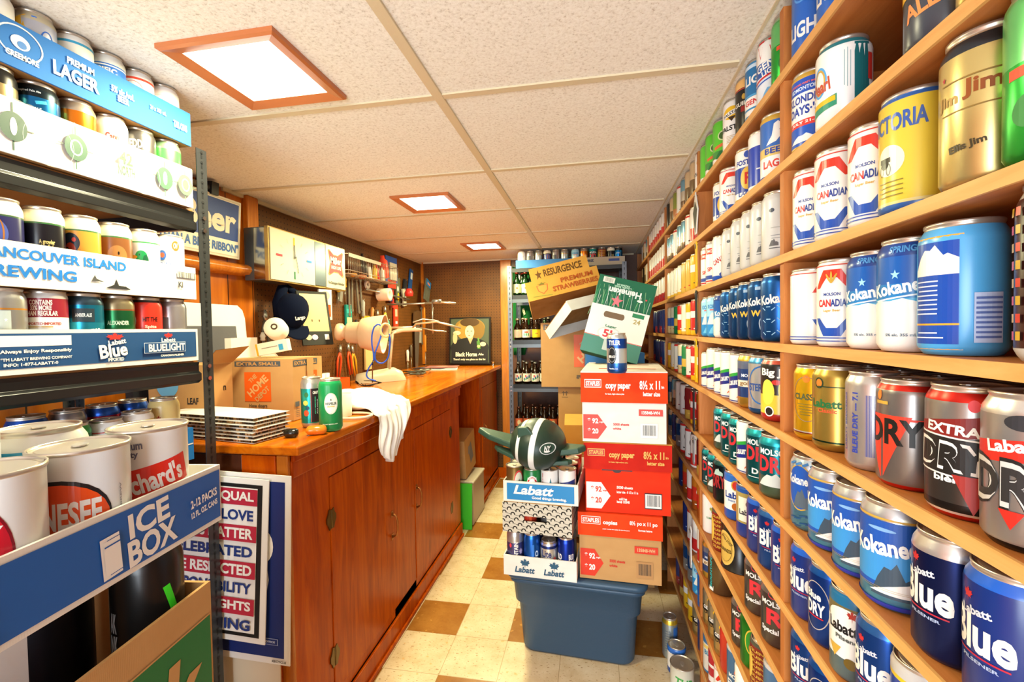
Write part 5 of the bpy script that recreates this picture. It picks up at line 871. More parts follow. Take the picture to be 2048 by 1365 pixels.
# the big mover's carton
HD = [('R', .5, .925, .66, .085, '#4c545c'), ('T', 'EXTRA SMALL', .5, .925, .60, .055, '#c09058')]
LOGO = lambda x, y, w, h: [('R', x, y, w, h, '#e05c14'), ('T', 'THE', x-.18*w, y+.28*h, .34*w, .15*h, '#c89c64', 42), ('T', 'HOME', x, y+.03*h, .92*w, .26*h, '#d8a870', 42), ('T', 'DEPOT', x+.17*w, y-.24*h, .66*w, .18*h, '#c89c64', 42)]
hd = fbox(.278, .185, .222, KRAFT, HD + LOGO(.5, .55, .38, .48) + [('T', 'How doers\nget more done.', .5, .20, .36, .14, '#4c4438')],
          [('R', .42, .925, .80, .10, '#4c545c'), ('T', 'EXTRA SMALL', .42, .925, .74, .065, '#c09058')] + LOGO(.62, .56, .36, .42) + [('R', .1, .26, .13, .08, '#4c545c')] + [('R', .55, .8, .22, .4, '#b8905c')] + [('R', .1, .18-.03*i, .12, .008, '#4c545c') for i in range(5)],
          [('R', .5, .5, 1.0, .18, '#c8a880')])
P0 = at(443, 838, 'z', CT); 
prop(hd, 'moving_carton', 'square brown moving carton marked EXTRA SMALL, on the counter', 'carton', (-1.200, 1.452, CT+.002), math.radians(1.5), bevel=0)
# flattened white printed cartons, sheet by sheet
rs = random.Random(5)
for i in range(7):
    z = CT+.002 + .0104*i; sh = rs.uniform(-.008, .008)
    mb = MB(); skin = WHITECARD
    mb.box(-.19, .19, -.065, .065, .0086, .0100, skin); mb.box(-.188+sh, .186, -.063, .060, 0, .0014, skin)
    x = -.186
    while x < .184:                                              # corrugated core of the fold
        wq = rs.uniform(.004, .011)
        if not -.01 < x < .004: mb.box(x, x+wq, -.062+rs.uniform(0, .004), -.054, .0014, .0086, rs.choice((KRAFTD, KRAFT, mat('#3c2c18'), mat('#5c3c18'))))
        if abs(x) < .166: mb.box(.174, .1845, x*.33, x*.33+wq*.33, .0014, .0086, rs.choice((KRAFTD, mat('#3c2c18'))))
        x += wq + .003
    mb.box(-.180, .173, -.053, .052, .0014, .0086, KRAFT)
    prop(mb, 'flattened_carton', 'flattened white carton, %s from bottom in the counter pile' % ORD[i], 'cardboard', (-1.135 + sh*.8, 1.232 + rs.uniform(-.004, .004), z), math.radians(-9 + rs.uniform(-1.5, 1.5)), group='flattened cartons piled on the counter')
P = at(613, 858, 'z', CT); can('tealart', P.x, P.y+.033, CT+.001, 'tall silver can with teal cartoon label, beside green can on counter', None, .034, .168, 2, 0)
P = at(650, 866, 'z', CT); can('hespeler', P.x, P.y+.035, CT+.001, 'tall green can with a white round badge, on the counter edge', None, .036, .168, 2, -5)
P = at(612, 872, 'z', CT)
mb = MB(); mb.tube([(0, 0, .016), (.006, 0, .016), (.010, 0, .016), (.050, 0, .016), (.056, 0, .016), (.060, 0, .016)], [.006, .013, .015, .015, .012, .005], mat('#e07c1c', 'gloss'), 14)
prop(mb, 'pill_bottle', 'amber pill bottle lying on the counter by the green can', 'bottle', (P.x+.0, P.y, CT-.0005), math.radians(25))
mb = MB(); mb.tube([(0, 0, .015), (.004, 0, .015), (.008, 0, .015), (.035, 0, .015), (.04, 0, .015), (.043, 0, .015)], [.005, .011, .014, .014, .011, .004], mat('#1c1a14', 'gloss'), 14)
prop(mb, 'black_tube', 'small glossy black tube lying beside the amber bottle', 'tube', (P.x-.050, P.y-.035, CT-.0005), math.radians(15))
# paper cup and ring roll, white box flap
P = at(680, 838, 'z', CT)
mb = MB(); mb.lathe([(.034, 0), (.036, .085), (.0345, .085), (.032, .003)], mat('#e8dcc8', 'paper'), 24, cap=False); mb.lathe([(.0, .002), (.033, .002)], mat('#d8c8b0', 'paper'), 24, cap=False)
prop(mb, 'paper_roll', 'cream paper tube standing behind the green can', 'paper roll', (P.x-.02, P.y+.05, CT+.001))
mb = MB(); mb.tube([(.07*math.cos(2*PI*i/32), .055*math.sin(2*PI*i/32), .006) for i in range(32)], .005, mat('#e0c8b0', 'plastic'), 8, closed=True)
prop(mb, 'rubber_ring', 'pinkish ring lying flat on the counter by the cloth', 'ring', (P.x+.035, P.y+.03, CT+.0005))
# draped white cloth
def cloth():
    nx, ny = 46, 64; vs = []; rr = random.Random(2)
    for j in range(ny):
        t = j/(ny-1); L = .57*t                                     # travel from the back of the counter to the hanging end
        for i in range(nx):
            s_ = i/(nx-1)-.5
            flat = .36
            wd = .30 if L < flat else .30 - .5*(L-flat)
            wd = max(wd, .15)
            fold = .012*math.sin(s_*22 + 3*t) + .009*math.sin(s_*41+1.3 + 6*t) + .006*math.sin(9*t+7*s_)
            if L < flat:
                x = -1.17 + L; y = 1.845 + s_*wd*1.0 + .03*math.sin(5*t) - .05*t; z = CT + .016 + abs(fold)*1.6 + .035*max(0, 1-abs(s_)*2.6)*math.sin(min(1, L/flat)*PI)
                if L > flat-.03: z -= (L-flat+.03)*.5
            else:
                q = L-flat; x = -.806 + .012 + fold*1.3 + .01*math.sin(q*20); y = 1.79 + s_*wd*.8 - .1*q + .010*math.sin(q*30); z = CT + .012 - q + .06*s_*s_*4*q/.2 + .03*s_
                x = max(x, -.803)
            vs.append((x, y-.085, z))
    fs = [(j*nx+i, j*nx+i+1, (j+1)*nx+i+1, (j+1)*nx+i) for j in range(ny-1) for i in range(nx-1)]
    mb = MB(); mb.add(vs, fs, mat('#f0eeec', 'cloth'), True)
    o = mb.build('white_cloth'); tag(o, 'crumpled white cloth draped over the counter edge', 'cloth')
    so = o.modifiers.new('s', 'SOLIDIFY'); so.thickness = .003; so.offset = 1
    return o
cloth()
mb = MB(); mb.add([(0, 0, 0), (.26, .02, 0), (.20, .0, .05), (.05, -.02, .24), (0, .0, .25)], [(0, 1, 2, 3, 4)], mat('#ece8e4', 'paper')); mb.add([(0, .004, 0), (.26, .024, 0), (.20, .004, .05), (.05, -.016, .24), (0, .004, .25)], [(4, 3, 2, 1, 0)], mat('#ece8e4', 'paper'))
P = at(645, 800, 'z', CT); prop(mb, 'paper_sheet', 'white paper sheet standing behind the moving carton', 'paper', (-1.37, 1.68, CT+.002), math.radians(30))
# ------------------------------------------------------------------ on top of and behind the moving carton
def cone(px, py, dep, ang, label):
    o = thing('thread_cone', label, 'thread cone', cp(px, py, dep), rot=(math.radians(78), 0, math.radians(ang)))
    MB().lathe([(.010, -.055), (.036, -.052), (.044, -.03), (.044, .03), (.040, .046), (.014, .052)], mat('#f0e8d8', 'paper'), 24).build('thread_winding', o)
    MB().lathe([(.013, -.058), (.013, .055), (.008, .056), (.008, -.058)], mat('#4c3c2c', 'paper'), 14, cap=False).build('thread_core', o)
cone(553, 659, 1.93, 28, 'white cone of thread hanging left of the navy cap')
# navy caps on a peg
o = thing('baseball_cap', 'navy cap with small white script hanging on the pegboard', 'cap', cp(585, 625, 2.12), rot=(0, 0, math.radians(70)))
NV = mat('#080f24', 'cloth')
mb = MB(); vs = []; nn, mm = 20, 9
for j in range(mm):
    ph = PI/2*j/(mm-1)
    for i in range(nn):
        a = 2*PI*i/nn; rr_ = .085*math.cos(ph)*(1+.05*math.sin(3*a)); vs.append((rr_*math.cos(a)*1.0, .078*math.sin(ph)*-1.0 + .0, rr_*math.sin(a)*1.15 + .01))
mb.add(vs, [(j*nn+i, j*nn+(i+1) % nn, (j+1)*nn+(i+1) % nn, (j+1)*nn+i) for j in range(mm-1) for i in range(nn)], NV, True)
mb.build('cap_crown', o)
o.scale = (.86, .86, .86)
mb = MB(); vs = []
for j in range(7):
    for i in range(13):
        a = PI*i/12; q = j/6; vs.append((.082*math.cos(a), -.012 - .055*q*math.sin(a) , -.075 - .075*q*math.sin(a)))
mb.add(vs, [(j*13+i, j*13+i+1, (j+1)*13+i+1, (j+1)*13+i) for j in range(6) for i in range(12)], NV, True)
k_ = mb.build('cap_brim', o); so = k_.modifiers.new('s', 'SOLIDIFY'); so.thickness = .003
mb = MB(); decals(mb, [('T', 'Largo', 0, 0, 1, None, '#e8dcd0', 10)], .058, .02, lambda a, b, L: Vector((a-.012, -.085+.0025*abs(a)*14, -.035+b))); mb.build('cap_script', o)
mb = MB(); mb.tube([(-.05, 0, -.02), (-.056, -.01, .05), (-.03, 0, .12), (.0, .01, .13), (.035, 0, .10), (.05, -.01, .04)], [.024, .03, .024, .014, .022, .024], NV, 12)
prop(mb, 'baseball_cap', 'second folded navy cap above the scripted cap', 'cap', cp(578, 628, 2.2), math.radians(70))
prop(fbox(.12, .03, .045, mat('#e8e0d0', 'paper'), [('R', .05, .5, .06, 1, '#e0a42c'), ('R', .8, .4, .14, .5, '#3c9ccc'), ('R', .45, .55, .5, .05, '#8c8478')]), 'small_carton', 'small white packet with blue square on the moving carton', 'packet', cp(545, 707, 1.72), math.radians(12), (0, math.radians(-10), math.radians(12)))
# hardware organiser card standing behind
prop(fbox(.155, .012, .27, mat('#2c2c28'), [('R', .5, .60, .84, .70, '#d8b478'), ('E', .38, .45, .05, .05, '#5c4420'), ('E', .62, .45, .05, .05, '#5c4420'), ('E', .2, .14, .2, .10, '#e0c8a0'), ('E', .4, .14, .2, .10, '#c8a8c8'), ('R', .8, .14, .14, .1, '#d8d8d8')]), 'display_card', 'black edged packet card with a cream window, hanging on pegboard', 'packet', cp(638, 690, 2.22), math.radians(55), (math.radians(-12), 0, math.radians(62)))
prop(fbox(.13, .03, .03, mat('#34383c'), [('R', .3, .5, .3, .4, '#4ca0c8'), ('R', .6, .3, .3, .3, '#c8b43c')]), 'small_box', 'dark box with blue and yellow print above the display card', 'box', cp(625, 607, 2.25), math.radians(60))
prop(fbox(.07, .015, .16, mat('#e0d8d0', 'plastic'), [('E', .5, .8, .7, .3, '#e8b4a0'), ('R', .5, .3, .8, .4, '#d8541c')]), 'packet', 'orange and white packet hanging under the clock sign', 'packet', cp(652, 640, 2.4), math.radians(60))
# ------------------------------------------------------------------ beige lamp shade, white desk lamp
o = thing('lamp_shade', 'beige metal lamp shade lying sideways against the pegboard', 'lamp shade', cp(672, 664, 2.28), rot=(0, math.radians(94), math.radians(14)))
BEI = mat('#c4a080', 'plastic')
MB().lathe([(.001, -.0), (.040, .004), (.043, .012), (.043, .03), (.034, .036), (.033, .05), (.048, .056), (.052, .062), (.056, .115), (.060, .118), (.075, .128), (.088, .18), (.097, .235), (.100, .240), (.094, .238), (.084, .18), (.07, .13), (.03, .10)], BEI, 32, cap=False).build('shade_shell', o)
MB().lathe([(.016, .09), (.016, .13), (.028, .16), (.030, .19), (.018, .215), (.001, .22)], mat('#2c241c', 'gloss'), 16, cap=False).build('socket', o)
WH = mat('#ccbea6', 'plastic')
L2 = thing('desk_lamp', 'white jointed desk lamp on a broad base beside the cable', 'desk lamp', (-1.33, 2.68, CT+.001), rz=math.radians(40))
mb = MB(); vs = []
prof2 = [(-.15, .052, .012), (-.148, .055, .055), (-.06, .058, .07), (.08, .06, .085), (.13, .05, .060), (.152, .03, .012)]
nb = 12
for x, wdt, h_ in prof2:
    for i in range(nb): a = PI*i/(nb-1); vs.append((x, wdt*math.cos(a), h_*math.sin(a)**.6 if i not in (0, nb-1) else 0))
mb.add(vs, [(j*nb+i, j*nb+i+1, (j+1)*nb+i+1, (j+1)*nb+i) for j in range(len(prof2)-1) for i in range(nb-1)] + [tuple(range(nb)), tuple(reversed(range((len(prof2)-1)*nb, len(prof2)*nb)))], WH, True)
mb.build('lamp_base', L2)
mb = MB()
for dy in (-.022, .022): mb.tube([(.05, dy*.9, .075), (.075, dy*.9, .30), (.095, dy*.9, .312)], .0085, WH, 6)
mb.build('lamp_arm', L2)
MB().tube([(.075, 0, .305), (.14, .0, .325), (.22, .0, .328), (.27, 0, .322)], [.012, .017, .017, .013], WH, 10).build('lamp_head', L2)
# blue cable coil hanging from the shade, with black lead
P = cp(764, 700, 2.12)
mb = MB(); BLU = mat('#1c48b0', 'plastic')
pts = [cp(x, y, 2.1+d) for x, y, d in ((748, 655, 0), (756, 649, 0), (763, 655, .01), (762, 672, .02), (756, 690, .0), (750, 708, -.01), (752, 722, 0), (764, 727, .01), (775, 718, .02), (779, 700, .02), (780, 680, .01), (778, 668, 0))]
pts2 = [cp(x, y, 2.1+d) for x, y, d in ((748, 655, 0), (744, 670, 0), (744, 690, 0), (747, 708, 0), (747, 722, 0), (738, 736, 0), (733, 750, .01), (738, 758, .02), (752, 762, .02))]
def smooth_pts(p, n=4):
    out = []
    for i in range(len(p)-1):
        a, b, c_, d_ = p[max(i-1, 0)], p[i], p[i+1], p[min(i+2, len(p)-1)]
        for k in range(n): t = k/n; out.append(.5*((2*b)+(c_-a)*t+(2*a-5*b+4*c_-d_)*t*t+(3*b-a-3*c_+d_)*t**3))
    return out + [p[-1]]
mb.tube(smooth_pts(pts), .0035, BLU, 7).tube(smooth_pts(pts2), .0035, BLU, 7); o = mb.build('blue_cable'); tag(o, 'looped blue cable hanging over the lamp shade', 'cable')
mb = MB(); mb.tube([cp(771+10*math.cos(2*PI*i/24), 661+13*math.sin(2*PI*i/24), 2.09+.02*math.cos(2*PI*i/24)) for i in range(24)], .0055, mat('#e8b878', 'plastic'), 8, closed=True); o = mb.build('tape_ring'); tag(o, 'pale amber ring hanging beside the blue cable', 'ring')
mb = MB(); pz = lambda x, y, d=2.12: cp(x, y, d)
for q in range(3): mb.tube(smooth_pts([at(715+8*q, 764+3*q, 'z', CT+.010), at(722+6*q, 771, 'z', CT+.004), at(740+5*q, 772-2*q, 'z', CT+.006), at(757+3*q, 766, 'z', CT+.02), at(748, 763, 'z', CT+.028), at(728+4*q, 762, 'z', CT+.022)]), .0025, BLACKM, 6, False)
mb.tube(smooth_pts([cp(746, 722, 2.1), cp(745, 735, 2.1), at(745, 765, 'z', CT+.01)]), .003, BLACKM, 6)
o = mb.build('black_lead'); tag(o, 'tangled black wire lead on the counter under the cable', 'cable')
P = at(783, 750, 'z', CT+.01); prop(MB().lathe([(.012, 0), (.018, .006), (.016, .018), (.004, .024)], WH, 14), 'furniture_button', 'small white button lying on the counter by the lamp base', 'knob', (P.x, P.y, CT+.001))
# orange organiser tray
o = thing('organiser_tray', 'orange plastic organiser tray with rolls against the pegboard', 'tray', (XW+.10, 2.20, CT+.001), rz=PI/2)
ORP = mat('#d8500c', 'plastic'); mb = MB().box(-.17, .17, -.09, .09, 0, .006, ORP)
for a in ((-.17, .17, -.09, -.086), (-.17, .17, .086, .09), (-.17, -.166, -.09, .09), (.166, .17, -.09, .09)): mb.box(*a, .006, .06, ORP)
mb.build('tray_body', o)
for i in range(5): MB().lathe([(.018, 0), (.018, .085)], mat('#e4dcd0', 'plastic'), 14).build('roll', o, (-.09+.042*i, 0, .007))
# framed portrait advertisement at the far end
o = thing('framed_picture', 'black framed portrait advert standing at the far counter end', 'picture', (-1.085, 3.885, CT+.012), rot=(math.radians(-5), 0, math.radians(0)))
MB().box(-.19, .19, 0, .015, 0, .42, mat('#141412', 'paint')).build('picture_frame', o, bevel=.002)
mb = fbox(.35, .002, .39, mat('#4a5446', 'ink'), [('R', .5, .5, 1, 1, '#48503c'), ('E', .5, .80, .80, .44, '#8c6a2c'), ('E', .33, .74, .34, .40, '#a07c34'), ('E', .72, .74, .34, .42, '#7c5c24'), ('E', .5, .92, .5, .2, '#4c3414'), ('E', .5, .34, 1.0, .46, '#1c1c1c'), ('R', .5, .14, .96, .30, '#1c1c1c'), ('P', TRI, .52, .50, .16, .16, '#c89c74'), ('E', .50, .70, .24, .30, '#e4c8a0'), ('E', .49, .62, .055, .02, '#a0483c'), ('E', .45, .72, .05, .016, '#3c2c1c'), ('E', .55, .72, .05, .016, '#3c2c1c'), ('E', .50, .67, .02, .03, '#c8a078'),
     ('E', .17, .68, .20, .10, '#e0c49c'), ('E', .12, .56, .12, .26, '#d0ac80'), ('E', .85, .42, .16, .10, '#e0c49c'), ('R', .74, .40, .08, .18, '#4c7c34', 8), ('R', .735, .52, .04, .08, '#5c8c3c', 8), ('E', .74, .37, .085, .06, '#d8c878'), ('T', 'Black Horse', .42, .19, .56, .10, '#e8e0c8'), ('T', 'Ale', .80, .19, .14, .05, '#e8e0c8'), ('T', "There's only one place on this list", .5, .07, .84, .06, '#d8d0b8')], y0=-.002)
mb.build('picture_print', o, (0, -.001, .015))
# papers and magazines near the picture
for i, (px, py, w_, d_, rz, col, lab) in enumerate(((885, 737, .30, .22, 15, '#ece4d8', 'white paper sheet nearest the edge in the far counter pile'), (900, 729, .26, .20, -10, '#3c3440', 'dark magazine on the far counter pile below the picture'), (925, 726, .26, .19, 8, '#c87c74', 'pinkish magazine on the far counter pile'))):
    P = at(px, py, 'z', CT); prop(fbox(w_, d_, .004, mat(col, 'paint'), top=[('E', .5, .5, .4, .4, '#c8a090'), ('R', .3, .3, .3, .1, '#8c98b8')] if i else [], y0=-d_/2), 'magazine', lab, 'magazine', (max(P.x, XW+.2), min(P.y, 3.55+.05*i), CT+.001+.0045*i), math.radians(rz))
P = at(986, 722, 'z', CT); prop(MB().lathe([(.016, 0), (.018, .003), (.011, .006), (.011, .03), (.019, .034), (.019, .038)], STEEL, 16), 'metal_spool', 'small silver spool standing at the far corner of the counter', 'knob', (-.87, 3.88, CT+.001))
# cable tangle on the far counter
mb = MB(); rs = random.Random(9); base = at(845, 733, 'z', CT)
pts = [Vector((-1.25 + rs.uniform(-.12, .12), 3.15 + rs.uniform(-.22, .22), CT+.008+rs.uniform(0, .03))) for _ in range(16)]; mb.tube(smooth_pts(pts), .004, mat('#4c483c', 'plastic'), 6); o = mb.build('cable_tangle'); tag(o, 'dark tangled cable on the far part of the counter', 'cable')
# ------------------------------------------------------------------ things hung on the pegboard
wx = XW+.004
def wallp(px, py, off=.0): return at(px, py, 'x', XW+off)
def hang(name, label, cat, px, py, off, mb, tilt=0, group=None):
    P = wallp(px, py, off); o = mb.build(name); o.location = P; o.rotation_euler = (0, math.radians(0), PI/2)
    if tilt: o.rotation_euler = Euler((0, 0, PI/2)).to_matrix().to_4x4().to_euler(); o.rotation_euler = (Matrix.Rotation(PI/2, 4, 'Z') @ Matrix.Rotation(math.radians(tilt), 4, 'Y')).to_euler()
    tag(o, label, cat, group)
    if nm_hook and name != 'peg_hook': q = MB().tube([(0, .024+max(0, off-.02), -.006), (0, .0, -.004), (0, -.010, -.004), (0, -.012, .004)], .0016, STEEL, 5).build('hanging_hook', o)
    return o
nm_hook = True
# wire basket
o = thing('wire_basket', 'pale wire basket full of small tubes, high on the pegboard', 'basket', (XW+.015, 2.80, 1.675), rz=PI/2)
WIR = mat('#c8bca8', 'metal'); mb = MB(); hw, dp, hh = .34, .13, .115
for z in (0, .02, hh): mb.tube([(-hw, -.005, z), (-hw, -dp, z), (hw, -dp, z), (hw, -.005, z)], .0022, WIR, 6)
for i in range(29): x = -hw + 2*hw*i/28; mb.tube([(x, -.005, .001), (x, -dp, .001), (x, -dp-.003, hh)], .0014, WIR, 5)
for y in (-.03, -.06, -.09, -.115): mb.tube([(-hw, y, .001), (hw, y, .001)], .0014, WIR, 5)
for s_ in (-hw, hw):
    for y in (-.03, -.06, -.09): mb.tube([(s_, y, 0), (s_, y, hh)], .0014, WIR, 5)
mb.box(-hw, hw*.2, -dp-.005, -dp-.003, hh-.018, hh+.004, mat('#b8ac94', 'plastic')); mb.build('basket_frame', o)
BK = (('#e0b020', .10, .10, .018, 'yellow tube standing in the middle of the wire basket'), ('#e8e4dc', .03, .10, .017, 'white tube with a red dot in the wire basket'), ('#c8302c', .15, .11, .016, 'red tube with white cap in the wire basket'), ('#d8dcd0', .22, .10, .018, 'cream bottle toward the far end of wire basket'), ('#e8482c', .26, .16, .032, 'large red plastic cup tipped above the wire basket'), ('#202024', -.02, .16, .018, 'black and white handled brush sticking up from the basket'), ('#d8942c', -.20, .06, .012, 'orange handled tool lying in the near end of basket'), ('#b05c34', -.10, .12, .014, 'brown handled scissors lying across the wire basket'))
for i, (col, u, h_, r_, lab) in enumerate(BK):
    tip = (0, .35, .5, .2, .5, .6, 1.3, .9)[i]
    prop(MB().lathe([(r_*.7, 0), (r_, .006), (r_, h_*.75), (r_*.5, h_*.85), (r_*.45, h_)], mat(col, 'plastic'), 14), 'glue_tube' if i < 4 else 'basket_tool', lab, 'tube' if i < 4 else 'tool', (XW+.085 + .0*i, 2.80+u, 1.682 + (.03 if i in (4,) else 0)), 0, (tip*.5 if i < 6 else -1.45, 0, 0))
prop(MB().box(-.10, .10, -.004, .0, 0, .20, mat('#1c50a8', 'plastic')).box(-.06, .06, -.02, -.004, .02, .15, mat('#b8b0a4', 'plastic')).box(-.07, .07, -.006, -.003, -.04, .02, mat('#d83c2c', 'plastic')), 'blister_pack', 'large blue backed blister pack behind the wire basket', 'packet', (XW+.03, 3.28, 1.70), 0, (0, math.radians(0), PI/2+.0))
# tool kinds
ST = mat('#a09c94', 'metal'); DK = mat('#3c3a38', 'metal')
def pliers(col, L=.17):
    mb = MB(); H = mat(col, 'plastic')
    mb.tube([(-.004, 0, 0), (-.006, 0, -.03), (.0, 0, -.05)], [.003, .007, .008], ST, 8); mb.tube([(.004, 0, 0), (.006, 0, -.03), (.0, 0, -.05)], [.003, .007, .008], ST, 8)
    mb.tube([(0, 0, -.045), (.016, 0, -.08), (.020, 0, -.11), (.012, 0, -L)], [.006, .006, .007, .005], H, 8); mb.tube([(0, 0, -.045), (-.016, 0, -.08), (-.020, 0, -.11), (-.012, 0, -L)], [.006, .006, .007, .005], H, 8); return mb
def wrench(L=.22, w_=.011):
    mb = MB(); X = Matrix.Rotation(PI/2, 4, 'X'); mb.prism([(-w_, -L+.02), (w_, -L+.02), (w_*.8, -.02), (-w_*.8, -.02)], -.003, .003, ST, X)
    mb.prism([(.016*math.cos(a), .016*math.sin(a)-.012) for a in [PI*(.62+1.76*i/12) for i in range(13)]] + [(.004, -.010), (-.004, -.010)], -.004, .004, ST, X)
    mb.prism([(.013*math.cos(2*PI*i/14), .013*math.sin(2*PI*i/14)-L+.012) for i in range(14)], -.004, .004, ST, X); return mb
def driver(col, L=.20):
    mb = MB(); mb.lathe([(.002, -L), (.003, -L*.45)], ST, 8); mb.lathe([(.004, -L*.45), (.012, -L*.42), (.010, -L*.3), (.013, -.02), (.006, 0)], mat(col, 'plastic'), 12); return mb
def pack(w_, h_, col, items=()): return fbox(w_, .012, h_, mat(col, 'plastic'), list(items), z0=-h_)
def roll(col, r_=.03, w_=.04):
    mb = MB(); mb.lathe([(r_, 0), (r_, w_), (r_*.45, w_), (r_*.45, 0), (r_, 0)], mat(col, 'paper'), 22, Matrix.Rotation(PI/2, 4, 'X'), cap=False); return mb
for px, py, mb, nm, lab, tl in (
    (689, 553, driver('#e8b41c', .16), 'screwdriver', 'yellow handled screwdriver hanging beside the clock sign', 0), (676, 560, driver('#c8a028', .17), 'screwdriver', 'thin screwdriver hanging below the clock sign corner', 0),
    (697, 552, wrench(.26, .009), 'wrench', 'longest steel wrench hanging under the basket near end', 0), (704, 553, wrench(.23), 'wrench', 'steel wrench second in the row under the wire basket', 2), (712, 555, wrench(.24), 'wrench', 'bright steel wrench third in the row under the basket', -7), (720, 557, wrench(.22, .01), 'wrench', 'wide steel wrench, farthest of the row under basket', -4),
    (698, 610, pack(.07, .135, '#1c8c84', [('R', .5, .25, .8, .3, '#c8d8a0'), ('R', .5, .7, .9, .2, '#2cb0b0')]), 'packet', 'teal blister packet hanging below the wrenches', 0), (726, 600, driver('#a8a8a4', .26), 'file_tool', 'long grey file hanging on the pegboard', 0),
    (733, 570, roll('#c8b4a8', .03, .012), 'tape_roll', 'round pink tin lid hanging left of the horizontal bar', 0), (757, 590, roll('#e4cdb8', .045, .09), 'tape_roll', 'wide cream tape roll hanging on the pegboard', 0),
    (770, 612, pliers('#e0b424', .19), 'pliers', 'yellow handled pliers hanging in the pegboard middle', 0), (792, 607, pack(.07, .19, '#d83c24', [('R', .5, .6, .6, .3, '#e8a08c'), ('R', .5, .2, .5, .1, W_)]), 'packet', 'tall red blister packet hanging on the pegboard', 0),
    (755, 620, pliers('#b83c34', .17), 'pliers', 'red handled pliers hanging next to the cream roll', 0), (745, 615, driver('#c87c3c', .2), 'screwdriver', 'orange handled screwdriver left of the red pliers', 8), (733, 632, pack(.09, .05, '#e0a820'), 'packet', 'small yellow packet tucked above the lamp shade', 0),
    (681, 690, pliers('#d8481c', .2), 'pliers', 'orange handled pliers low on the pegboard, left one', 10), (696, 688, pliers('#d84c1c', .2), 'pliers', 'orange handled pliers low on the pegboard, right one', -8), (704, 692, pliers('#e0a024', .2), 'pliers', 'yellow handled pliers below the lamp shade', -12),
    (738, 690, pack(.10, .17, '#d8b078'), 'card', 'plain tan card hanging behind the blue cable', 0), (824, 540, pack(.055, .19, '#1c4c90', [('R', .5, .7, .7, .3, '#c8d4e4')]), 'packet', 'dark blue and white packet hanging high toward the corner', 14),
    (812, 560, pack(.05, .16, '#20242c', [('R', .5, .3, .6, .3, '#c83c34')]), 'packet', 'black packet with red print beside the blue one', 14), (796, 556, pack(.08, .22, '#5c6050', [('E', .5, .3, .5, .3, '#d8b82c'), ('E', .4, .6, .4, .2, '#c8c8c0')]), 'hardware_bag', 'clear bag of mixed hardware hanging past the basket', 0),
    (850, 600, pliers('#e8921c', .30), 'hacksaw', 'large orange handled cutters near the wall corner', 0), (836, 640, driver('#d83c34', .30), 'screwdriver', 'long red handled screwdriver beside the orange cutters', 0), (843, 615, wrench(.34, .006), 'hammer', 'long thin steel tool hanging nearest the wall corner', 0),
    (815, 700, driver('#e8dcd0', .22), 'paint_brush', 'white handled brush hanging behind the desk lamp', 0), (822, 690, driver('#5c4c3c', .24), 'paint_brush', 'brown handled brush hanging behind the desk lamp', 0), (850, 670, driver('#c87c1c', .36), 'ruler', 'long orange stick reaching down to the counter', 0),
    (776, 640, driver('#1c7c6c', .36), 'file_tool', 'green handled file behind the blue cable', 0), (640, 560, wrench(.12, .004), 'peg_hook', 'small steel hook above the navy cap', 0), (712, 640, driver('#34343c', .22), 'screwdriver', 'dark handled screwdriver above the lamp shade', 0), (530, 620, pliers('#4c4840', .22), 'snips', 'grey snips hanging left of the white thread cone', 0), (525, 665, driver('#c8c4bc', .09), 'small_hook', 'small white hook on the pegboard below the snips', 0)):
    hang(nm, lab, nm.replace('_', ' '), px, py, .02, mb, tl)
prop(pack(.115, .20, '#5c5c50', [('R', .5, .85, 1, .30, '#1c78c0'), ('R', .5, .84, .5, .10, '#e88c7c')] + [('R', .2+.15*i, .4-.05*(i % 2), .04, .4, '#8c8c80') for i in range(5)]), 'drill_bit_set', 'blue topped drill bit packet tilted near the wall corner', 'packet', wallp(858, 562, .10), 0, (0, math.radians(20), PI/2))
SAW = MB(); SX = Matrix.Rotation(PI/2, 4, 'X'); SAW.prism([(-.02, -.42), (.03, -.42), (.075, 0), (-.045, 0)], -.0012, .0012, mat('#9c948c', 'metal'), SX); SAW.prism([(-.06, 0), (.085, 0), (.08, .11), (.02, .12), (-.05, .10)], -.008, .008, mat('#5c4028', 'plastic'), SX)
hang('hand_saw', 'grey bladed hand saw hanging point down near the wall corner', 'hand saw', 833, 648, .03, SAW, 3)
for q, (px, py, col, lab) in enumerate(((808, 578, '#b8b0a0', 'clear bag of pale hardware below the wire basket'), (780, 566, '#28407c', 'dark blue pouch hanging under the wire basket'), (786, 580, '#9c2c28', 'dark red strap hanging beside the blue pouch'), (842, 655, '#b0aca4', 'grey plastic sleeve hanging beside the hand saw'), (724, 640, '#9c7c54', 'wooden handled brush above the lamp shade'), (686, 560, '#88847c', 'grey scraper hanging under the clock sign corner'))):
    hang('tool_pouch' if q < 3 else 'hanging_tool', lab, 'tool', px, py, .03, pack(.06 if q < 2 else .03, .14, col, [('R', .5, .5, .4, .5, '#6c6c64')] if q == 0 else ()), 4*(q-2))
prop(MB().lathe([(.03, 0), (.034, .03), (.02, .06)], mat('#d8302c', 'plastic'), 16), 'plastic_pot', 'small red plastic pot by the drill bit packet', 'pot', wallp(818, 593, .10))
prop(MB().tube([(0, -.42, .0), (0, .30, 0)], .007, ST, 8), 'steel_rod', 'horizontal steel rod crossing the pegboard', 'rod', wallp(787, 592, .05), 0, (math.radians(-2), 0, 0))
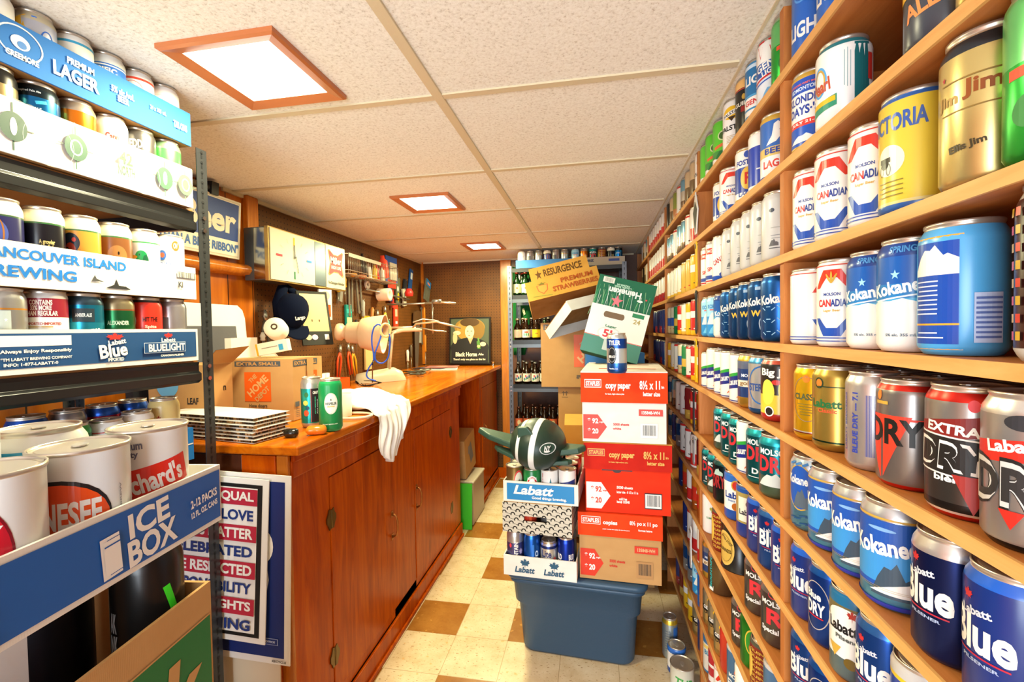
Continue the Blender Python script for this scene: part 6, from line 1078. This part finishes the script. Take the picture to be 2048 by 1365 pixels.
prop(MB().tube([(0, 0, 0), (.02, 0, .02), (.16, -.05, .03), (.3, -.03, -.01)], .006, mat('#d8c8a8', 'metal'), 8).tube([(0, 0, 0), (-.35, .10, 0)], .006, mat('#d8c8a8', 'metal'), 8).tube([(.02, 0, .0), (.14, -.08, -.02), (.22, -.06, -.03)], .004, WIR, 8).tube([(.0, 0, .03), (.05, .04, .05), (.15, .03, .035)], .004, WIR, 8), 'clamp_frame', 'wire and steel clamp bracket reaching out near the corner', 'clamp', cp(826, 655, 2.75), math.radians(5))
prop(MB().tube([(-.02, 0, 0), (.10, .0, .004), (.19, 0, -.006)], .007, mat('#c8bca4', 'metal'), 8).tube([(0, 0, 0), (-.30, .03, 0)], .006, ST, 8).tube([(.03, 0, .002), (.03, 0, -.20)], .005, ST, 8).lathe([(.03, -.01), (.034, 0), (.03, .012)], ST, 14, Matrix.Translation((.06, 0, .01))), 'faucet_fitting', 'steel pipe fitting hanging at the wall corner', 'fitting', cp(856, 607, 3.0), 0)
for px, py in ((930, 540), (967, 540), (537, 675), (700, 470)):
    if py < 600 and px > 900:
        P = at(px, py, 'y', YB-.001); o = MB().tube([(0, 0, .012), (0, -.012, .01), (0, -.014, -.012)], .002, STEEL, 6).build('peg_hook'); o.location = P; tag(o, 'small steel peg hook on the back wall, %s' % ('left one' if px < 950 else 'right one'), 'peg hook')
# ------------------------------------------------------------------ the pile on the floor: blue tote and what stands on it
TZ = .352; PY = 1.77
o = thing('storage_tote', 'steel blue plastic storage tote on the floor, under cartons', 'storage tote', (-.072, PY+.19, .002), rz=math.radians(-4))
TB = mat('#2e4a62', 'plastic')
def rrect(hx, hy, r_, n_=5): return [(sx*(hx-r_)+r_*math.cos(a), sy*(hy-r_)+r_*math.sin(a)) for sx, sy, a0 in ((1, -1, -PI/2), (1, 1, 0), (-1, 1, PI/2), (-1, -1, PI)) for a in [a0+PI/2*i/n_ for i in range(n_+1)]]
def loft(secs, M, n_=5):
    mb = MB(); vs = []; L = None
    for z, hx, hy, r_ in secs:
        p = rrect(hx, hy, r_, n_); L = len(p); vs += [(a, b, z) for a, b in p]
    mb.add(vs, [(j*L+i, j*L+(i+1) % L, (j+1)*L+(i+1) % L, (j+1)*L+i) for j in range(len(secs)-1) for i in range(L)] + [tuple(reversed(range(L))), tuple((len(secs)-1)*L+i for i in range(L))], M, True); return mb
loft([(0, .218, .150, .045), (.012, .226, .158, .05), (.20, .238, .170, .045), (.215, .250, .182, .045), (.30, .257, .190, .045), (.305, .268, .2, .045), (.322, .270, .2, .045)], TB).build('tote_body', o)
loft([(.322, .272, .204, .04), (.330, .278, .21, .045), (.344, .278, .21, .045), (.349, .268, .2, .04), (.3495, .25, .18, .04)], TB).build('tote_lid', o)
# copy paper cartons
def paper_box(cx, cy, z, rz, W, Dp, H, hl, lidskin, skin, word, tagtxt, label, fold=False):
    o = thing('copy_paper_carton', label, 'carton', (cx, cy, z), rz=rz, group='stacked copy paper cartons')
    red = '#d8300c'; inv = skin in (RED2,); ink = '#e8e4dc' if inv else '#c82c18'
    H0 = H-hl if not fold else H-hl
    arrow = [(-.5, -.5), (.12, -.5), (.5, 0), (.12, .5), (-.5, .5)]
    bars = [('P', arrow, .155, .36 if H0 < .15 else .36, .29, .58, '#e8e4dc' if inv else '#d03014'), ('T', '* 92', .13, .50, .13, .13, red if inv else W_), ('T', '* 20', .13, .26, .13, .13, red if inv else W_), ('T', 'bright', .235, .47, .05, .045, red if inv else W_),
            ('T', '5000 sheets', .47, .43 if not inv else .56, .19, .06, ink), ('T', 'white' if not inv else 'letter size - 8 1/2 x 11 in', .42 if not inv else .50, .33 if not inv else .46, .10 if not inv else .25, .055, ink),
            ('R', .80, .30, .20, .34, '#141414' if inv else '#e8e4dc' if skin is WHITECARD else '#b48450'), ('R', .80, .30, .185, .30, '#e8e4dc' if skin is not KRAFT else '#b48450'), ('B', .80, .31, .15, .24, '#1c1c1c')]
    if inv: bars += [('T', 'acid free\nItem# 135848', .45, .28, .15, .13, ink)]
    else: bars += [('R', .82, .72, .28, .15, '#d03014'), ('T', '135848-WH', .82, .72, .21, .075, W_ if skin is WHITECARD else '#d8a878')]
    a = W/2-.005
    fbox(2*a, Dp-.01, H0+(.01 if hl else 0), skin, bars, right=[('R', .5, .5, 1, 1, '#c82c10' if skin is not KRAFT else '#b83418')] if skin is not RED2 else (), y0=.005).build('carton_body', o)
    mb = MB(); t = .003; c_ = W/2
    mb.box(-c_, c_, 0, Dp, H-.004, H, WHITECARD if lidskin is ORANGE and tagtxt == 'top' else KRAFT2 if lidskin is REDO else lidskin)
    for x0, x1, y0, y1 in ((-c_, c_, 0, t), (-c_, c_, Dp-t, Dp), (-c_, -c_+t, t, Dp-t), (c_-t, c_, t, Dp-t)): mb.box(x0, x1, y0, y1, H-hl, H-.004, lidskin)
    wcol = W_ if lidskin is ORANGE else '#e0a84c'
    if word == 'copy paper': li = [('R', .145, .62, .20, .27, wcol), ('R', .145, .62, .19, .22, '#d83c10' if lidskin is ORANGE else '#b41c10'), ('T', 'STAPLES', .145, .62, .165, .15, wcol), ('T', 'copy paper', .44, .50, .29, .22, wcol), ('T', 'for basic, high-volume jobs', .40, .28, .22, .06, wcol), ('T', '8½ x 11', .80, .58, .23, .28, wcol), ('T', 'in', .945, .52, .03, .09, wcol), ('T', 'letter size', .82, .30, .19, .14, wcol)]
    else: li = [('R', .16, .68, .23, .34, wcol), ('R', .16, .68, .22, .29, '#e04414'), ('T', 'STAPLES', .16, .68, .20, .19, wcol), ('T', 'copies', .39, .60, .17, .22, wcol), ('T', 'papier toutes vos copies de tous les jours', .46, .34, .32, .06, wcol), ('T', '8½ po x 11 po', .78, .66, .32, .22, wcol), ('T', 'format lettre', .80, .40, .16, .09, wcol)]
    decals(mb, li, W, hl, plane_fn((-c_, 0, H-hl), (1, 0, 0), (0, 0, 1), (0, -1, 0)))
    if tagtxt == 'top': decals(mb, [('R', .55, .30, .7, .05, '#d85a30', -4), ('R', .7, .75, .3, .03, '#d85a30')], W, Dp, plane_fn((-c_, 0, H), (1, 0, 0), (0, 1, 0), (0, 0, 1)))
    mb.build('carton_lid', o)
    if inv:
        mb = MB(); decals(mb, [('R', .38, .985, .36, .03, '#3c1410'), ('E', .38, .975, .10, .10, '#2c0c08')], 2*a, H0, plane_fn((-a, .005, 0), (1, 0, 0), (0, 0, 1), (0, -1, 0), .0018)); mb.build('tab_slot', o)
    return o
Z = TZ+.003
paper_box(.088, PY-.015, Z, math.radians(-3), .315, .42, .262, .090, ORANGE, KRAFT, 'copies', '', 'brown copy paper carton with orange lid, lowest of the three cartons')
o3 = paper_box(.119, PY-.01, Z+.264, math.radians(-2.5), .325, .44, .272, .105, REDO, RED2, 'copy paper', '', 'red copy paper carton with darker lid, middle of the three cartons')
paper_box(.107, PY-.02, Z+.538, math.radians(-3), .318, .42, .27, .118, ORANGE, WHITECARD, 'copy paper', 'top', 'white copy paper carton with orange lid, topmost of three cartons')
ZT = Z+.538+.271
P = at(1235, 748, 'z', ZT); can('tyler', P.x, P.y+.034, ZT, 'white and blue can standing alone on the top copy paper carton', None, .036, .146, 2, -9)
# big green lager case leaning behind the can
W, H, Dp = .262, .365, .22
hc = MB(); GR = '#1c6c4c'
hc.box(-W/2, W/2, 0, Dp, 0, H, mat('#206448', 'paper'))
grass = [('R', (i*.0361) % 1, .60+.37*((i*7) % 10)/20, .006, .28, ['#8cc08c', '#3c9c5c', '#c8dcd0', '#145034'][i % 4], 4*((i % 5)-2)) for i in range(40)]
decals(hc, grass + [('R', .5, .19, 1, .38, '#3c7c6c'), ('R', .5, .42, 1, .40, '#e4e2dc'), ('R', .5, .225, 1, .008, '#d83c38'), ('R', .82, .575, .2, .05, '#1c7c4c'), ('T', '24', .82, .50, .12, .06, '#a89c60'), ('R', .42, .515, .30, .075, '#6c5438'), ('E', .28, .515, .08, .075, '#6c5438'), ('E', .56, .515, .08, .075, '#6c5438'), ('E', .42, .28, .42, .17, '#c8ccc8'), ('E', .42, .28, .37, .14, W_), ('T', '5L', .42, .28, .22, .10, '#c8303c'), ('T', 'Lager', .42, .37, .2, .04, '#3c7c5c'), ('R', .42, .14, .12, .14, '#b8c4c0'),
    ('S', .40, .70, .22, .17, '#e46c78'), ('T', 'Heineken', .5, .825, .56, .085, '#dce8e0', 180), ('T', 'LAGER BEER\nPREMIUM', .44, .90, .3, .05, '#a8d0b8', 180), ('R', .18, .945, .2, .07, '#d8d8cc'), ('B', .18, .945, .14, .05, '#8c8c84'), ('E', .78, .76, .1, .03, '#d8e8dc'), ('E', .88, .79, .03, .02, '#d83c44')], W, H, plane_fn((-W/2, 0, 0), (1, 0, 0), (0, 0, 1), (0, -1, 0), .0006, .00008))
o = hc.build('beer_case'); tag(o, 'green and white lager case, tipped over behind the lone can', 'beer case')
o.matrix_world = Matrix.Translation(cp(1216, 714, 2.06)) @ Matrix.Rotation(math.radians(-4), 4, 'Z') @ Matrix.Rotation(math.radians(15), 4, 'Y') @ Matrix.Rotation(math.radians(-8), 4, 'X')
# left column on the tote: carton trays with cans, a patterned carton, the green toy
LX = -.219
def front_tray(W, H, z, items, label, cx, cy, rz, inner=KRAFTD, Dp=.38): return tray('carton_tray', W, Dp, H, WHITECARD, items, (cx, cy, z), rz, label, 'open trays on the blue tote', inner)
LEAFB = lambda x: [('L', x, .66, .14, .52, '#24506c'), ('T', 'Labatt', x, .34, .27, .30, '#24506c', 0, .2)]
front_tray(.290, .080, TZ+.001, LEAFB(.30) + LEAFB(.70), 'white carton tray printed with two navy leaves, on the tote lid', LX, PY-.03, math.radians(-4))
for i, (k, h_) in enumerate((('mountain', .168), ('budblue', .162), ('lite', .138), ('budlight', .158))):
    can(k, LX-.103+.0685*i, PY+.016-.005*i, TZ+.006, '%s, %s from left in two leaf tray' % (plain(D[k][0], 8), ORD[i]), 'cans in the tray on the tote lid', .0335, h_, 2, 0)
for i, (k, h_) in enumerate((('blackcan', .163), ('bluelid', .163), ('blackcan', .163), ('silver', .163))):
    can(k, LX-.098+.0685*i, PY+.090-.005*i, TZ+.006, '%s, rear rank of two leaf tray, %s from left' % (plain(D[k][0], 5), ORD[i]), 'cans in the tray on the tote lid', .0335, h_, 1, 0)
def chain_mat():
    M, nt, b = nodes('chain_print', .7, 0, .2)
    tc = N(nt, 'ShaderNodeTexCoord'); mp = N(nt, 'ShaderNodeMapping'); mp.inputs['Rotation'].default_value = (0, math.radians(35), 0); nt.links.new(tc.outputs['Object'], mp.inputs[0])
    sp = N(nt, 'ShaderNodeSeparateXYZ'); nt.links.new(mp.outputs[0], sp.inputs[0])
    def cell(o, s_): return math_(nt, 'SUBTRACT', math_(nt, 'FRACT', math_(nt, 'MULTIPLY', o, s_)), .5)
    a, c_ = cell(sp.outputs[0], 40), cell(sp.outputs[2], 40)
    d = math_(nt, 'SQRT', math_(nt, 'ADD', math_(nt, 'MULTIPLY', a, a), math_(nt, 'MULTIPLY', c_, c_)))
    ringf = math_(nt, 'LESS_THAN', math_(nt, 'ABSOLUTE', math_(nt, 'SUBTRACT', d, .30)), .09)
    gap = math_(nt, 'GREATER_THAN', math_(nt, 'ADD', c_, math_(nt, 'MULTIPLY', a, .5)), -.12)
    bar = math_(nt, 'MULTIPLY', math_(nt, 'LESS_THAN', math_(nt, 'ABSOLUTE', math_(nt, 'ADD', a, c_)), .05), math_(nt, 'GREATER_THAN', d, .4))
    f = math_(nt, 'MAXIMUM', math_(nt, 'MULTIPLY', ringf, gap), bar)
    nt.links.new(mixc(nt, f, '#c4bcac', '#1c1814'), b.inputs['Base Color']); return M
CHAIN = chain_mat()
o = thing('patterned_carton', 'cream carton with black chain pattern and a hand hole', 'carton', (LX-.008, PY-.038, TZ+.178), rz=math.radians(-5))
W, H, Dp = .275, .118, .36; mb = MB(); hx, z0, z1 = .045, .048, .068
mb.box(-W/2, W/2, 0, .004, 0, z0, CHAIN).box(-W/2, W/2, 0, .004, z1, H, CHAIN).box(-W/2, -hx-.005, 0, .004, z0, z1, CHAIN).box(hx-.005, W/2, 0, .004, z0, z1, CHAIN)
mb.box(-W/2, W/2, Dp-.004, Dp, 0, H, CHAIN).box(-W/2, -W/2+.004, .004, Dp-.004, 0, H, CHAIN).box(W/2-.004, W/2, .004, Dp-.004, 0, H, CHAIN).box(-W/2+.004, W/2-.004, .004, Dp-.004, H-.003, H, KRAFT).box(-W/2+.004, W/2-.004, .004, Dp-.004, 0, .003, KRAFT)
mb.build('carton_body', o)
can('redcan', LX-.045, PY+.012, TZ+.182, 'red can glimpsed through the hand hole of the patterned carton', None, .033, .105, 1)
can('silver', LX+.035, PY+.012, TZ+.182, 'silver can glimpsed through the hand hole of the patterned carton', None, .033, .105, 1)
ZU = TZ+.178+.1185
front_tray(.296, .082, ZU, [('R', .5, .5, .9, .80, '#1c7cb8'), ('T', 'Labatt', .42, .60, .52, .44, W_, 0, .25), ('T', 'Good things brewing.', .62, .24, .46, .17, W_)], 'white carton tray with bright blue front panel, under the green toy', LX+.006, PY-.028, math.radians(-4))
for i, (k, h_) in enumerate((('rusty', .133), ('keiths', .124), ('alpine', .126), ('whiteflag', .130))):
    can(k, LX-.1005+.0705*i, PY+.018-.005*i, ZU+.0045, '%s, %s from left in blue panel tray' % (plain(D[k][0], 8), ORD[i]), 'old cans in the blue panel tray', .0345, h_, 2, 0)
for j in range(1, 4):
    for i in range(4):
        k = ('gold', 'blackcan', 'silver', 'rusty', 'redcan', 'gold')[(i*2+j) % 6]
        can(k, LX-.0985+.0705*i+.005*j, PY+.018+.0705*j, ZU+.0045, '%s, rank %s from the front, %s from left, blue panel tray' % (plain(D[k][0], 4), ('two', 'three', 'four')[j-1], ORD[i]), 'old cans in the blue panel tray', .0335, .128, 1, 0)
# the green jet shaped foam toy
JG = mat('#1e3228', 'plastic'); JG2 = mat('#2e4a3c', 'plastic')
j = thing('foam_toy', 'dark green winged foam toy with white stripes and round emblem', 'toy', (LX-.004, PY+.015, ZU+.225), rz=math.radians(-8), rot=(math.radians(4), math.radians(6), math.radians(-8)))
mb = MB(); vs = []; nn, mm = 96, 64; RXX, RYY, RZZ = .112, .125, .098
for b_ in range(mm+1):
    ph = -PI/2 + PI*b_/mm
    for a_ in range(nn): t = 2*PI*a_/nn; vs.append((RXX*math.sin(ph), RYY*math.cos(ph)*math.cos(t), RZZ*math.cos(ph)*math.sin(t)))
WHT = mat('#dcdcd8', 'plastic')
k0 = mb.m(JG); k1 = mb.m(WHT); mb.v = [Vector(v) for v in vs]
for b_ in range(mm):
    for a_ in range(nn):
        f = [b_*nn+a_, (b_+1)*nn+a_, (b_+1)*nn+(a_+1) % nn, b_*nn+(a_+1) % nn]; c_ = sum((mb.v[i] for i in f), Vector())/4
        q = c_.x; s_ = (-.004 < q < .014) or (-.062 < q < -.046); mb.f.append(f); mb.mi.append(k1 if s_ else k0); mb.sm.append(True)
mb.build('toy_body', j)
for s_, nm in ((-1, 'wing'), (1, 'wing')):
    mb = MB(); poly = [(0, -.02), (.085, -.012), (.108, .02), (.106, .035), (.03, .07), (0, .07)] if s_ > 0 else [(0, .07), (-.03, .07), (-.165, .03), (-.170, .012), (-.11, -.02), (0, -.03)]
    mb.prism(poly, -.012, .012, JG2, Matrix.Translation((.085*s_, -.03, -.01)) @ Matrix.Rotation(math.radians(-14*s_ if s_ > 0 else 10), 4, 'Y')); mb.build(nm, j, bevel=.006)
    mb = MB(); poly = [(0, -.01), (.06, 0), (.075, .02), (0, .05)] if s_ > 0 else [(0, .05), (-.10, .02), (-.08, -.0), (0, -.02)]
    mb.prism(poly, -.009, .009, JG2, Matrix.Translation((.075*s_, -.05, -.05)) @ Matrix.Rotation(math.radians(-10*s_), 4, 'Y')); mb.build('tail_fin', j, bevel=.005)
mb = MB(); mb.prism([(-.05, -.01), (.05, -.014), (.03, .045), (-.01, .06), (-.05, .03)], -.010, .010, JG2, Matrix.Translation((-.045, -.085, .035)) @ Matrix.Rotation(math.radians(80), 4, 'Y') @ Matrix.Rotation(PI/2, 4, 'X')); mb.build('top_fin', j, bevel=.005)
mb = MB(); fn = lambda a, b, L: (lambda x, z: Vector((x, -RYY*math.sqrt(max(.02, 1-(x/RXX)**2-(z/RZZ)**2))-.0015-.0006*L, z)))(a+.062, b+.022)
decals(mb, [('E', 0, 0, .052, .042, '#dcdcd8'), ('E', 0, 0, .047, .037, '#2c4438'), ('T', 'NY', 0, .002, .02, .018, '#dcdcd8'), ('E', 0, -.009, .02, .008, '#dcdcd8')], 1, 1, fn, strip=.006); mb.build('round_emblem', j)
# loose tins on the floor by the shelving
P = at(1328, 1322, 'z', 0); can('spray', .288, 1.88, .001, 'tall silver blue spray tin on the floor by the shelving', None, .030, .165, 1, 10, 'tin', 'spray_tin')
can('labx', .300, 1.80, .001, 'blue rimmed tin on the floor, between spray tin and stained tin', None, .034, .105, 1, 10, 'tin', 'small_tin')
can('paint', .305, 1.715, .001, 'stained white tin with green mark, nearest on the floor', None, .042, .095, 2, 10, 'tin', 'paint_tin')
# ------------------------------------------------------------------ shelving at the back with bottles and cans
BY = 3.48
rk2 = empty('metal_shelving_rack', (-.2, BY+.2, 0)); tag(rk2, 'black slotted metal shelving unit of bottles at the back wall', 'shelving rack')
BX0, BX1 = -.655, .245
for x, y, sx, sy in ((BX0, BY, 1, 1), (BX1, BY, -1, 1), (BX0, BY+.42, 1, -1), (BX1, BY+.42, -1, -1)): post(x, y, sx, sy, rk2, 1.82, .032, True, mat('#6c7078', 'metal') if sy > 0 else GUN, .04)
BZ = (1.595, 1.245, .90, .545, .12)
for z in BZ:
    for y in (BY+.002, BY+.402): kid(MB().box(BX0+.002, BX1-.002, y, y+.014, z-.06, z-.034, mat('#5c6064', 'metal')).box(BX0+.002, BX1-.002, y+.003, y+.012, z-.034, z-.002, BLK), 'shelf_beam', rk2)
    kid(MB().box(BX0+.036, BX1-.036, BY+.035, BY+.385, z-.012, z-.001, BLK), 'shelf_board', rk2)
for z in BZ[:4]:
    for dz in (-.02, -.05): kid(MB().prism([(.008*math.cos(PI/3*i), .008*math.sin(PI/3*i)) for i in range(6)], 0, .005, STEEL, Matrix.Translation((BX0+.016, BY-.001, z+dz)) @ Matrix.Rotation(PI/2, 4, 'X')), 'bolt', rk2)
_B = {}
def bottle(x, y, z, glass, lab, cap, h, label, group, emb=None):
    k = (glass, lab, cap, h, str(emb))
    if k not in _B:
        r_ = .031; mb = MB(); GL = mat(glass, 'gloss')
        mb.lathe([(.026, 0), (r_, .004), (r_, h*.52), (.029, h*.60), (.016, h*.74), (.0135, h*.80), (.0130, h*.94)], GL, 18)
        body = mb.build('bottle', mesh_only=True)
        m2 = MB(); m2.lathe([(r_+.0004, h*.10), (r_+.0004, h*.48)], mat(lab), 18, cap=False)
        decals(m2, emb or [('E', 0, .5, 1.0, .5, '#d8d4c8')], r_, h*.58, lambda u, v, L: ((r_+.0008+.0003*L)*math.sin(u/r_), -(r_+.0008+.0003*L)*math.cos(u/r_), v), strip=r_*.5)
        m3 = MB(); m3.lathe([(.0145, 0), (.0155, .004), (.0145, .012), (.010, .014)], mat(cap, 'metal'), 16)
        _B[k] = (body, m2.build('bottle_label', mesh_only=True), m3.build('bottle_cap', mesh_only=True))
    a, b, c_ = _B[k]; o = bpy.data.objects.new('beer_bottle', a); COL.objects.link(o); o.location = (x, y, z+.001); o.rotation_euler = (0, 0, math.atan2(-y, -x)+PI/2)
    for nm, me in (('bottle_label', b), ('bottle_cap', c_)):
        q = bpy.data.objects.new(nm, me); COL.objects.link(q); q.parent = o
        if nm == 'bottle_cap': q.location = (0, 0, h*.935)
    tag(o, label, 'bottle', group)
BRN = '#1c0c04'
SETS = [(1.595, .180, [('#0c2c10', '#d8d8a8', '#c84c3c', [('E', 0, .42, 1.2, .6, '#c8d8a0'), ('E', 0, .52, .5, .16, '#c85c34')])]*3, 'green bottle with oval label', 'top bottle shelf'),
        (1.245, .165, [(BRN, '#d8c4a0', '#c8b89c', [('E', 0, .5, 1.0, .5, '#e0a898')]), (BRN, '#dcd8cc', '#d8a888', [('R', 0, .42, 1.4, .2, '#3c9c5c'), ('R', 0, .62, .9, .12, '#d8543c')]), (BRN, '#e0b81c', '#4c3c34', [('R', 0, .5, .8, .1, '#a87c1c')]), ('#0c2c10', '#c8d0b0', '#4c4c3c', None)], 'brown stubby bottle', 'second bottle shelf'),
        (.90, .165, [(BRN, '#dcd4c4', '#8c8c88', [('R', 0, .5, 1.8, .14, '#2c4c9c', 28), ('R', 0, .4, 1.8, .08, '#2c8c5c', 28), ('E', -.3, .62, .4, .18, '#c84c5c')])]*4, 'brown stubby bottle with striped label', 'third bottle shelf'),
        (.545, .165, [(BRN, '#c8603c', '#5c3c34', [('E', 0, .5, .9, .4, '#d8c090')])]*6, 'brown stubby bottle with orange label', 'lowest bottle shelf')]
for z, h, lst, d_, g in SETS:
    for i, (gl, lb, cp_, em) in enumerate(lst):
        if g == 'second bottle shelf': d2 = ('brown stubby bottle with cream label', 'brown stubby bottle with white and green label', 'brown stubby bottle with yellow label', 'green stubby bottle with pale label')[i]
        else: d2 = d_
        bottle(-.592+.068*i + (.012 if z == 1.245 and i > 1 else 0), BY+.065, z, gl, lb, cp_, h, '%s, %s from left on the %s' % (d2, ORD[i], g), 'bottles on the ' + g, em)
    for i in range(5):
        bottle(-.560+.068*i, BY+.155, z, lst[0][0], lst[0][1], lst[0][2], h*1.04, '%s, %s from left in rear rank, %s' % (' '.join(d_.split()[:3]), ORD[i], g), 'bottles on the ' + g, lst[0][3])
# top of the back shelving
kid(MB().box(BX0+.036, BX1-.036, BY+.035, BY+.385, 1.790, 1.800, BLK).box(BX0+.002, BX1-.002, BY+.002, BY+.014, 1.770, 1.80, BLK), 'top_shelf', rk2)
tray('carton_tray', .43, .28, .062, mat('#3c74b4', 'paper'), [], (-.375, BY+.02, 1.8015), 0, 'blue carton tray of cans on top of the back shelving', 'trays on the back shelving')
tray('carton_tray', .36, .28, .062, mat('#a8a094', 'paper'), [('R', .78, .6, .22, .3, '#243c84'), ('T', 'ez', .3, .6, .14, .3, '#2c3c5c')], (.055, BY+.02, 1.8015), 0, 'grey carton tray with small navy patch on the back shelving', 'trays on the back shelving')
TOPK = ['whiteplain', 'steelside', 'silver', 'deer', 'steelside', 'silver', 'lightmtn', 'ipa', 'mdry', 'guinred', 'blackcream', 'paleale']
for i, k in enumerate(TOPK):
    x = -.55+.067*i if i < 6 else -.535+.067*i
    if i == 6: x += .0
    can(k, min(x, .19), BY+.065, 1.807, '%s, %s of the cans atop back shelving' % (plain(D[k][0], 7), ORD[i]), 'cans on top of the back shelving', .031, .130, 1, 0)
# green banner hanging behind the slotted post
mb = MB(); vs = []
for jx in range(9):
    for iz in range(14):
        u, v = jx/8, iz/13; vs.append((-.70 + u*(.10+.14*(1-v)) + .0*v, YB-.03-.012*math.sin(u*9+v*3)-.0, 1.88-v*.78 - .06*u*(1-v)))
mb.add(vs, [(a*14+b, a*14+b+1, (a+1)*14+b+1, (a+1)*14+b) for a in range(8) for b in range(13)], mat('#1c5c2c', 'cloth'), True)
decals(mb, [('T', 'BEER', .5, .5, .3, None, '#d8d4a8', -75), ('E', .35, .9, .25, .1, '#c8b884')], .2, .8, lambda a, b, L: Vector((-.69+a*.9, YB-.052, 1.08+b)))
o = mb.build('green_banner'); so = o.modifiers.new('s', 'SOLIDIFY'); so.thickness = .002; tag(o, 'dark green cloth banner hanging behind the slotted shelving post', 'banner')
# cartons stacked between the tote pile and the back shelving
def carton(cx, cy, z, W, Dp, H, rz, skin, items, label, rot=None, name='carton', right=(), top=()): return prop(fbox(W, Dp, H, skin, items, right, top), name, label, 'carton', (cx, cy, z), rz, rot)
carton(-.02, 2.92, .002, .44, .42, .52, 0, KRAFT, [], 'plain brown carton at the floor behind the tote')
carton(-.015, 2.90, .524, .425, .42, .435, math.radians(1), KRAFT, [('T', '††', .10, .90, .09, .07, '#6c5434'), ('R', .10, .845, .09, .008, '#6c5434')], 'brown carton with small arrows, directly below the MEDIUM carton')
carton(-.110, 2.86, .961, .44, .44, .405, math.radians(0), KRAFT, [('R', .24, .93, .40, .085, '#5c5c5c'), ('T', 'MEDIUM', .24, .93, .36, .06, '#c09c6c')] + LOGO(.72, .56, .50, .50) + [('T', 'How doers\nget more done.', .72, .20, .44, .14, '#5c4c38')], 'brown moving carton marked MEDIUM, in the back stack')
carton(-.02, 2.98, 1.368, .36, .36, .07, math.radians(2), KRAFT2, [], 'low brown carton lying on the MEDIUM carton')
# yellow-brown cartons low behind the toy
carton(-.27, 2.62, .545, .20, .26, .11, math.radians(5), KRAFT2, [], 'small open carton just behind the green toy')
carton(-.27, 2.62, .002, .24, .26, .54, math.radians(2), KRAFT, [], 'tall brown carton behind the trays on the tote')
mb = MB(); mb.prism([(-.10, 0), (.14, 0), (.14, .16), (.0, .34), (-.02, .34), (-.10, .10)][:6], 0, .005, KRAFT2)
carton(-.03, 2.28, .70, .24, .30, .145, math.radians(3), KRAFT2, [], 'yellowish carton wedged behind the top copy paper carton')
carton(-.03, 2.28, .352, .25, .30, .346, math.radians(1), KRAFT, [], 'hidden brown carton under the yellowish one')
carton(-.03, 2.30, .002, .25, .30, .348, math.radians(1), KRAFT, [], 'floor carton behind the blue tote')
carton(.11, 2.44, .86, .30, .30, .335, math.radians(3), mat('#3c78b8', 'paper'), [('R', .1, .8, .12, .12, W_)], 'blue carton corner between the copy paper carton and MEDIUM carton')
carton(.205, 2.34, .352, .17, .30, .505, math.radians(3), KRAFT, [], 'brown carton beneath the blue one')
carton(.205, 2.36, .002, .17, .30, .348, math.radians(3), KRAFT, [], 'brown floor carton near the shelving behind the tote')
# tilted red and white tray and the strawberry carton
t1 = tray('carton_tray', .42, .30, .062, WHITECARD, [('R', .22, .55, .14, .5, '#b01c2c'), ('T', 'COORS', .5, .6, .3, .5, '#a82c38', 180), ('T', 'COORS LIGHT', .8, .4, .3, .3, '#b84c50', 180)], cp(1168, 618, 2.62), 0, 'white and red carton tray tipped upside down below the strawberry carton', None, KRAFTD, (math.radians(148), math.radians(-12), math.radians(40)), ctr=True)
BRC = '#5c3c14'
s1 = tray('strawberry_carton', .42, .34, .115, KRAFT2, [('P', [(-.5, .5), (-.42, -.1), (0, -.5), (.42, -.1), (.5, .5)], .22, .46, .16, .5, '#c85c2c'), ('P', [(-.5, .5), (-.42, -.1), (0, -.5), (.42, -.1), (.5, .5)], .22, .47, .13, .42, '#c48c3c'), ('S', .22, .76, .14, .2, '#6c6424'), ('R', .2, .14, .26, .03, '#7c8c34', -6), ('T', 'PREMIUM', .70, .70, .44, .25, '#9c4814'), ('T', 'STRAWBERRIES', .66, .34, .62, .26, '#9c4814')],
     cp(1131, 586, 2.56), 0, 'golden brown strawberry carton tilted on top of the back stack', None, KRAFTD, (math.radians(-17), math.radians(-13), math.radians(8)), cat='carton')
mb = MB(); mb.box(-.17, .17, .003, .008, .113, .195, KRAFT2); decals(mb, [('T', 'RESURGENCE', .56, .45, .66, .55, BRC), ('P', STAR, .14, .4, .12, .8, BRC)], .34, .082, plane_fn((-.17, .003, .113), (1, 0, 0), (0, 0, 1), (0, -1, 0))); mb.build('raised_panel', s1)
